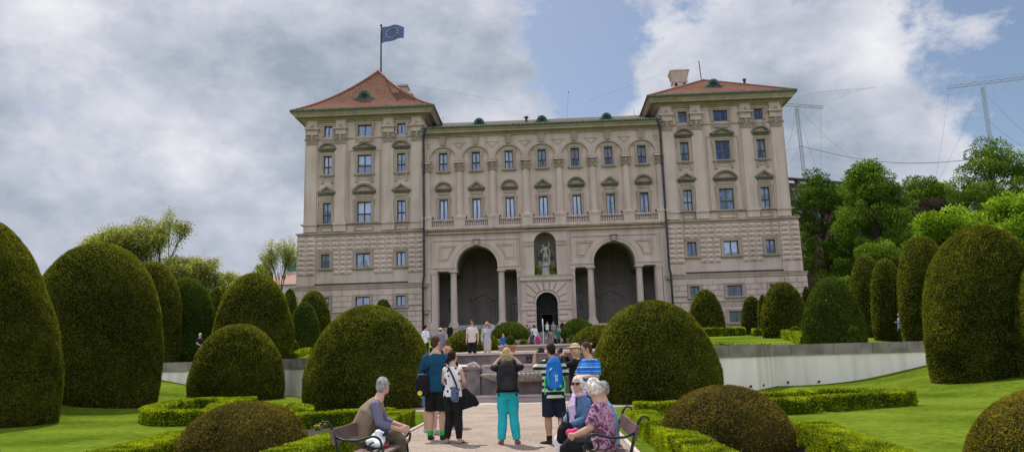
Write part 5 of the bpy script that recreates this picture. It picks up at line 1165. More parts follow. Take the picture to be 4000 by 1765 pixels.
def gravelmat():
    m = M_GRAVEL; N = m.node_tree.nodes; L = m.node_tree.links; b = N['Principled BSDF']; src = b.inputs['Base Color'].links[0].from_socket
    tc = [n for n in N if n.type == 'TEX_COORD'][0]; v = N.new('ShaderNodeTexNoise'); v.inputs['Scale'].default_value = 16; v.inputs['Detail'].default_value = 9; v.inputs['Roughness'].default_value = .8
    L.new(tc.outputs['Object'], v.inputs['Vector']); r = N.new('ShaderNodeValToRGB'); r.color_ramp.elements[0].position = .36; r.color_ramp.elements[0].color = (.50, .47, .44, 1); r.color_ramp.elements[1].position = .58; r.color_ramp.elements[1].color = (1.05, 1.03, 1, 1)
    L.new(v.outputs['Fac'], r.inputs[0]); mx = N.new('ShaderNodeMix'); mx.data_type = 'RGBA'; mx.blend_type = 'MULTIPLY'; mx.inputs['Factor'].default_value = 1
    L.new(src, mx.inputs['A']); L.new(r.outputs[0], mx.inputs['B']); L.new(mx.outputs['Result'], b.inputs['Base Color'])
gravelmat()
M_PAVE = mat('paving_slabs', (.50, .44, .37), rough=.9, bump=.3, bscale=12, vscale=2, n1=(.36, .31, .27))
M_STONE = mat('fountain_stone', (.25, .20, .19), rough=.7, bump=.5, bscale=7, vscale=2.6, n1=(.12, .10, .10))
M_STONEL = mat('pink_stone_edge', (.56, .45, .42), rough=.7, bump=.2, bscale=15, vscale=3, n1=(.46, .37, .35))
M_SAND = mat('sandstone', (.40, .33, .24), rough=.9, bump=.3, bscale=8, vscale=2.5, n1=(.27, .22, .165))
M_COPE = mat('coping_stone', (.31, .27, .22), rough=.9, bump=.5, bscale=7, vscale=1.6, n1=(.17, .145, .12))
M_WHITE = plaster('white_render', (.90, .83, .73), (.85, .79, .69))
def sheet(name, xs, ys, hf, m, kind='structure'):
    V = [(x, y, hf(x, y)) for y in ys for x in xs]; n = len(xs)
    F = [(j*n+i, j*n+i+1, (j+1)*n+i+1, (j+1)*n+i) for j in range(len(ys)-1) for i in range(n-1)]
    me = bpy.data.meshes.new(name); me.from_pydata(V, [], F); me.materials.append(m); me.polygons.foreach_set('use_smooth', [True]*len(F)); me.update()
    o = bpy.data.objects.new(name, me); COL.objects.link(o)
    if kind: o['kind'] = kind
    return o
sheet('lawn', list(np.linspace(-90, 90, 181)), list(np.linspace(-15, 46.5, 42)), lambda x, y: Hb(x), M_LAWN)
# terrace behind the retaining wall
xs = sorted(set([p[0] for p in WALLP]+list(np.linspace(-90, 90, 91))+[XC+k for k in (-6.2, -5.6, -5.2, -4.5, -3.6, 3.6, 4.5, 5.2, 5.6, 6.2)])); V = []; F = []; nt_ = 60
for x in xs:
    y0 = wally(x)+.2
    for j in range(nt_): y = y0+(96-y0)*(j/(nt_-1)); V.append((x, y, Tz(x, y)))
F = [(i*nt_+j, (i+1)*nt_+j, (i+1)*nt_+j+1, i*nt_+j+1) for i in range(len(xs)-1) for j in range(nt_-1)]
me = bpy.data.meshes.new('terrace_lawn'); me.from_pydata(V, [], F); me.materials.append(M_LAWN); me.update(); o = link('terrace_lawn', me); o['kind'] = 'structure'
far = MB(); B = 2500
for a, b, c, d, z in ((-B, B, 96, B, 2.2), (-B, -90, -15, 96, 1.5), (90, B, -15, 96, 1.5), (-B, B, -B, -15, 0)):
    far.add([(a, c, z), (b, c, z), (b, d, z), (a, d, z)], [(0, 1, 2, 3)])
far.build('ground', M_LAWN)['kind'] = 'structure'
def flat(name, poly, z, m, zf=None):
    b = MB(); b.add([(x, y, z if zf is None else zf(x, y)+z) for x, y in poly], [tuple(range(len(poly)))]); o = b.build(name, m); o['kind'] = 'structure'; return o
flat('path', [(-3.05, -14), (1.18, -14), (1.18, 22.0), (5.5, 24.6), (5.5, 27.0), (-7.6, 27.0), (-7.6, 24.6), (-3.05, 22.0)], .012, M_GRAVEL)
flat('paving', [(-6.5, 24.9), (4.6, 24.9), (4.6, 26.8), (-6.5, 26.8)], .018, M_PAVE)
k = MB()
for x in (-3.11, 1.18):
    for i in range(44): y = -6+i*.65; k.box(x, x+.07, y, y+.635, -.05, .045)
k.build('kerb_edging', M_STONEL)['kind'] = 'structure'
sheet('terrace_path', list(np.linspace(-6.4, 4.6, 12)), list(np.linspace(29.4, 36.9, 16))+[37.1, 50, 57, 58], lambda x, y: Tz(x, y)+.02 if y < 37 else (1.93 if abs(x-XC) < 3.3 and y < 57.5 else 1.7), M_GRAVEL)
flat('bed_soil', [(-5.9, 7), (-3.4, 7), (-3.4, 18.6), (-5.9, 17.6)], .008, M_SOIL)
flat('bed_soil', [(1.75, 7), (3.6, 7), (4.0, 18.4), (1.8, 18.4)], .008, M_SOIL)

M_JOINT = mat('mortar_joint', (.12, .105, .09))
# retaining walls: white render under a stone coping, one thing per side
def retaining(name, pts, label, ext=0):
    root = empty(name, (pts[0][0], pts[0][1], 0), 0, label, 'retaining wall')
    ox, oy = pts[0][0], pts[0][1]
    def off(path, d):
        out = []
        for i, p in enumerate(path):
            a = Vector(path[max(0, i-1)]); b = Vector(path[min(len(path)-1, i+1)]); t = (b-a).normalized(); nrm = Vector((t.y, -t.x)); out.append((p[0]+nrm.x*d, p[1]+nrm.y*d))
        return out
    def band(d0, d1, z0, z1, nm, m):
        A = off(pts, d0); Bp = off(pts, d1); b = MB(); n = len(A)
        L_ = [(x-ox, y-oy, z0) for x, y in A]; U = [(x-ox, y-oy, z1) for x, y in A]; U2 = [(x-ox, y-oy, z1) for x, y in Bp]; L2 = [(x-ox, y-oy, z0) for x, y in Bp]
        b.strip(L_, U); b.strip(U, U2); b.strip(U2, L2); b.strip(L2, L_)
        b.add([L_[0], U[0], U2[0], L2[0]], [(0, 1, 2, 3)]); b.add([L_[-1], U[-1], U2[-1], L2[-1]], [(3, 2, 1, 0)])
        return b.build(nm, m, root)
    band(0, -.45, -.2, 1.32, 'wall_body', M_WHITE)
    cp = band(.06, -.5, 1.325, 1.80, 'coping', M_COPE)
    jn = MB(); P = [Vector((*p, 0)) for p in off(pts, .065)]; acc = 0
    for a, b in zip(P[:-1], P[1:]):
        L0 = (b-a).length; t = (b-a)/L0; s = 1.6-acc
        while s < L0:
            q = a+t*s; jn.box(q.x-ox-.008, q.x-ox+.008, q.y-oy-.004, q.y-oy+.02, 1.34, 1.79); s += 1.9
        acc = (acc+L0) % 1.9
    jn.build('joints', M_JOINT, cp)
    dr = MB()
    for px, py in DRAINS.get(name+label[:1], []): pass
    return root
DRAINS = {}
def smoothpath(P, n=5):
    out = []
    for i in range(len(P)-1):
        p0 = Vector(P[max(0, i-1)]); p1 = Vector(P[i]); p2 = Vector(P[i+1]); p3 = Vector(P[min(len(P)-1, i+2)])
        for j in range(n):
            t = j/n; out.append(tuple(.5*((2*p1)+(p2-p0)*t+(2*p0-5*p1+4*p2-p3)*t*t+(3*p1-p0-3*p2+p3)*t**3)))
    out.append(tuple(P[-1])); return out
wl = retaining('retaining_wall', smoothpath([(-30, 44), (-24, 41), (-20.1, 38.9), (-16, 37.4), (-12.83, 36.8)])+[(-10.6, 33.4), (-5.6, 30.2)], 'curved white wall with grey coping behind the clipped yews left of the fountain')
wr = retaining('retaining_wall', [(3.8, 29.6), (8.33, 31.0), (10.05, 34.3)]+smoothpath([(10.05, 34.3), (11.8, 34.3), (14.2, 34.6), (17, 35.6), (20, 37.2), (24, 40.5), (30, 44)])[1:], 'curved white wall with grey coping beyond the hedges right of the fountain')
for root, dl in ((wr, [(2932, 1508), (2981, 1508), (3078, 1502), (3199, 1502)]), (wl, [(658, 1540)])):
    d = MB()
    for px, py in dl:
        Y = 34.2
        for _ in range(6): p = at(px, py, Y); Y = wally(p.x)
        p = at(px, py, Y); d.tube([(p.x-root.location.x, p.y-root.location.y-.08, max(p.z, .15)), (p.x-root.location.x, p.y-root.location.y+.1, max(p.z, .15))], .05, 10, side=(1, 0, 0))
    d.build('drain_hole', M_DARK, root)

# ================================================================= FOUNTAIN
fx = -0.93; ft = empty('fountain', (fx, 27.2, 0), 0, 'tiered grey stone wall fountain with a fluted basin, between the two big yew domes', 'fountain')
b = MB(); b.box(-4.4, 4.4, -.35, 1.5, 0, .17); b.box(-4.45, 4.45, -.42, 1.5, .17, .24); b.build('plinth', M_STONEL, ft)
b = MB(); b.box(-4.3, 4.3, 0, .5, .241, 1.0); b.box(-1.55, 1.55, -.06, .0, .241, .9)
for x in (-3.0, 3.0): b.box(x-1.1, x+1.1, -.03, 0, .36, .92)
b.build('front_wall', M_STONE, ft)
b = MB(); b.box(-4.35, -1.62, -.06, .55, 1.001, 1.06); b.box(1.62, 4.35, -.06, .55, 1.001, 1.06); b.build('front_coping', M_STONEL, ft)
b = MB(); b.box(-6.0, 6.0, 1.35, 1.9, 0, 1.66); 
for i in range(9): b.box(-5.6+i*1.3, -5.57+i*1.3, 1.34, 1.36, .9, 1.62)
b.build('back_wall', M_STONE, ft)
b = MB(); b.box(-6.05, 6.05, 1.25, 2.0, 1.661, 1.74); b.build('back_coping', M_STONEL, ft)
b = MB(); b.box(-1.6, 1.6, .5, 1.35, .241, 1.30); b.box(-1.5, 1.5, .42, .5, 1.22, 1.30); b.build('upper_trough', M_STONEL, ft)
for s in (-1, 1):
    b = MB(); b.box(s*1.86-.24, s*1.86+.24, -.14, .6, .241, 1.14); b.box(s*1.86-.28, s*1.86+.28, -.18, .62, 1.14, 1.2)
    b.k = 1; x = s*1.86
    b.tube([(x-.2, -.1, 1.24), (x-.1, -.12, 1.34), (x, -.12, 1.38), (x+.1, -.12, 1.34), (x+.2, -.1, 1.24)], .06, 6); b.ball((x, -.1, 1.27), (.12, .10, .08))
    b.ball((x-.2, -.08, 1.24), .07, 8, 6); b.ball((x+.2, -.08, 1.24), .07, 8, 6)
    b.build('pier', [M_STONE, M_STONEL], ft)
    # sweeping volute ramp from the back wall down to the pier
    pts = []
    for i in range(15):
        t = i/14; xx = s*(4.0-2.0*t); z = 1.26+.50*(1-math.sin(t*math.pi/2))**1.4; pts.append((xx, 1.2-.9*t, z))
    r = MB(); r.tube(pts, [(.32, .07)]*15, 8, side=(0, 1, 0)); r.tube([(p[0], p[1]-.16, p[2]-.10) for p in pts], .05, 6)
    r.strip([(p[0], p[1]-.05, .3) for p in pts], [(p[0], p[1]-.05, p[2]) for p in pts]); r.build('volute_ramp', M_STONEL, ft)
b = MB(); n = 64; rows = [(1.02, 1.0), (1.05, .97), (1.03, .90), (.96, .84), (.80, .74), (.60, .68)]
V = []
for q, (sc_, z) in enumerate(rows):
    for i in range(n+1):
        a = math.pi*i/n; fl = 1+.035*math.cos(i*math.pi)*(1 if q > 0 else .3)
        V.append((1.5*sc_*fl*-math.cos(a), -.95*sc_*fl*math.sin(a), z))
F = [(j*(n+1)+i, j*(n+1)+i+1, (j+1)*(n+1)+i+1, (j+1)*(n+1)+i) for j in range(len(rows)-1) for i in range(n)]
b.add(V, F); b.add([(1.42*-math.cos(math.pi*i/20), -.88*math.sin(math.pi*i/20), .955) for i in range(21)], [tuple(range(21))]); b.build('basin', mat('basin_stone', (.42, .36, .31), rough=.55, bump=.2, bscale=20, vscale=5, n1=(.2, .18, .15)), ft)
b = MB(); b.box(.02, .30, 1.15, 1.36, 1.5, 1.56); b.tube([(.16, 1.1, 1.3), (.16, 1.3, 1.5)], .12, 8); b.build('mask_spout', M_DARK, ft)

# ================================================================= TOPIARY
M_YEW = leafmat('yew_green', (.020, .028, .006), (.22, .225, .030), trans=.45, tip=(.88, .80, .12), vs=.5, amp=.55)
M_YEWO = leafmat('yew_rusty', (.030, .030, .010), (.27, .20, .04), trans=.30, tip=(.80, .52, .11), vs=.8, amp=.6)
M_YEWG = leafmat('yew_fresh', (.020, .034, .006), (.14, .19, .025), trans=.30, tip=(.55, .64, .08), vs=.5, amp=.5)
M_YEWY = leafmat('yew_golden', (.035, .038, .010), (.40, .31, .04), trans=.30, tip=(.88, .66, .10), vs=.8, amp=.7)
M_BOX = leafmat('box_hedge', (.035, .06, .005), (.40, .47, .02), trans=.36, tip=(.85, .83, .06), vs=2.2, amp=1.0)
def crown(R, H, p, q, s, seed, amp=.05, n1=64, tuck=.92, dens=1.5, low=0.0):
    def rad(t):
        b = np.clip(1-np.clip(t, 0, 1)**p, 0, 1)**(1/q); tk = tuck+(1-tuck)*np.clip(t/.28, 0, 1)**.6
        return R*b*tk
    def pos(a, t, k=1.):
        r = rad(t)*k; P = np.stack([r*np.cos(a), r*np.sin(a), H*t*np.ones_like(a)], 1)
        d = (fbm(P*(1.1/max(1, R*.5))+seed*3.1, seed, 3)-.45)*amp*R*2
        c = P-np.array([0, 0, H*.35]); c /= np.linalg.norm(c, axis=1)[:, None]+1e-9
        return P+c*d[:, None]
    m = 34; ts = 1-(1-np.linspace(0, 1, m))**1.8; ts[-1] = .9999
    A, T = np.meshgrid(np.linspace(0, 2*np.pi, n1+1), ts); V = pos(A.ravel(), T.ravel(), .985)
    F = [(j*(n1+1)+i, j*(n1+1)+i+1, (j+1)*(n1+1)+i+1, (j+1)*(n1+1)+i) for j in range(m-1) for i in range(n1)]
    area = 2*math.pi*R*H*1.0+math.pi*R*R*.7; N_ = int(area/(s*s*.42)*dens)
    tt = np.linspace(0, .9995, 400); rr = rad(tt); ds = np.hypot(np.gradient(rr), np.gradient(tt)*H)*rr; cdf = np.cumsum(ds); cdf /= cdf[-1]
    t = np.interp(rng.random(N_), cdf, tt); a = rng.random(N_)*2*np.pi
    P = pos(a, t); e = .01; Pa = pos(a+e, t)-P; Pt = pos(a, np.minimum(t+e, .9999))-P; Nn = np.cross(Pa, Pt); Nn /= np.linalg.norm(Nn, axis=1)[:, None]+1e-9
    tint = np.clip(.20+.50*fbm(P*(2.2/max(s*8, .4))+seed, seed+9, 2)+rng.normal(0, .12, N_), 0, 1)
    k_ = rng.random(N_) < .22; A_, At = leaves(P[~k_]-Nn[~k_]*s*.35, Nn[~k_], s, s*.42, tint[~k_], up=.55, spread=.55); LV = np.concatenate([A_, pads(P[k_]-Nn[k_]*s*.1, Nn[k_], s, s*.42)]); LT = np.concatenate([At, tint[k_]])
    return V, F, LV, LT
topn = [0]
def topiary(label, pc, ptop, hw, Y, zg=None, p=2.2, q=2.0, m=None, group=None, name='clipped_yew', cat='topiary yew', smin=.042, amp=.035, tuck=.93, R=None, ymid=None):
    ymid = ymid or 1300; a = at(pc-hw, ymid, Y); b = at(pc+hw, ymid, Y); x = (a.x+b.x)/2; Rr = R or (b.x-a.x)/2
    if zg is None: zg = Tz(x, Y)
    H = at(pc, ptop, Y).z-zg; topn[0] += 1; s = max(smin, Y*.0026)
    V, F, LV, LT = crown(Rr, H, p, q, s, topn[0], amp, tuck=tuck)
    me = cloud_mesh(name, V, F, .12, LV, LT, m or M_YEW); o = link(name, me, None, (x, Y, zg-.02)); tag(o, label, cat, group); return o
GL = 'clipped yews on the terrace'; GD = 'clipped yews of the sunken garden'
topiary('large round clipped yew dome left of the fountain behind the seated man', 1445, 1190, 257, 25.6, 0, 2.1, 2.1, group=GD, ymid=1480)
topiary('large round clipped yew dome right of the fountain behind the arms-crossed boy', 2560, 1172, 262, 25.2, 0, 2.1, 2.1, group=GD, ymid=1470)
topiary('dark clipped yew dome in front of the left curved wall', 928, 1265, 178, 34.3, 0, 2.3, 2.1, group=GD, ymid=1450)
topiary('tall clipped yew cut off by the left edge of the photo', -118, 848, 325, 20.4, .1, 1.9, 1.75, group=GD, ymid=1350)
topiary('biggest tall clipped yew at the left, standing on the lawn before the wall', 372, 955, 240, 27.5, .12, 3.3, 2.2, group=GD, ymid=1300)
topiary('biggest tall clipped yew at the right, standing on the grass bank', 3846, 882, 236, 28.0, .2, 2.9, 2.1, group=GD, ymid=1150)
topiary('clipped yew peeking in at the right edge beside the biggest one', 4240, 930, 255, 25.5, .4, 2.4, 2.1, group=GD, ymid=1350)
topiary('low rusty-orange clipped yew mound in the bed beside the left bench', 957, 1563, 248, 12.4, 0, 2.2, 2.1, m=M_YEWO, group=GD, ymid=1760, smin=.042)
topiary('low rusty-orange clipped yew mound in the bed right of the right bench', 2842, 1503, 262, 12.2, 0, 2.2, 2.1, m=M_YEWO, group=GD, ymid=1740, smin=.042)
topiary('low golden clipped yew mound in the bottom right corner of the photo', 4185, 1505, 385, 8.6, 0, 2.2, 2.1, m=M_YEWY, group=GD, ymid=1760, smin=.03)
# terrace, left
topiary('tall clipped yew just right of the biggest left yew, behind the wall coping', 575, 1020, 122, 41.5, None, 3.2, 2.2, group=GL, ymid=1300)
topiary('clipped yew behind the woman in black on the left terrace', 728, 1086, 106, 44, None, 3.0, 2.2, m=M_YEWG, group=GL)
topiary('small far clipped yew showing between two bigger ones on the left terrace', 838, 1122, 42, 62, None, 2.6, 2.1, group=GL)
topiary('broad tall clipped yew above the dark dome by the left wall', 990, 1068, 152, 42.5, None, 2.3, 2.1, group=GL, ymid=1330)
topiary('small clipped yew top between the broad left yew and the palace', 1128, 1127, 36, 68, None, 2.4, 2.1, group=GL)
topiary('clipped yew in front of the left tower corner', 1222, 1135, 72, 60, None, 2.3, 2.1, group=GL)
topiary('lower bright green clipped yew in front of the left tower', 1188, 1180, 60, 51, None, 2.3, 2.1, m=M_YEWG, group=GL)
topiary('little round yew ball at the foot of the broad left yew', 1148, 1328, 22, 46, None, 2.0, 2.0, group=GL)
topiary('clipped yew top peeping over the large left dome before the tower', 1497, 1168, 45, 63, None, 2.2, 2.1, group=GL)
# centre
topiary('low yew mound behind the walking couple', 1845, 1283, 112, 38.6, None, 2.1, 2.0, group=GL, ymid=1370)
topiary('low yew mound behind the woman in the grey dress and left of the steps', 1993, 1257, 76, 62, 3.15, 2.0, 2.0, m=M_YEWG, group=GL, ymid=1320)
topiary('low yew mound right of the palace steps', 2258, 1244, 70, 62.5, 3.15, 2.0, 2.0, m=M_YEWG, group=GL, ymid=1310)
topiary('yew mound half hidden by the large right dome', 2345, 1270, 118, 38.6, None, 2.1, 2.0, group=GL, ymid=1370)
# right
topiary('clipped yew in front of the right tower, behind a dark low hedge', 2764, 1130, 71, 62, None, 2.1, 2.0, group=GL)
topiary('narrow clipped yew at the right tower base beside the lower window', 2946, 1155, 46, 62, None, 2.4, 2.1, group=GL)
topiary('clipped yew sliver behind the broad one near the right tower corner', 2990, 1150, 24, 60, None, 2.4, 2.1, group=GL)
topiary('broad clipped yew in front of the right tower corner', 3070, 1101, 92, 52, None, 2.2, 2.1, group=GL)
topiary('distant round yew behind the broad one at the tower corner', 3165, 1118, 26, 68, None, 2.0, 2.0, group=GL)
topiary('cone-topped clipped yew behind the small standard tree on the right wall', 3262, 1084, 122, 40.5, None, 2.0, 1.9, m=M_YEWG, group=GL, ymid=1330)
topiary('slim far yew between the cone-topped yew and the taller ones', 3330, 1112, 26, 60, None, 2.4, 2.1, group=GL)
topiary('tall greyish clipped yew, farthest of the tall ones at the right', 3408, 995, 68, 50, None, 3.0, 2.2, group=GL)
topiary('tall clipped yew left of the man in the blue jacket', 3486, 1010, 68, 44, None, 3.0, 2.2, group=GL)
topiary('tall rust-topped clipped yew beside the man in the blue jacket', 3632, 923, 106, 39.5, None, 3.2, 2.2, group=GL, ymid=1250)
topiary('small round dark yew ball on the right terrace lawn', 3108, 1274, 30, 46, None, 2.0, 2.0, group=GL)
topiary('tiny dark shrub beside the palace steps left railing', 2043, 1325, 22, 52, None, 2.0, 2.0, group=GL, name='shrub', cat='shrub')
topiary('tiny dark shrub right of the people sitting at the steps', 2234, 1308, 20, 55, None, 2.0, 2.0, group=GL, name='shrub', cat='shrub')

# ================================================================= LOW HEDGES
def hedge(label, pts, w=.45, h=.35, zf=None, s=None, closed=False, grp='low clipped box hedges', m=None, sm=2):
    w *= .88; P = smoothpath([tuple(p[:2]) for p in pts], 6) if sm == 2 else [tuple(p[:2]) for p in pts]
    ox, oy = P[0]; zf = zf or (lambda x, y: 0.); Q = []
    for a, b in zip(P[:-1], P[1:]):
        L0 = math.dist(a, b); n = max(1, int(L0/.3))
        for i in range(n): Q.append((a[0]+(b[0]-a[0])*i/n, a[1]+(b[1]-a[1])*i/n))
    Q.append(P[-1]); Q = np.array(Q); T = np.gradient(Q, axis=0); T /= np.linalg.norm(T, axis=1)[:, None]; Nn = np.stack([-T[:, 1], T[:, 0]], 1)
    Z = np.array([zf(x, y) for x, y in Q]); n = len(Q); prof = [(-.5, 0), (-.52, .8), (-.44, .97), (0, 1.0), (.44, .97), (.52, .8), (.5, 0)]
    wv = 1+.16*(fbm(np.stack([Q[:, 0]*1.5, Q[:, 1]*1.5, Z], 1), 3, 2)-.4); hv = 1+.12*(fbm(np.stack([Q[:, 0]*2, Q[:, 1]*2, Z+5], 1), 4, 2)-.4)
    def pt(i, f, u, v):           # along index i + f, profile u across, v up
        q = Q[i]*(1-f)[:, None]+Q[np.minimum(i+1, n-1)]*f[:, None]; nn = Nn[i]; return np.stack([q[:, 0]+nn[:, 0]*u*w*wv[i]-ox, q[:, 1]+nn[:, 1]*u*w*wv[i]-oy, Z[i]+v*h*hv[i]], 1)
    V = []; k = len(prof)
    for i in range(n):
        for u, v in prof: V.append(pt(np.array([i]), np.array([0.]), u*.95, v*.97)[0])
    F = [(i*k+j, i*k+j+1, (i+1)*k+j+1, (i+1)*k+j) for i in range(n-1) for j in range(k-1)]
    for i, sgn in ((0, 1), (n-1, -1)): F += [(i*k, i*k+1, i*k+5, i*k+6), (i*k+1, i*k+2, i*k+4, i*k+5)]
    Ym = max(6, float(Q[:, 1].mean())); s = s or max(.030, Ym*.0026); Lh = sum(math.dist(Q[i], Q[i+1]) for i in range(n-1))
    N_ = int(Lh*(w+2*h)/(s*s*.5)*1.7); i = rng.integers(0, n-1, N_); f = rng.random(N_); g = rng.random(N_)*(w+2*h)
    u = np.where(g < h, -.5, np.where(g < h+w, (g-h)/w-.5, .5)); v = np.where(g < h, g/h, np.where(g < h+w, 1.0, 1-(g-h-w)/h))
    rnd = np.clip(np.abs(u)-.36, 0, 1); v = np.where((g >= h) & (g < h+w), 1-rnd*.4, v)
    Pp = pt(i, f, u, v); nx = np.where(g < h, -1., np.where(g < h+w, 0, 1.)); Nv = np.stack([Nn[i, 0]*nx, Nn[i, 1]*nx, np.where(nx == 0, 1., .15)], 1)
    # ends
    Ne = int(w*h/(s*s*.5)*2.5)
    for e, sg in ((0, -1), (n-1, 1)):
        ii = np.full(Ne, e); Pe = pt(ii, np.zeros(Ne), rng.uniform(-.5, .5, Ne), rng.random(Ne)); Pp = np.concatenate([Pp, Pe]); Nv = np.concatenate([Nv, np.repeat([[T[e, 0]*sg, T[e, 1]*sg, .1]], Ne, 0)]); v = np.concatenate([v, Pe[:, 2]/h])
    tint = np.clip(.22+.42*fbm(Pp*3, 5, 2)+rng.normal(0, .13, len(Pp)), 0, 1)
    LV, LT = leaves(Pp-Nv*s*.3, Nv, s*1.1, s*.65, tint, up=.3, spread=.9)
    me = cloud_mesh('box_hedge', V, F, .08, LV, LT, m or M_BOX); o = link('box_hedge', me, None, (ox, oy, 0)); return tag(o, label, 'hedge', grp)
def G(l, z=.4): return [gz(a, b, z).xy for a, b in l]
hedge('long hedge beside the gravel path behind the left bench', [(-3.62, 6.5), (-3.6, 12), (-3.6, 18.2)], w=.62)
hedge('short hedge crossing in front of the large left dome', [(-3.95, 18.4), (-4.8, 18.5), (-6.1, 17.6), (-6.6, 17.2)], w=.6)
hedge('hedge running into the bottom edge left of the rusty yew mound', [(-6.15, 6.8), (-6.3, 10.5), (-6.7, 13.5)], w=.6)
hedge('bright yellow-green hedge strip beside the path right of the right bench', [(1.78, 6.5), (1.8, 11), (1.82, 16.2)], w=.58)
hedge('short dark hedge in front of the large right dome', [(2.0, 18.6), (3.2, 18.7), (4.6, 18.3)], w=.6)
hedge('bright hedge right of the rusty yew mound running to the bottom edge', [(3.35, 6.2), (3.7, 9.5), (4.1, 12.6)], w=.62)
hedge('rounded hedge loop on the lawn left of the rusty mound', G([(985, 1548), (800, 1551), (680, 1562), (602, 1580), (592, 1592), (640, 1599), (740, 1598), (860, 1594)]), w=.6, h=.37)
hedge('inner hedge scroll inside the left loop', G([(836, 1588), (850, 1570), (900, 1557), (985, 1555)]), w=.5)
hedge('low hedge scroll between the rusty mound and the large left dome', G([(1000, 1566), (1100, 1568), (1180, 1575), (1182, 1588), (1100, 1596)]), w=.5)
hedge('far side of the hedge loop on the right lawn', G([(2957, 1526), (3150, 1518), (3300, 1512), (3530, 1514)]), w=.5)
hedge('near side of the right hedge loop, ending rounded at the lawn', G([(3545, 1520), (3400, 1529), (3210, 1541)]), w=.55, h=.37)
hedge('near hedge of the right loop beside the rusty mound', G([(3180, 1543), (3090, 1548), (2985, 1552), (2900, 1556)]), w=.5, h=.37)
def HT(label, px0, px1, py, Y, **k):
    a = at(px0, py, Y); b = at(px1, py, k.pop('Y1', Y)); hedge(label, [(a.x, a.y), ((a.x+b.x)/2, (a.y+b.y)/2), (b.x, b.y)], zf=Tz, grp='hedges on the terrace', sm=0, **k)
HT('dark low hedge under the yew in front of the right tower', 2745, 2905, 1295, 60, w=.7, h=.62)
HT('short bright hedge between two yews at the right tower', 2942, 2985, 1295, 58, w=.7, h=.5)
HT('slanting bright hedge on the right terrace lawn', 3060, 3145, 1320, 52, Y1=41, w=.6, h=.5)
HT('slanting bright hedge on the left terrace lawn', 1205, 1152, 1360, 50, Y1=43, w=.4, h=.3)
HT('low bright hedge strip left of the woman in the beige hat', 1655, 1720, 1330, 52, w=.6, h=.5)
HT('low hedge edging the lawn right behind the coping', 2790, 3010, 1345, 37.5, w=.5, h=.16)

# grass blades of the near lawn, flowers of the beds
M_GR = leafmat('bed_leaves', (.065, .115, .010), (.13, .19, .016), trans=.4, tip=(.24, .31, .05), vs=.5)
def seedling(px, py, s, label):
    p = gz(px, py, 0); n = 60; r = empty('bed_plant', (p.x, p.y, 0), 0, label, 'plant', 'small plants in the beds')
    N0 = rng.normal(0, 1, (n, 3)); N0[:, 2] = abs(N0[:, 2])+.4; N0 /= np.linalg.norm(N0, axis=1)[:, None]
    LV, LT = leaves(np.zeros((n, 3))+rng.normal(0, .03, (n, 3)), N0, s, s*.35, rng.uniform(.4, 1, n), up=.4, spread=.2)
    link('foliage', cloud_mesh('foliage', [], [], 0, LV, LT, M_GR), r)
    b = MB()
    for i in range(3): b.ball((rng.normal(0, .05), rng.normal(0, .05), s*.9), (.025, .025, .02), 6, 5)
    b.build('blossom', mat('pink_petals', (.75, .35, .25)), r)
for i, (px, py, s) in enumerate(((2556, 1630, .2), (2565, 1640, .14), (1215, 1668, .14), (1240, 1680, .12), (1265, 1672, .13))):
    seedling(px, py, s, ['pinkish flower clump in the soil left of the right rusty mound', 'smaller leafy clump beside the pinkish flowers', 'leafy seedling in dark soil, leftmost near the left bench', 'leafy seedling nearest the camera in dark soil by the left bench', 'leafy seedling in dark soil just behind the left bench'][i])

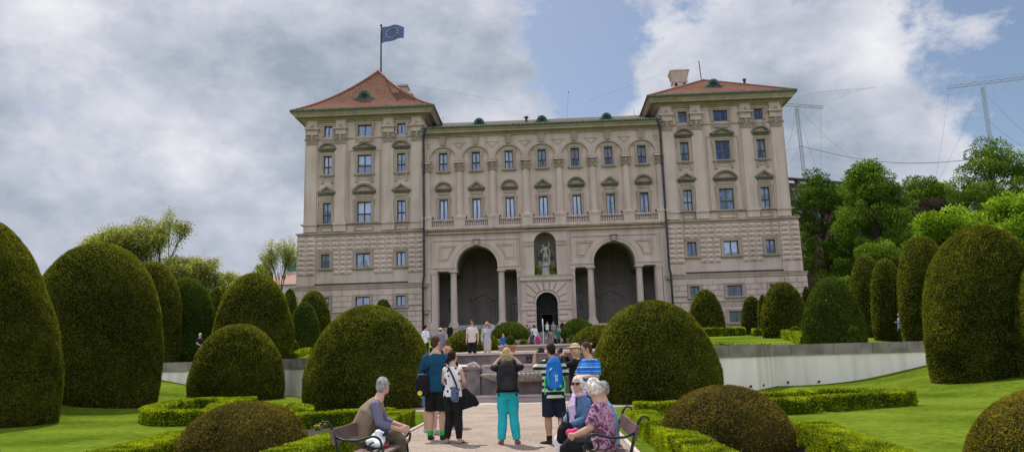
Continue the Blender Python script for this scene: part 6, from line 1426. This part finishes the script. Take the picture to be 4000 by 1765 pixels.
# ================================================================= TREES
M_BARK = mat('bark', (.055, .042, .032), rough=1, bump=.5, bscale=18, vscale=4)
M_TR1 = leafmat('tree_mid', (.03, .06, .010), (.14, .22, .028), trans=.38, tip=(.30, .40, .06), vs=.25, amp=.8)
M_TR2 = leafmat('tree_dark', (.018, .038, .008), (.085, .15, .020), trans=.35, tip=(.20, .30, .04), vs=.25, amp=.8)
M_TR3 = leafmat('tree_bright', (.05, .10, .010), (.24, .36, .03), trans=.4, tip=(.42, .54, .07), vs=.5)
M_TR4 = leafmat('tree_olive', (.10, .11, .03), (.32, .34, .10), trans=.45, tip=(.60, .58, .24), vs=.3)
M_TR5 = leafmat('tree_purple', (.030, .024, .022), (.085, .062, .055), trans=.2, tip=(.12, .09, .07), vs=.5)
def dense_tree(label, pc, ptop, pbot, hw, Y, m, zg=None, leaf=.34, nclump=70, name='broadleaf_tree', dens=1.0, prof=None, cr=.24):
    """crown built from many clumps spread through an uneven egg-shaped volume"""
    a = at(pc-hw, (ptop+pbot)/2, Y); b = at(pc+hw, (ptop+pbot)/2, Y); x = (a.x+b.x)/2; R = (b.x-a.x)/2; zt = at(pc, ptop, Y).z; zb = at(pc, pbot, Y).z
    zg = 1.8 if zg is None else zg; root = empty(name, (x, Y, zg), 0, label, 'tree', 'trees around the palace'); H = zt-zb
    t = MB(); t.tube([(0, 0, -1), (.1, .1, (zb-zg)*.5), (-.1, 0, zb-zg+H*.3), (.05, .1, zb-zg+H*.75)], [R*.07+.12, R*.055+.1, R*.04+.06, .05], 9)
    CL = []
    for i in range(nclump):
        v = rng.random(); ang = rng.random()*2*math.pi; prf = (math.sin(math.pi*min(1, .12+v*.83))**.7 if prof is None else prof(v)); rr = R*prf*math.sqrt(rng.uniform(.15, 1)); rc = R*cr*rng.uniform(.5, 1.35)
        rr = max(0, rr-rc*.30); CL.append((rr*math.cos(ang), rr*math.sin(ang), zb-zg+H*v*.97-rc*.3*(v > .8), rc))
        if i % 4 == 0: t.tube([(0, 0, zb-zg+H*max(.05, v*.6)), (rr*.5*math.cos(ang), rr*.5*math.sin(ang), zb-zg+H*v*.8), CL[-1][:3]], [R*.025+.03, .05, .02], 5)
    t.build('trunk', M_BARK, root)
    Ps = []; Ns = []; Ts = []
    for cx, cy, cz, rc in CL:
        leaf_ = leaf*.66; n = int(dens*rc*rc*10/(leaf_*leaf_*.6)); d = rng.normal(0, 1, (n, 3)); d /= np.linalg.norm(d, axis=1)[:, None]; r = rc*rng.uniform(.55, 1.08, n)**.6
        sq = np.array([1, 1, .72]); wob = 1+.9*(fbm(d*2.6+cx, 2, 3)-.45); Ps.append(np.array([cx, cy, cz])+d*(r*wob)[:, None]*sq); Ns.append(d); Ts.append(np.clip(rng.normal(.42+.12*rng.normal(), .13, n)+.12*d[:, 2], 0, 1))
    P = np.concatenate(Ps); Nn = np.concatenate(Ns); T = np.concatenate(Ts)
    LV, LT = leaves(P, Nn, leaf*.66, leaf*.41, T, up=-.1, spread=.8)
    link('crown', cloud_mesh('crown', [], [], 0, LV, LT, m), root); return root
def bare_tree(label, pc, ptop, pbase, hw, Y, m, zg=1.8, leaf=.3, nl=10, depth=5, seed=1, lean=0, spread=.55, density=1.0, flat_=1., name='young_leaf_tree'):
    """visible limbs forking into twigs, small leaf tufts at the tips"""
    rd = random.Random(seed); a = at(pc-hw, 1000, Y); b = at(pc+hw, 1000, Y); x = (a.x+b.x)/2; R = (b.x-a.x)/2; H = at(pc, ptop, Y).z-zg
    root = empty(name, (x, Y, zg), 0, label, 'tree', 'trees around the palace'); t = MB(); tips = []; L0 = H*.30
    def grow(p, d, L, r, k):
        q1 = p+d*L*.5+Vector((rd.uniform(-1, 1), rd.uniform(-1, 1), 0))*L*.06; q2 = p+d*L; t.tube([p, q1, q2], [r, r*.85, r*.68], 7 if k < 2 else 4, cap=False)
        if k >= 2: tips.append((q2, k))
        if k >= 3: tips.append((q1, k))
        if k >= depth: return
        for i in range(3 if k < 3 else rd.choice((2, 3))):
            ang = rd.uniform(0, 2*math.pi); tl = rd.uniform(.35, 1)*spread; nd_ = (d+Vector((math.cos(ang)*tl*1.3*R/(H*.42), math.sin(ang)*tl, rd.uniform(-.25, .22)))).normalized()
            grow(q2 if i else q2, nd_, L*rd.uniform(.62, .86), r*.62, k+1)
    grow(Vector((0, 0, 0)), Vector((lean, 0, 1)).normalized(), L0, H*.022, 0)
    zmax = max(v[2] for v in t.v); xm = max(abs(v[0]) for v in t.v); kz = H*.97/zmax; kx = R*.97/xm
    t.v = [(a*kx, b*kx, c*kz) for a, b, c in t.v]
    t.build('trunk', M_BARK, root); Ps = []
    for p, k in tips:
        n = max(1, int(nl*2.0*density*rd.uniform(.3, 1.7))); Ps.append(np.array([p.x*kx, p.y*kx, p.z*kz])+rng.normal(0, 1, (n, 3))*np.array([.5, .5, .28])*leaf*2.4)
    P = np.concatenate(Ps); LV, LT = leaves(P, rng.normal(0, 1, (len(P), 3)), leaf*.68, leaf*.42, np.clip(rng.normal(.5, .2, len(P)), 0, 1), up=0, spread=.4)
    link('crown', cloud_mesh('crown', [], [], 0, LV, LT, m), root); return root
cone = lambda v: (1-v)**.75*.95+.08
dense_tree('dark green tree nearest the brick building wall', 3215, 655, 1110, 135, 100, M_TR2, leaf=.42, nclump=90, prof=lambda v: min(1, .55+v*.9)*(1-max(0, v-.55)**1.5*2.2))
dense_tree('tall broad green tree behind the clipped yews right of the palace', 3420, 628, 1130, 205, 92, M_TR1, leaf=.40, nclump=150, prof=lambda v: (1-v)**.6*.95+.12, cr=.20)
dense_tree('round tree crown behind, between the two tallest right trees', 3620, 680, 1000, 140, 110, M_TR1, leaf=.42, nclump=70)
dense_tree('purplish brown bushy tree among the green ones', 3640, 765, 980, 115, 98, M_TR5, leaf=.32, nclump=60)
dense_tree('tall airy tree below the right antenna mast', 3885, 538, 1000, 200, 96, M_TR1, leaf=.38, nclump=95, dens=.75, prof=lambda v: (1-v)**.5*.95+.15, cr=.21)
dense_tree('darker tree behind the airy one at the right edge', 4060, 640, 1000, 170, 112, M_TR2, leaf=.42, nclump=70)
dense_tree('light green shrubby tree behind the tall clipped yews', 3720, 830, 1150, 260, 62, M_TR3, leaf=.30, nclump=110, cr=.17, prof=lambda v: 1-v*.55)
dense_tree('bright big-leaved tree rising above the biggest right yew', 4030, 735, 1150, 230, 50, M_TR3, leaf=.34, nclump=110, cr=.18, prof=lambda v: 1-v*.5)
dense_tree('mid green tree at the foot of the tall broad tree', 3440, 950, 1200, 140, 75, M_TR1, leaf=.34, nclump=60, prof=lambda v: 1-v*.5)
dense_tree('yellowish leafy bush against the tower corner', 3122, 830, 1060, 26, 95, M_TR4, leaf=.34, nclump=24, cr=.3)
bare_tree('large light-leaved tree with dark limbs behind the left yews', 600, 772, 0, 215, 72, M_TR4, leaf=.26, nl=6, depth=6, seed=4, lean=-.05)
dense_tree('dense olive green tree left of the large light-leaved tree', 500, 900, 1120, 95, 76, M_TR1, leaf=.30, nclump=50, dens=.8)
bare_tree('pale spreading tree left behind the biggest left yew', 420, 868, 0, 75, 70, M_TR4, leaf=.26, nl=5, depth=6, seed=9)
bare_tree('sparse pale tree beside the large one, toward the palace', 750, 985, 0, 95, 74, M_TR4, leaf=.26, nl=9, depth=6, seed=12)
bare_tree('low leafy tree between the left trees and the palace', 880, 1060, 0, 85, 76, M_TR4, leaf=.26, nl=11, depth=6, seed=17)
bare_tree('young nearly bare tree next to the left palace corner', 1098, 908, 0, 92, 71, M_TR4, leaf=.20, nl=3, depth=6, seed=23, spread=.8, density=.8)
dense_tree('green bushy tree top left of the bare young tree', 1025, 1032, 1140, 48, 78, M_TR3, leaf=.26, nclump=30, cr=.3)
# standard bay trees
def standard(label, pc, py0, py1, Y, zg, pot=False):
    p = at(pc, py1, Y); zg = zg; zt = at(pc, py0, Y).z; root = empty('potted_bay_tree' if pot else 'standard_tree', (p.x, Y, zg), 0, label, 'small tree', 'small standard trees')
    R = (zt-zg)*.27; b = MB(); b.tube([(0, 0, 0), (.01, 0, zt-zg-R*1.2)], .022, 6); b.build('trunk', M_BARK, root)
    V, F, LV, LT = crown(R*1.05, R*1.75, 2.2, 2.0, .06, int(pc), .16, n1=20, tuck=.35, dens=1.6)
    o = link('crown', cloud_mesh('crown', V, F, .1, LV, LT, M_YEWG), root, (0, 0, zt-zg-R*1.7))
    if pot:
        b = MB(); b.lathe([(.20, 0), (.27, .33), (.31, .34), (.31, .42), (.26, .42), (.25, .38)], 0, 0, 16); b.build('pot', mat('terracotta', (.34, .15, .09)), root)
standard('small standard tree with a round crown behind the right wall coping', 3340, 1274, 1348, 37.6, 1.70)
standard('potted standard tree with round crown standing before the sandstone ledge', 1992, 1311, 1374, 35.8, 1.70, True)

# ================================================================= BACKGROUND BUILDINGS, ANTENNAS
M_BRICK = mat('dark_brick', (.080, .040, .034), rough=.95, bump=.3, bscale=6, vscale=1.5, n1=(.055, .030, .026))
a = at(3060, 690, 112); b_ = at(3760, 720, 128); br = empty('brick_building', (a.x, a.y, 1.6), 0, 'dark red brick building with a notched parapet behind the right trees', 'building')
def B3(mb, u0, u1, d0, d1, z0, z1):   # box in the building's own slanted frame
    ux = Vector((b_.x-a.x, b_.y-a.y, 0)); Ln = ux.length; ux /= Ln; uy = Vector((-ux.y, ux.x, 0)); P = []
    for z in (z0, z1):
        for (u, d) in ((u0, d0), (u1, d0), (u1, d1), (u0, d1)): q = ux*u+uy*d; P.append((q.x, q.y, z))
    mb.add(P, [(0, 3, 2, 1), (4, 5, 6, 7), (0, 1, 5, 4), (1, 2, 6, 5), (2, 3, 7, 6), (3, 0, 4, 7)]); return Ln
ZT = a.z-1.6; mb = MB(); Ln = 34; B3(mb, -2, 60, 0, 14, 0, ZT-.9); mb.build('wall', M_BRICK, br)
mb = MB()
for i in range(26): B3(mb, -2+i*2.4, -2+i*2.4+.55, .1, .8, ZT-.9, ZT-.28)
B3(mb, -2, 60, 0, .9, ZT-.28, ZT-.02); mb.build('parapet', mat('parapet_stone', (.09, .065, .06)), br)
mb = MB(); B3(mb, 1.2, 60, -.25, -.0, ZT-2.1, ZT-1.75); B3(mb, -2, 60, -.1, 0, ZT-3.6, ZT-3.3); mb.build('concrete_band', mat('grey_concrete', (.18, .165, .16)), br)
for i in range(12):
    for zz_ in (ZT-3.1, ZT-7, ZT-11):
        w = MB(); B3(w, 1.5+i*4.2, 3.0+i*4.2, -.06, .0, zz_, zz_+(.9 if zz_ > ZT-4 else 1.8)); w.k = 1; B3(w, 1.4+i*4.2, 3.1+i*4.2, -.12, .0, zz_-.15, zz_-.02); w.build('window', [M_GLASS if False else mat('dull_pane', (.10, .11, .13), rough=.2), M_COPE], br)
p0 = at(1060, 1130, 105); lb = empty('townhouse', (p0.x-3, 105, 2.2), 0, 'distant pale house with a red tiled roof left of the palace', 'house')
zr = at(1110, 1060, 105).z-2.2; ze = at(1110, 1112, 105).z-2.2
mb = MB(); mb.box(0, 9.5, 0, 9, -1, ze); mb.build('wall', mat('pale_plaster', (.5, .5, .5)), lb)
mb = MB(); mb.add([(-.3, -.4, ze), (9.8, -.4, ze), (9.8, 9.4, ze), (-.3, 9.4, ze), (-.3, 4.5, zr), (9.8, 4.5, zr)], [(0, 1, 5, 4), (2, 3, 4, 5), (0, 4, 3), (1, 2, 5)]); mb.build('roof', mat('far_roof_tiles', (.28, .15, .11), bump=.5, bscale=10, vscale=4), lb)
for i in range(4):
    w = MB(); w.box(1+i*2.2, 1.8+i*2.2, -.05, .0, ze-2.2, ze-.9); w.k = 1; w.box(.9+i*2.2, 1.9+i*2.2, -.1, 0, ze-2.35, ze-2.2); w.build('window', [M_DARK, M_COPE], lb)
p = at(1143, 1062, 150); z1_ = at(1143, 1000, 150).z; z2_ = at(1143, 960, 150).z
sp_t = empty('church_tower', (p.x, 150, 2), 0, 'green copper church tower lantern far behind the bare tree', 'tower')
mb = MB(); mb.box(-1.0, 1.0, -1, 1, 0, p.z-2); mb.build('shaft', M_WALL, sp_t)
mb = MB(); zz0 = p.z-2; hh = z1_-p.z; mb.lathe([(1.15, zz0), (1.0, zz0+.3*hh), (1.45, zz0+.45*hh), (1.3, zz0+.6*hh), (.8, zz0+.62*hh), (.75, zz0+.85*hh), (.95, zz0+.9*hh), (.2, zz0+hh), (.08, zz0+hh*1.7), (.02, zz0+hh*1.75)], 0, 0, 12); mb.build('lantern', M_COPPER, sp_t)
M_MAST = mat('galvanised_steel', (.36, .38, .42), rough=.5, metal=.2)
M_CABLE = mat('dark_cable', (.12, .13, .15), rough=.6)
def antenna(label, base, top, b0, b1, Y, dY, elems, wires, elen=6):
    P0 = at(*base, Y); P1 = at(*top, Y); P0.z -= 3; root = empty('antenna_mast', P0, 0, label, 'antenna', 'log-periodic antennas on the brick building'); O = P0
    t = P1-P0; L_ = t.length; t.normalize(); s = Vector((1, 0, 0)); f = Vector((0, 1, 0)); m = MB(); w = .21; n = int(L_/.8)
    cn = [s*w+f*w, -s*w+f*w, -s*w-f*w, s*w-f*w]
    for c in cn: m.tube([c, c+t*L_], .045, 4)
    for i in range(n):
        for j in range(4):
            a_, c_ = cn[j], cn[(j+1) % 4]; m.tube([a_+t*i*.8, c_+t*(i+1)*.8], .022, 3, cap=False); m.tube([a_+t*i*.8, c_+t*i*.8], .018, 3, cap=False)
    m.build('mast', M_MAST, root)
    A = at(*b0, Y-dY)-O; Bq = at(*b1, Y+dY)-O; m = MB(); d = Bq-A; u = Vector((0, 0, 1))
    for dz, dx in ((0, 0), (.75, 0), (.35, .5)): m.tube([A+u*dz*.6+f*dx, Bq+u*dz*.6+f*dx], .055, 4)
    for i in range(26): q0 = A+d*(i/26); q1 = A+d*((i+.5)/26); q2 = A+d*((i+1)/26); m.tube([q0, q1+u*.45], .022, 3, cap=False); m.tube([q1+u*.45, q2], .022, 3, cap=False)
    m.build('boom', M_MAST, root)
    for k in range(elems):
        e = MB(); q = A+d*((k+.5)/elems); Le = elen*(.45+.55*(1-k/elems)) if elen < 8 else elen*(.6+.4*k/elems); pts = []
        for j in range(9): v = (j-4)/4; pts.append(q+Vector((v*Le*1.0+.9*v*v, -abs(v)*1.2, -v*v*Le*.26+v*Le*.62)))
        e.tube(pts, .016, 4, cap=False); e.build('antenna_element', M_CABLE, root)
    for (p, q) in wires: e = MB(); e.tube([at(*p, Y)-O, (at(*p, Y)+at(*q, Y))/2-O-Vector((0, 0, .3)), at(*q, Y)-O], .018, 3, cap=False); e.build('guy_wire', M_CABLE, root)
antenna('lattice antenna mast with a long boom directly beside the palace roof', (3143, 692), (3111, 416), (3050, 413), (3215, 424), 125, 4, 9, [((3112, 425), (3062, 640)), ((3115, 425), (3360, 650)), ((3125, 570), (3075, 585)), ((3125, 572), (3075, 650)), ((3112, 425), (3200, 690)), ((3205, 425), (3207, 690))], elen=9)
antenna('lattice antenna mast rising from the tree at the far right', (3868, 545), (3838, 338), (3705, 347), (4080, 300), 120, 4, 9, [((3838, 340), (3660, 720)), ((3850, 370), (4050, 560)), ((3708, 350), (3655, 700)), ((3845, 460), (4020, 590))], elen=3.6)
c = MB(); A0 = at(3125, 570, 124); A1 = at(3790, 625, 121); pts = [A0.lerp(A1, i/14)-Vector((0, 0, 1.6*math.sin(math.pi*i/14))) for i in range(15)]
c.tube([p-A0 for p in pts], .05, 4); tag(c.build('antenna_cable', M_CABLE, loc=A0), 'long sagging cable strung between the two antenna masts', 'cable')

# flagpole and flag
ap = Vector((-18.1, FY+6.6, 32.2+ZC)); b1 = at(1488, 290, ap.y); t1 = at(1489, 100, ap.y); fp = empty('flagpole', b1-Vector((0, 0, 1)), 0, 'dark slim flagpole on the peak of the left tower roof', 'flagpole'); O = fp.location
m = MB(); m.tube([(0, 0, 0), (0, 0, (t1-b1).z*.35)], .11, 8); m.tube([(0, 0, (t1-b1).z*.35), t1-O], .085, 8); m.ball(t1-O, .14); m.build('pole', M_PIPE, fp, smooth=True)
M_FLAG = mat('flag_blue', (.10, .13, .29), rough=.8); M_STAR = mat('flag_yellow', (.62, .55, .10), rough=.8)
A = at(1490, 108, ap.y); fl = empty('flag', A, 0, 'blue flag with a ring of yellow stars flying from the rooftop pole', 'flag')
W_, Hh = (at(1577, 100, ap.y)-A).x, (A-at(1490, 171, ap.y)).z
def fsurf(u, v, o=0):     # u along the fly, v down the hoist
    x = W_*u*1.0; z = -Hh*v*(1-.30*u)+.22*math.sin(u*3.1)*(1-v*.3)+.06*math.sin(v*5)*u; y = .22*math.sin(u*7-v*1.5)*min(1, u*3)+.15*u
    return (x, y-o, z)
nu, nv = 30, 18; V = [fsurf(i/nu, j/nv) for j in range(nv+1) for i in range(nu+1)]+[fsurf(i/nu, j/nv, -.02) for j in range(nv+1) for i in range(nu+1)]
F = [(j*(nu+1)+i, (j+1)*(nu+1)+i, (j+1)*(nu+1)+i+1, j*(nu+1)+i+1) for j in range(nv) for i in range(nu)]; off_ = (nu+1)*(nv+1); F += [tuple(reversed([k+off_ for k in f])) for f in F]
m = MB(); m.add(V, F); m.build('cloth', M_FLAG, fl, smooth=True); st = MB()
for k in range(12):
    a_ = k*math.pi/6; cu, cv = .47+.27*math.cos(a_), .47+.30*math.sin(a_); P = []
    for j in range(10): r = .055 if j % 2 == 0 else .023; w = math.pi/2+j*math.pi/5; P.append(fsurf(cu+r*math.cos(w)*Hh/W_, cv-r*math.sin(w), .03))
    st.add([fsurf(cu, cv, .03)]+P, [(0, j+1, (j+1) % 10+1) for j in range(10)])
st.build('stars', M_STAR, fl)

# ================================================================= TERRACE FURNITURE
a = at(1950, 1373, 37.2); b_ = at(2310, 1373, 37.2); g = Tz(0, 37)
sl_ = empty('sandstone_ledge', (a.x, 37.0, g), 0, 'long low sandstone ledge across the terrace in front of the palace steps', 'ledge')
hz = at(2100, 1344, 37.0).z-g; m = MB(); m.box(0, b_.x-a.x, 0, 1.0, -.1, hz-.09); m.build('ledge_body', M_SAND, sl_); m = MB(); m.box(-.05, b_.x-a.x+.05, -.06, 1.1, hz-.088, hz); m.build('ledge_top', M_STONEL, sl_)
st = empty('stone_steps', (-.1, 65.0, 1.95), 0, 'flight of stone steps rising to the palace gate', 'steps')
for i in range(14):
    m = MB(); m.box(-1.65, 1.65, i*.5, 9.2, i*.146-.3, i*.146+.143); m.build('step', M_COPE, st)
for s in (-1, 1): m = MB(); m.box(s*1.83-.16, s*1.83+.16, -.6, 8, -.5, 1.05); m.box(s*1.83-.20, s*1.83+.20, -.65, 8, 1.051, 1.16); m.build('side_wall', M_SAND, st)
for s in (-1, 1):
    h_ = MB(); pts = [(s*.95+.1*s*math.sin(t*3), .4+t*5.0, .1+t*1.6+.9*min(1, t*6)) for t in np.linspace(0, 1, 14)]; h_.tube(pts, .03, 6)
    for i in (2, 6, 10, 13): h_.tube([(pts[i][0], pts[i][1], pts[i][2]-1.0), pts[i]], .025, 5)
    h_.build('handrail', mat('steel_rail', (.35, .36, .38), rough=.4, metal=.5), st)
wj = empty('water_jet', (at(2121, 1300, 46).x, 46, Tz(0, 46)), 0, 'thin white water jet with arching side sprays before the palace gate', 'water jet')
mw = mat('spray_water', (.62, .66, .70), rough=.25); z0 = at(2121, 1330, 46).z-wj.location.z; z1 = at(2121, 1245, 46).z-wj.location.z
m = MB(); m.tube([(0, 0, 0), (0, 0, z0), (.02, 0, (z0+z1)/2), (0, 0, z1)], [.012, .018, .02, .035], 6); m.build('jet', mw, wj, smooth=True)
for s, w_, h_ in ((-1, .85, .95), (-1, .5, .8), (1, .8, .85), (1, .55, 1.0)):
    m = MB(); m.tube([(s*(.1+w_*(1-t)), 0, z0-.1+(h_*.75)*4*t*(1-t)*.9+(0)*t) for t in np.linspace(.0, .95, 16)], .006, 4); m.build('spray_arc', mw, wj, smooth=True)
m = MB(); m.lathe([(.9, 0), (1.0, .12), (1.0, .3), (.92, .3), (.9, .2), (.05, .18)], 0, 0, 24); m.build('pool_rim', M_SAND, wj)
pb_ = MB(); p = at(2268, 1370, 36.2); pb_.add([(-.36, 0, 0), (.36, 0, 0), (.36, .5, 0), (-.36, .5, 0), (-.40, -.02, .55), (.40, -.02, .55), (.40, .52, .55), (-.40, .52, .55), (-.33, .05, .53), (.33, .05, .53), (.33, .45, .53), (-.33, .45, .53)], [(0, 3, 2, 1), (0, 1, 5, 4), (1, 2, 6, 5), (2, 3, 7, 6), (3, 0, 4, 7), (4, 5, 9, 8), (5, 6, 10, 9), (6, 7, 11, 10), (7, 4, 8, 11), (8, 9, 10, 11)])
tag(pb_.build('planter_box', mat('dark_planter', (.045, .035, .035)), loc=(p.x, 36.2, 1.71)), 'dark square planter box on the terrace left of the right yew mound', 'planter')
for i in range(7):       # exhibition boards under the left arch
    x0 = 1788+i*30; p = at(x0+13, 1290, 73.6); r = empty('display_board', (p.x, 73.6, 4.4), 0, 'display board %s of the row under the left arch' % ['leftmost', 'second from the left', 'third from the left', 'middle', 'third from the right', 'second from the right', 'rightmost'][i], 'display board', 'display boards under the left arch')
    m = MB(); m.box(-.30, .30, -.02, .02, .12, .50); m.build('panel', mat('board_print', (.12, .16, .20), n1=(.36, .38, .40), vscale=4), r); m = MB(); m.box(-.34, .34, 0, .04, .08, .12); m.box(-.34, .34, 0, .04, .50, .53)
    for s in (-1, 1): m.box(s*.32-.02, s*.32+.02, 0, .04, -.3, .50)
    m.build('stand', M_STONEL, r)

for i, x in enumerate((-.82, .80)):        # clipped greenery beside the statue
    V, F, LV, LT = crown(.30, 1.05, 2.4, 2.0, .07, 90+i, .12, n1=24, dens=1.6); o = link('niche_shrub', cloud_mesh('niche_shrub', V, F, .3, LV, LT, M_BOX), None, (x, FY+.05, 8.27+ZC)); tag(o, ['bright green shrub left of the statue in the niche', 'bright green shrub right of the statue in the niche'][i], 'shrub', 'shrubs in the niche')
EXPOSURE = 0.0; CLOUD_STRENGTH = 1.0
SKY_COVER = [(2130, 90, 5, -.15), (2300, 320, 4, -.13), (3920, 300, 6, -.20), (700, 400, 22, .14), (2950, 300, 6, .12), (1850, 560, 6, .10), (1600, 200, 6, .08), (3800, 850, 8, .12), (2900, 900, 10, .08), (690, 690, 1.5, -.16)]
SKY_SHADE = [(1050, 330, 5, .04), (1250, 560, 3, .04), (620, 330, 3, .03), (380, 120, 5, -.12), (150, 60, 4, -.06), (1650, 80, 4, -.08), (700, 620, 7, -.04), (1000, 860, 6, -.08), (2350, 480, 4, -.08), (1900, 450, 4, -.09), (2720, 120, 4, -.08), (3050, 320, 4, .06), (3350, 330, 3, -.09), (3350, 120, 3, -.06), (3850, 700, 6, -.12)]
# ================================================================= CAMERA, LIGHT, SKY
from mathutils import Matrix
cam = bpy.data.cameras.new('camera'); co = bpy.data.objects.new('camera', cam); COL.objects.link(co)
cam.sensor_width = 36; cam.lens = FOC/4000*36; cam.clip_end = 4000; cam.clip_start = .05
Mx = Matrix((RR, UU, -FWD)).transposed().to_4x4(); Mx.translation = Vector((CX, 0, ZC)); co.matrix_world = Mx
sc.camera = co
SUN_EL, SUN_AZ = math.radians(60), math.radians(-28)      # azimuth from +Y (behind the palace) towards +X
sd = Vector((math.sin(SUN_AZ)*math.cos(SUN_EL), math.cos(SUN_AZ)*math.cos(SUN_EL), math.sin(SUN_EL)))
sl = bpy.data.lights.new('sun', 'SUN'); so = bpy.data.objects.new('sun', sl); COL.objects.link(so)
sl.energy = 4.4; sl.angle = math.radians(.6); sl.color = (1, .95, .86); so.rotation_euler = sd.to_track_quat('Z', 'Y').to_euler(); so.location = (0, 0, 60)
wd = bpy.data.worlds.new('World'); sc.world = wd; wd.use_nodes = True; nt = wd.node_tree; N = nt.nodes; L = nt.links
bg = N['Background']; sky = N.new('ShaderNodeTexSky'); sky.sky_type = 'NISHITA'; sky.sun_disc = False; sky.sun_elevation = SUN_EL; sky.sun_rotation = SUN_AZ
sky.air_density = 1.0; sky.dust_density = 1.6; sky.ozone_density = 1.2
L.new(sky.outputs[0], bg.inputs[0]); bg.inputs[1].default_value = .105
def nd(t, **k):
    n = N.new(t)
    for a, b in k.items(): setattr(n, a, b)
    return n
def math_(op, a, b=None, c=None, clamp=False):
    n = nd('ShaderNodeMath', operation=op); n.use_clamp = clamp
    for i, v in enumerate((a, b, c)):
        if v is None: continue
        if isinstance(v, (int, float)): n.inputs[i].default_value = v
        else: L.new(v, n.inputs[i])
    return n.outputs[0]
tc = nd('ShaderNodeTexCoord'); sp = nd('ShaderNodeSeparateXYZ'); L.new(tc.outputs['Generated'], sp.inputs[0])
vm = nd('ShaderNodeVectorMath', operation='MULTIPLY'); L.new(tc.outputs['Generated'], vm.inputs[0]); vm.inputs[1].default_value = (1, 1, 1.5)
def noise(scale, det, rough, dist, off=(0, 0, 0)):
    mp = nd('ShaderNodeMapping'); mp.inputs['Location'].default_value = off; L.new(vm.outputs[0], mp.inputs[0])
    n = nd('ShaderNodeTexNoise'); L.new(mp.outputs[0], n.inputs['Vector']); n.inputs['Scale'].default_value = scale; n.inputs['Detail'].default_value = det
    n.inputs['Roughness'].default_value = rough; n.inputs['Distortion'].default_value = dist; return n.outputs['Fac']
cover = noise(3.6, 14, .60, .0, (3.1, 1.7, 0)); shade = noise(5.2, 12, .57, .0, (7.7, 4.2, 2)); fine = noise(16, 10, .68, .0, (1, 9, 4))
# where the photograph's sky opens to blue (-) or is heavy (+): soft lobes round directions
def lobe(px, py, width):
    v = ray(px, py).normalized(); dp = nd('ShaderNodeVectorMath', operation='DOT_PRODUCT'); nm = nd('ShaderNodeVectorMath', operation='NORMALIZE')
    L.new(tc.outputs['Generated'], nm.inputs[0]); L.new(nm.outputs[0], dp.inputs[0]); dp.inputs[1].default_value = v
    k = 1/(1-math.cos(math.radians(width))); x = math_('SUBTRACT', 1, dp.outputs['Value']); x = math_('MULTIPLY', x, -k); return math_('EXPONENT', x)
def mix(base, items):
    r = base
    for (px, py, wd_, a) in items: r = math_('MULTIPLY_ADD', lobe(px, py, wd_), a, r)
    return r
cov = mix(cover, SKY_COVER); shd = mix(shade, SKY_SHADE)
cr = nd('ShaderNodeValToRGB'); cr.color_ramp.elements[0].position = .43; cr.color_ramp.elements[1].position = .51; L.new(math_('MULTIPLY_ADD', fine, .22, math_('SUBTRACT', cov, .11)), cr.inputs[0])
sr = nd('ShaderNodeValToRGB'); e = sr.color_ramp.elements
e[0].position = .16; e[0].color = (.93, .93, .95, 1); e[1].position = .78; e[1].color = (.33, .39, .48, 1); k = e.new(.52); k.color = (.56, .59, .68, 1)
thick = math_('MULTIPLY_ADD', cov, .60, math_('MULTIPLY_ADD', shd, 1.25, -.41))          # thick cloud is dark against the light, thin edges glow
L.new(math_('MULTIPLY_ADD', fine, .30, math_("SUBTRACT", thick, .15)), sr.inputs[0])
bg2 = nd('ShaderNodeBackground'); L.new(sr.outputs[0], bg2.inputs[0]); # unseen clouds behind the camera brightened as added fill light for the facade
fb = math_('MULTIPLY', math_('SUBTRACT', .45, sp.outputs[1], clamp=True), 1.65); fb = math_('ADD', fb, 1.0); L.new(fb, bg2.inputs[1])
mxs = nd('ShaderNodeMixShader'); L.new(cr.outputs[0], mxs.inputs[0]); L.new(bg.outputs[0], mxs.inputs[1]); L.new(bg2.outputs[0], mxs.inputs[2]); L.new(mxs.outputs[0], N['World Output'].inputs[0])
sc.view_settings.view_transform = 'Standard'; sc.view_settings.look = 'None'; sc.view_settings.gamma = 1; sc.view_settings.exposure = EXPOSURE
sc.cycles.max_bounces = 6; sc.cycles.transparent_max_bounces = 8
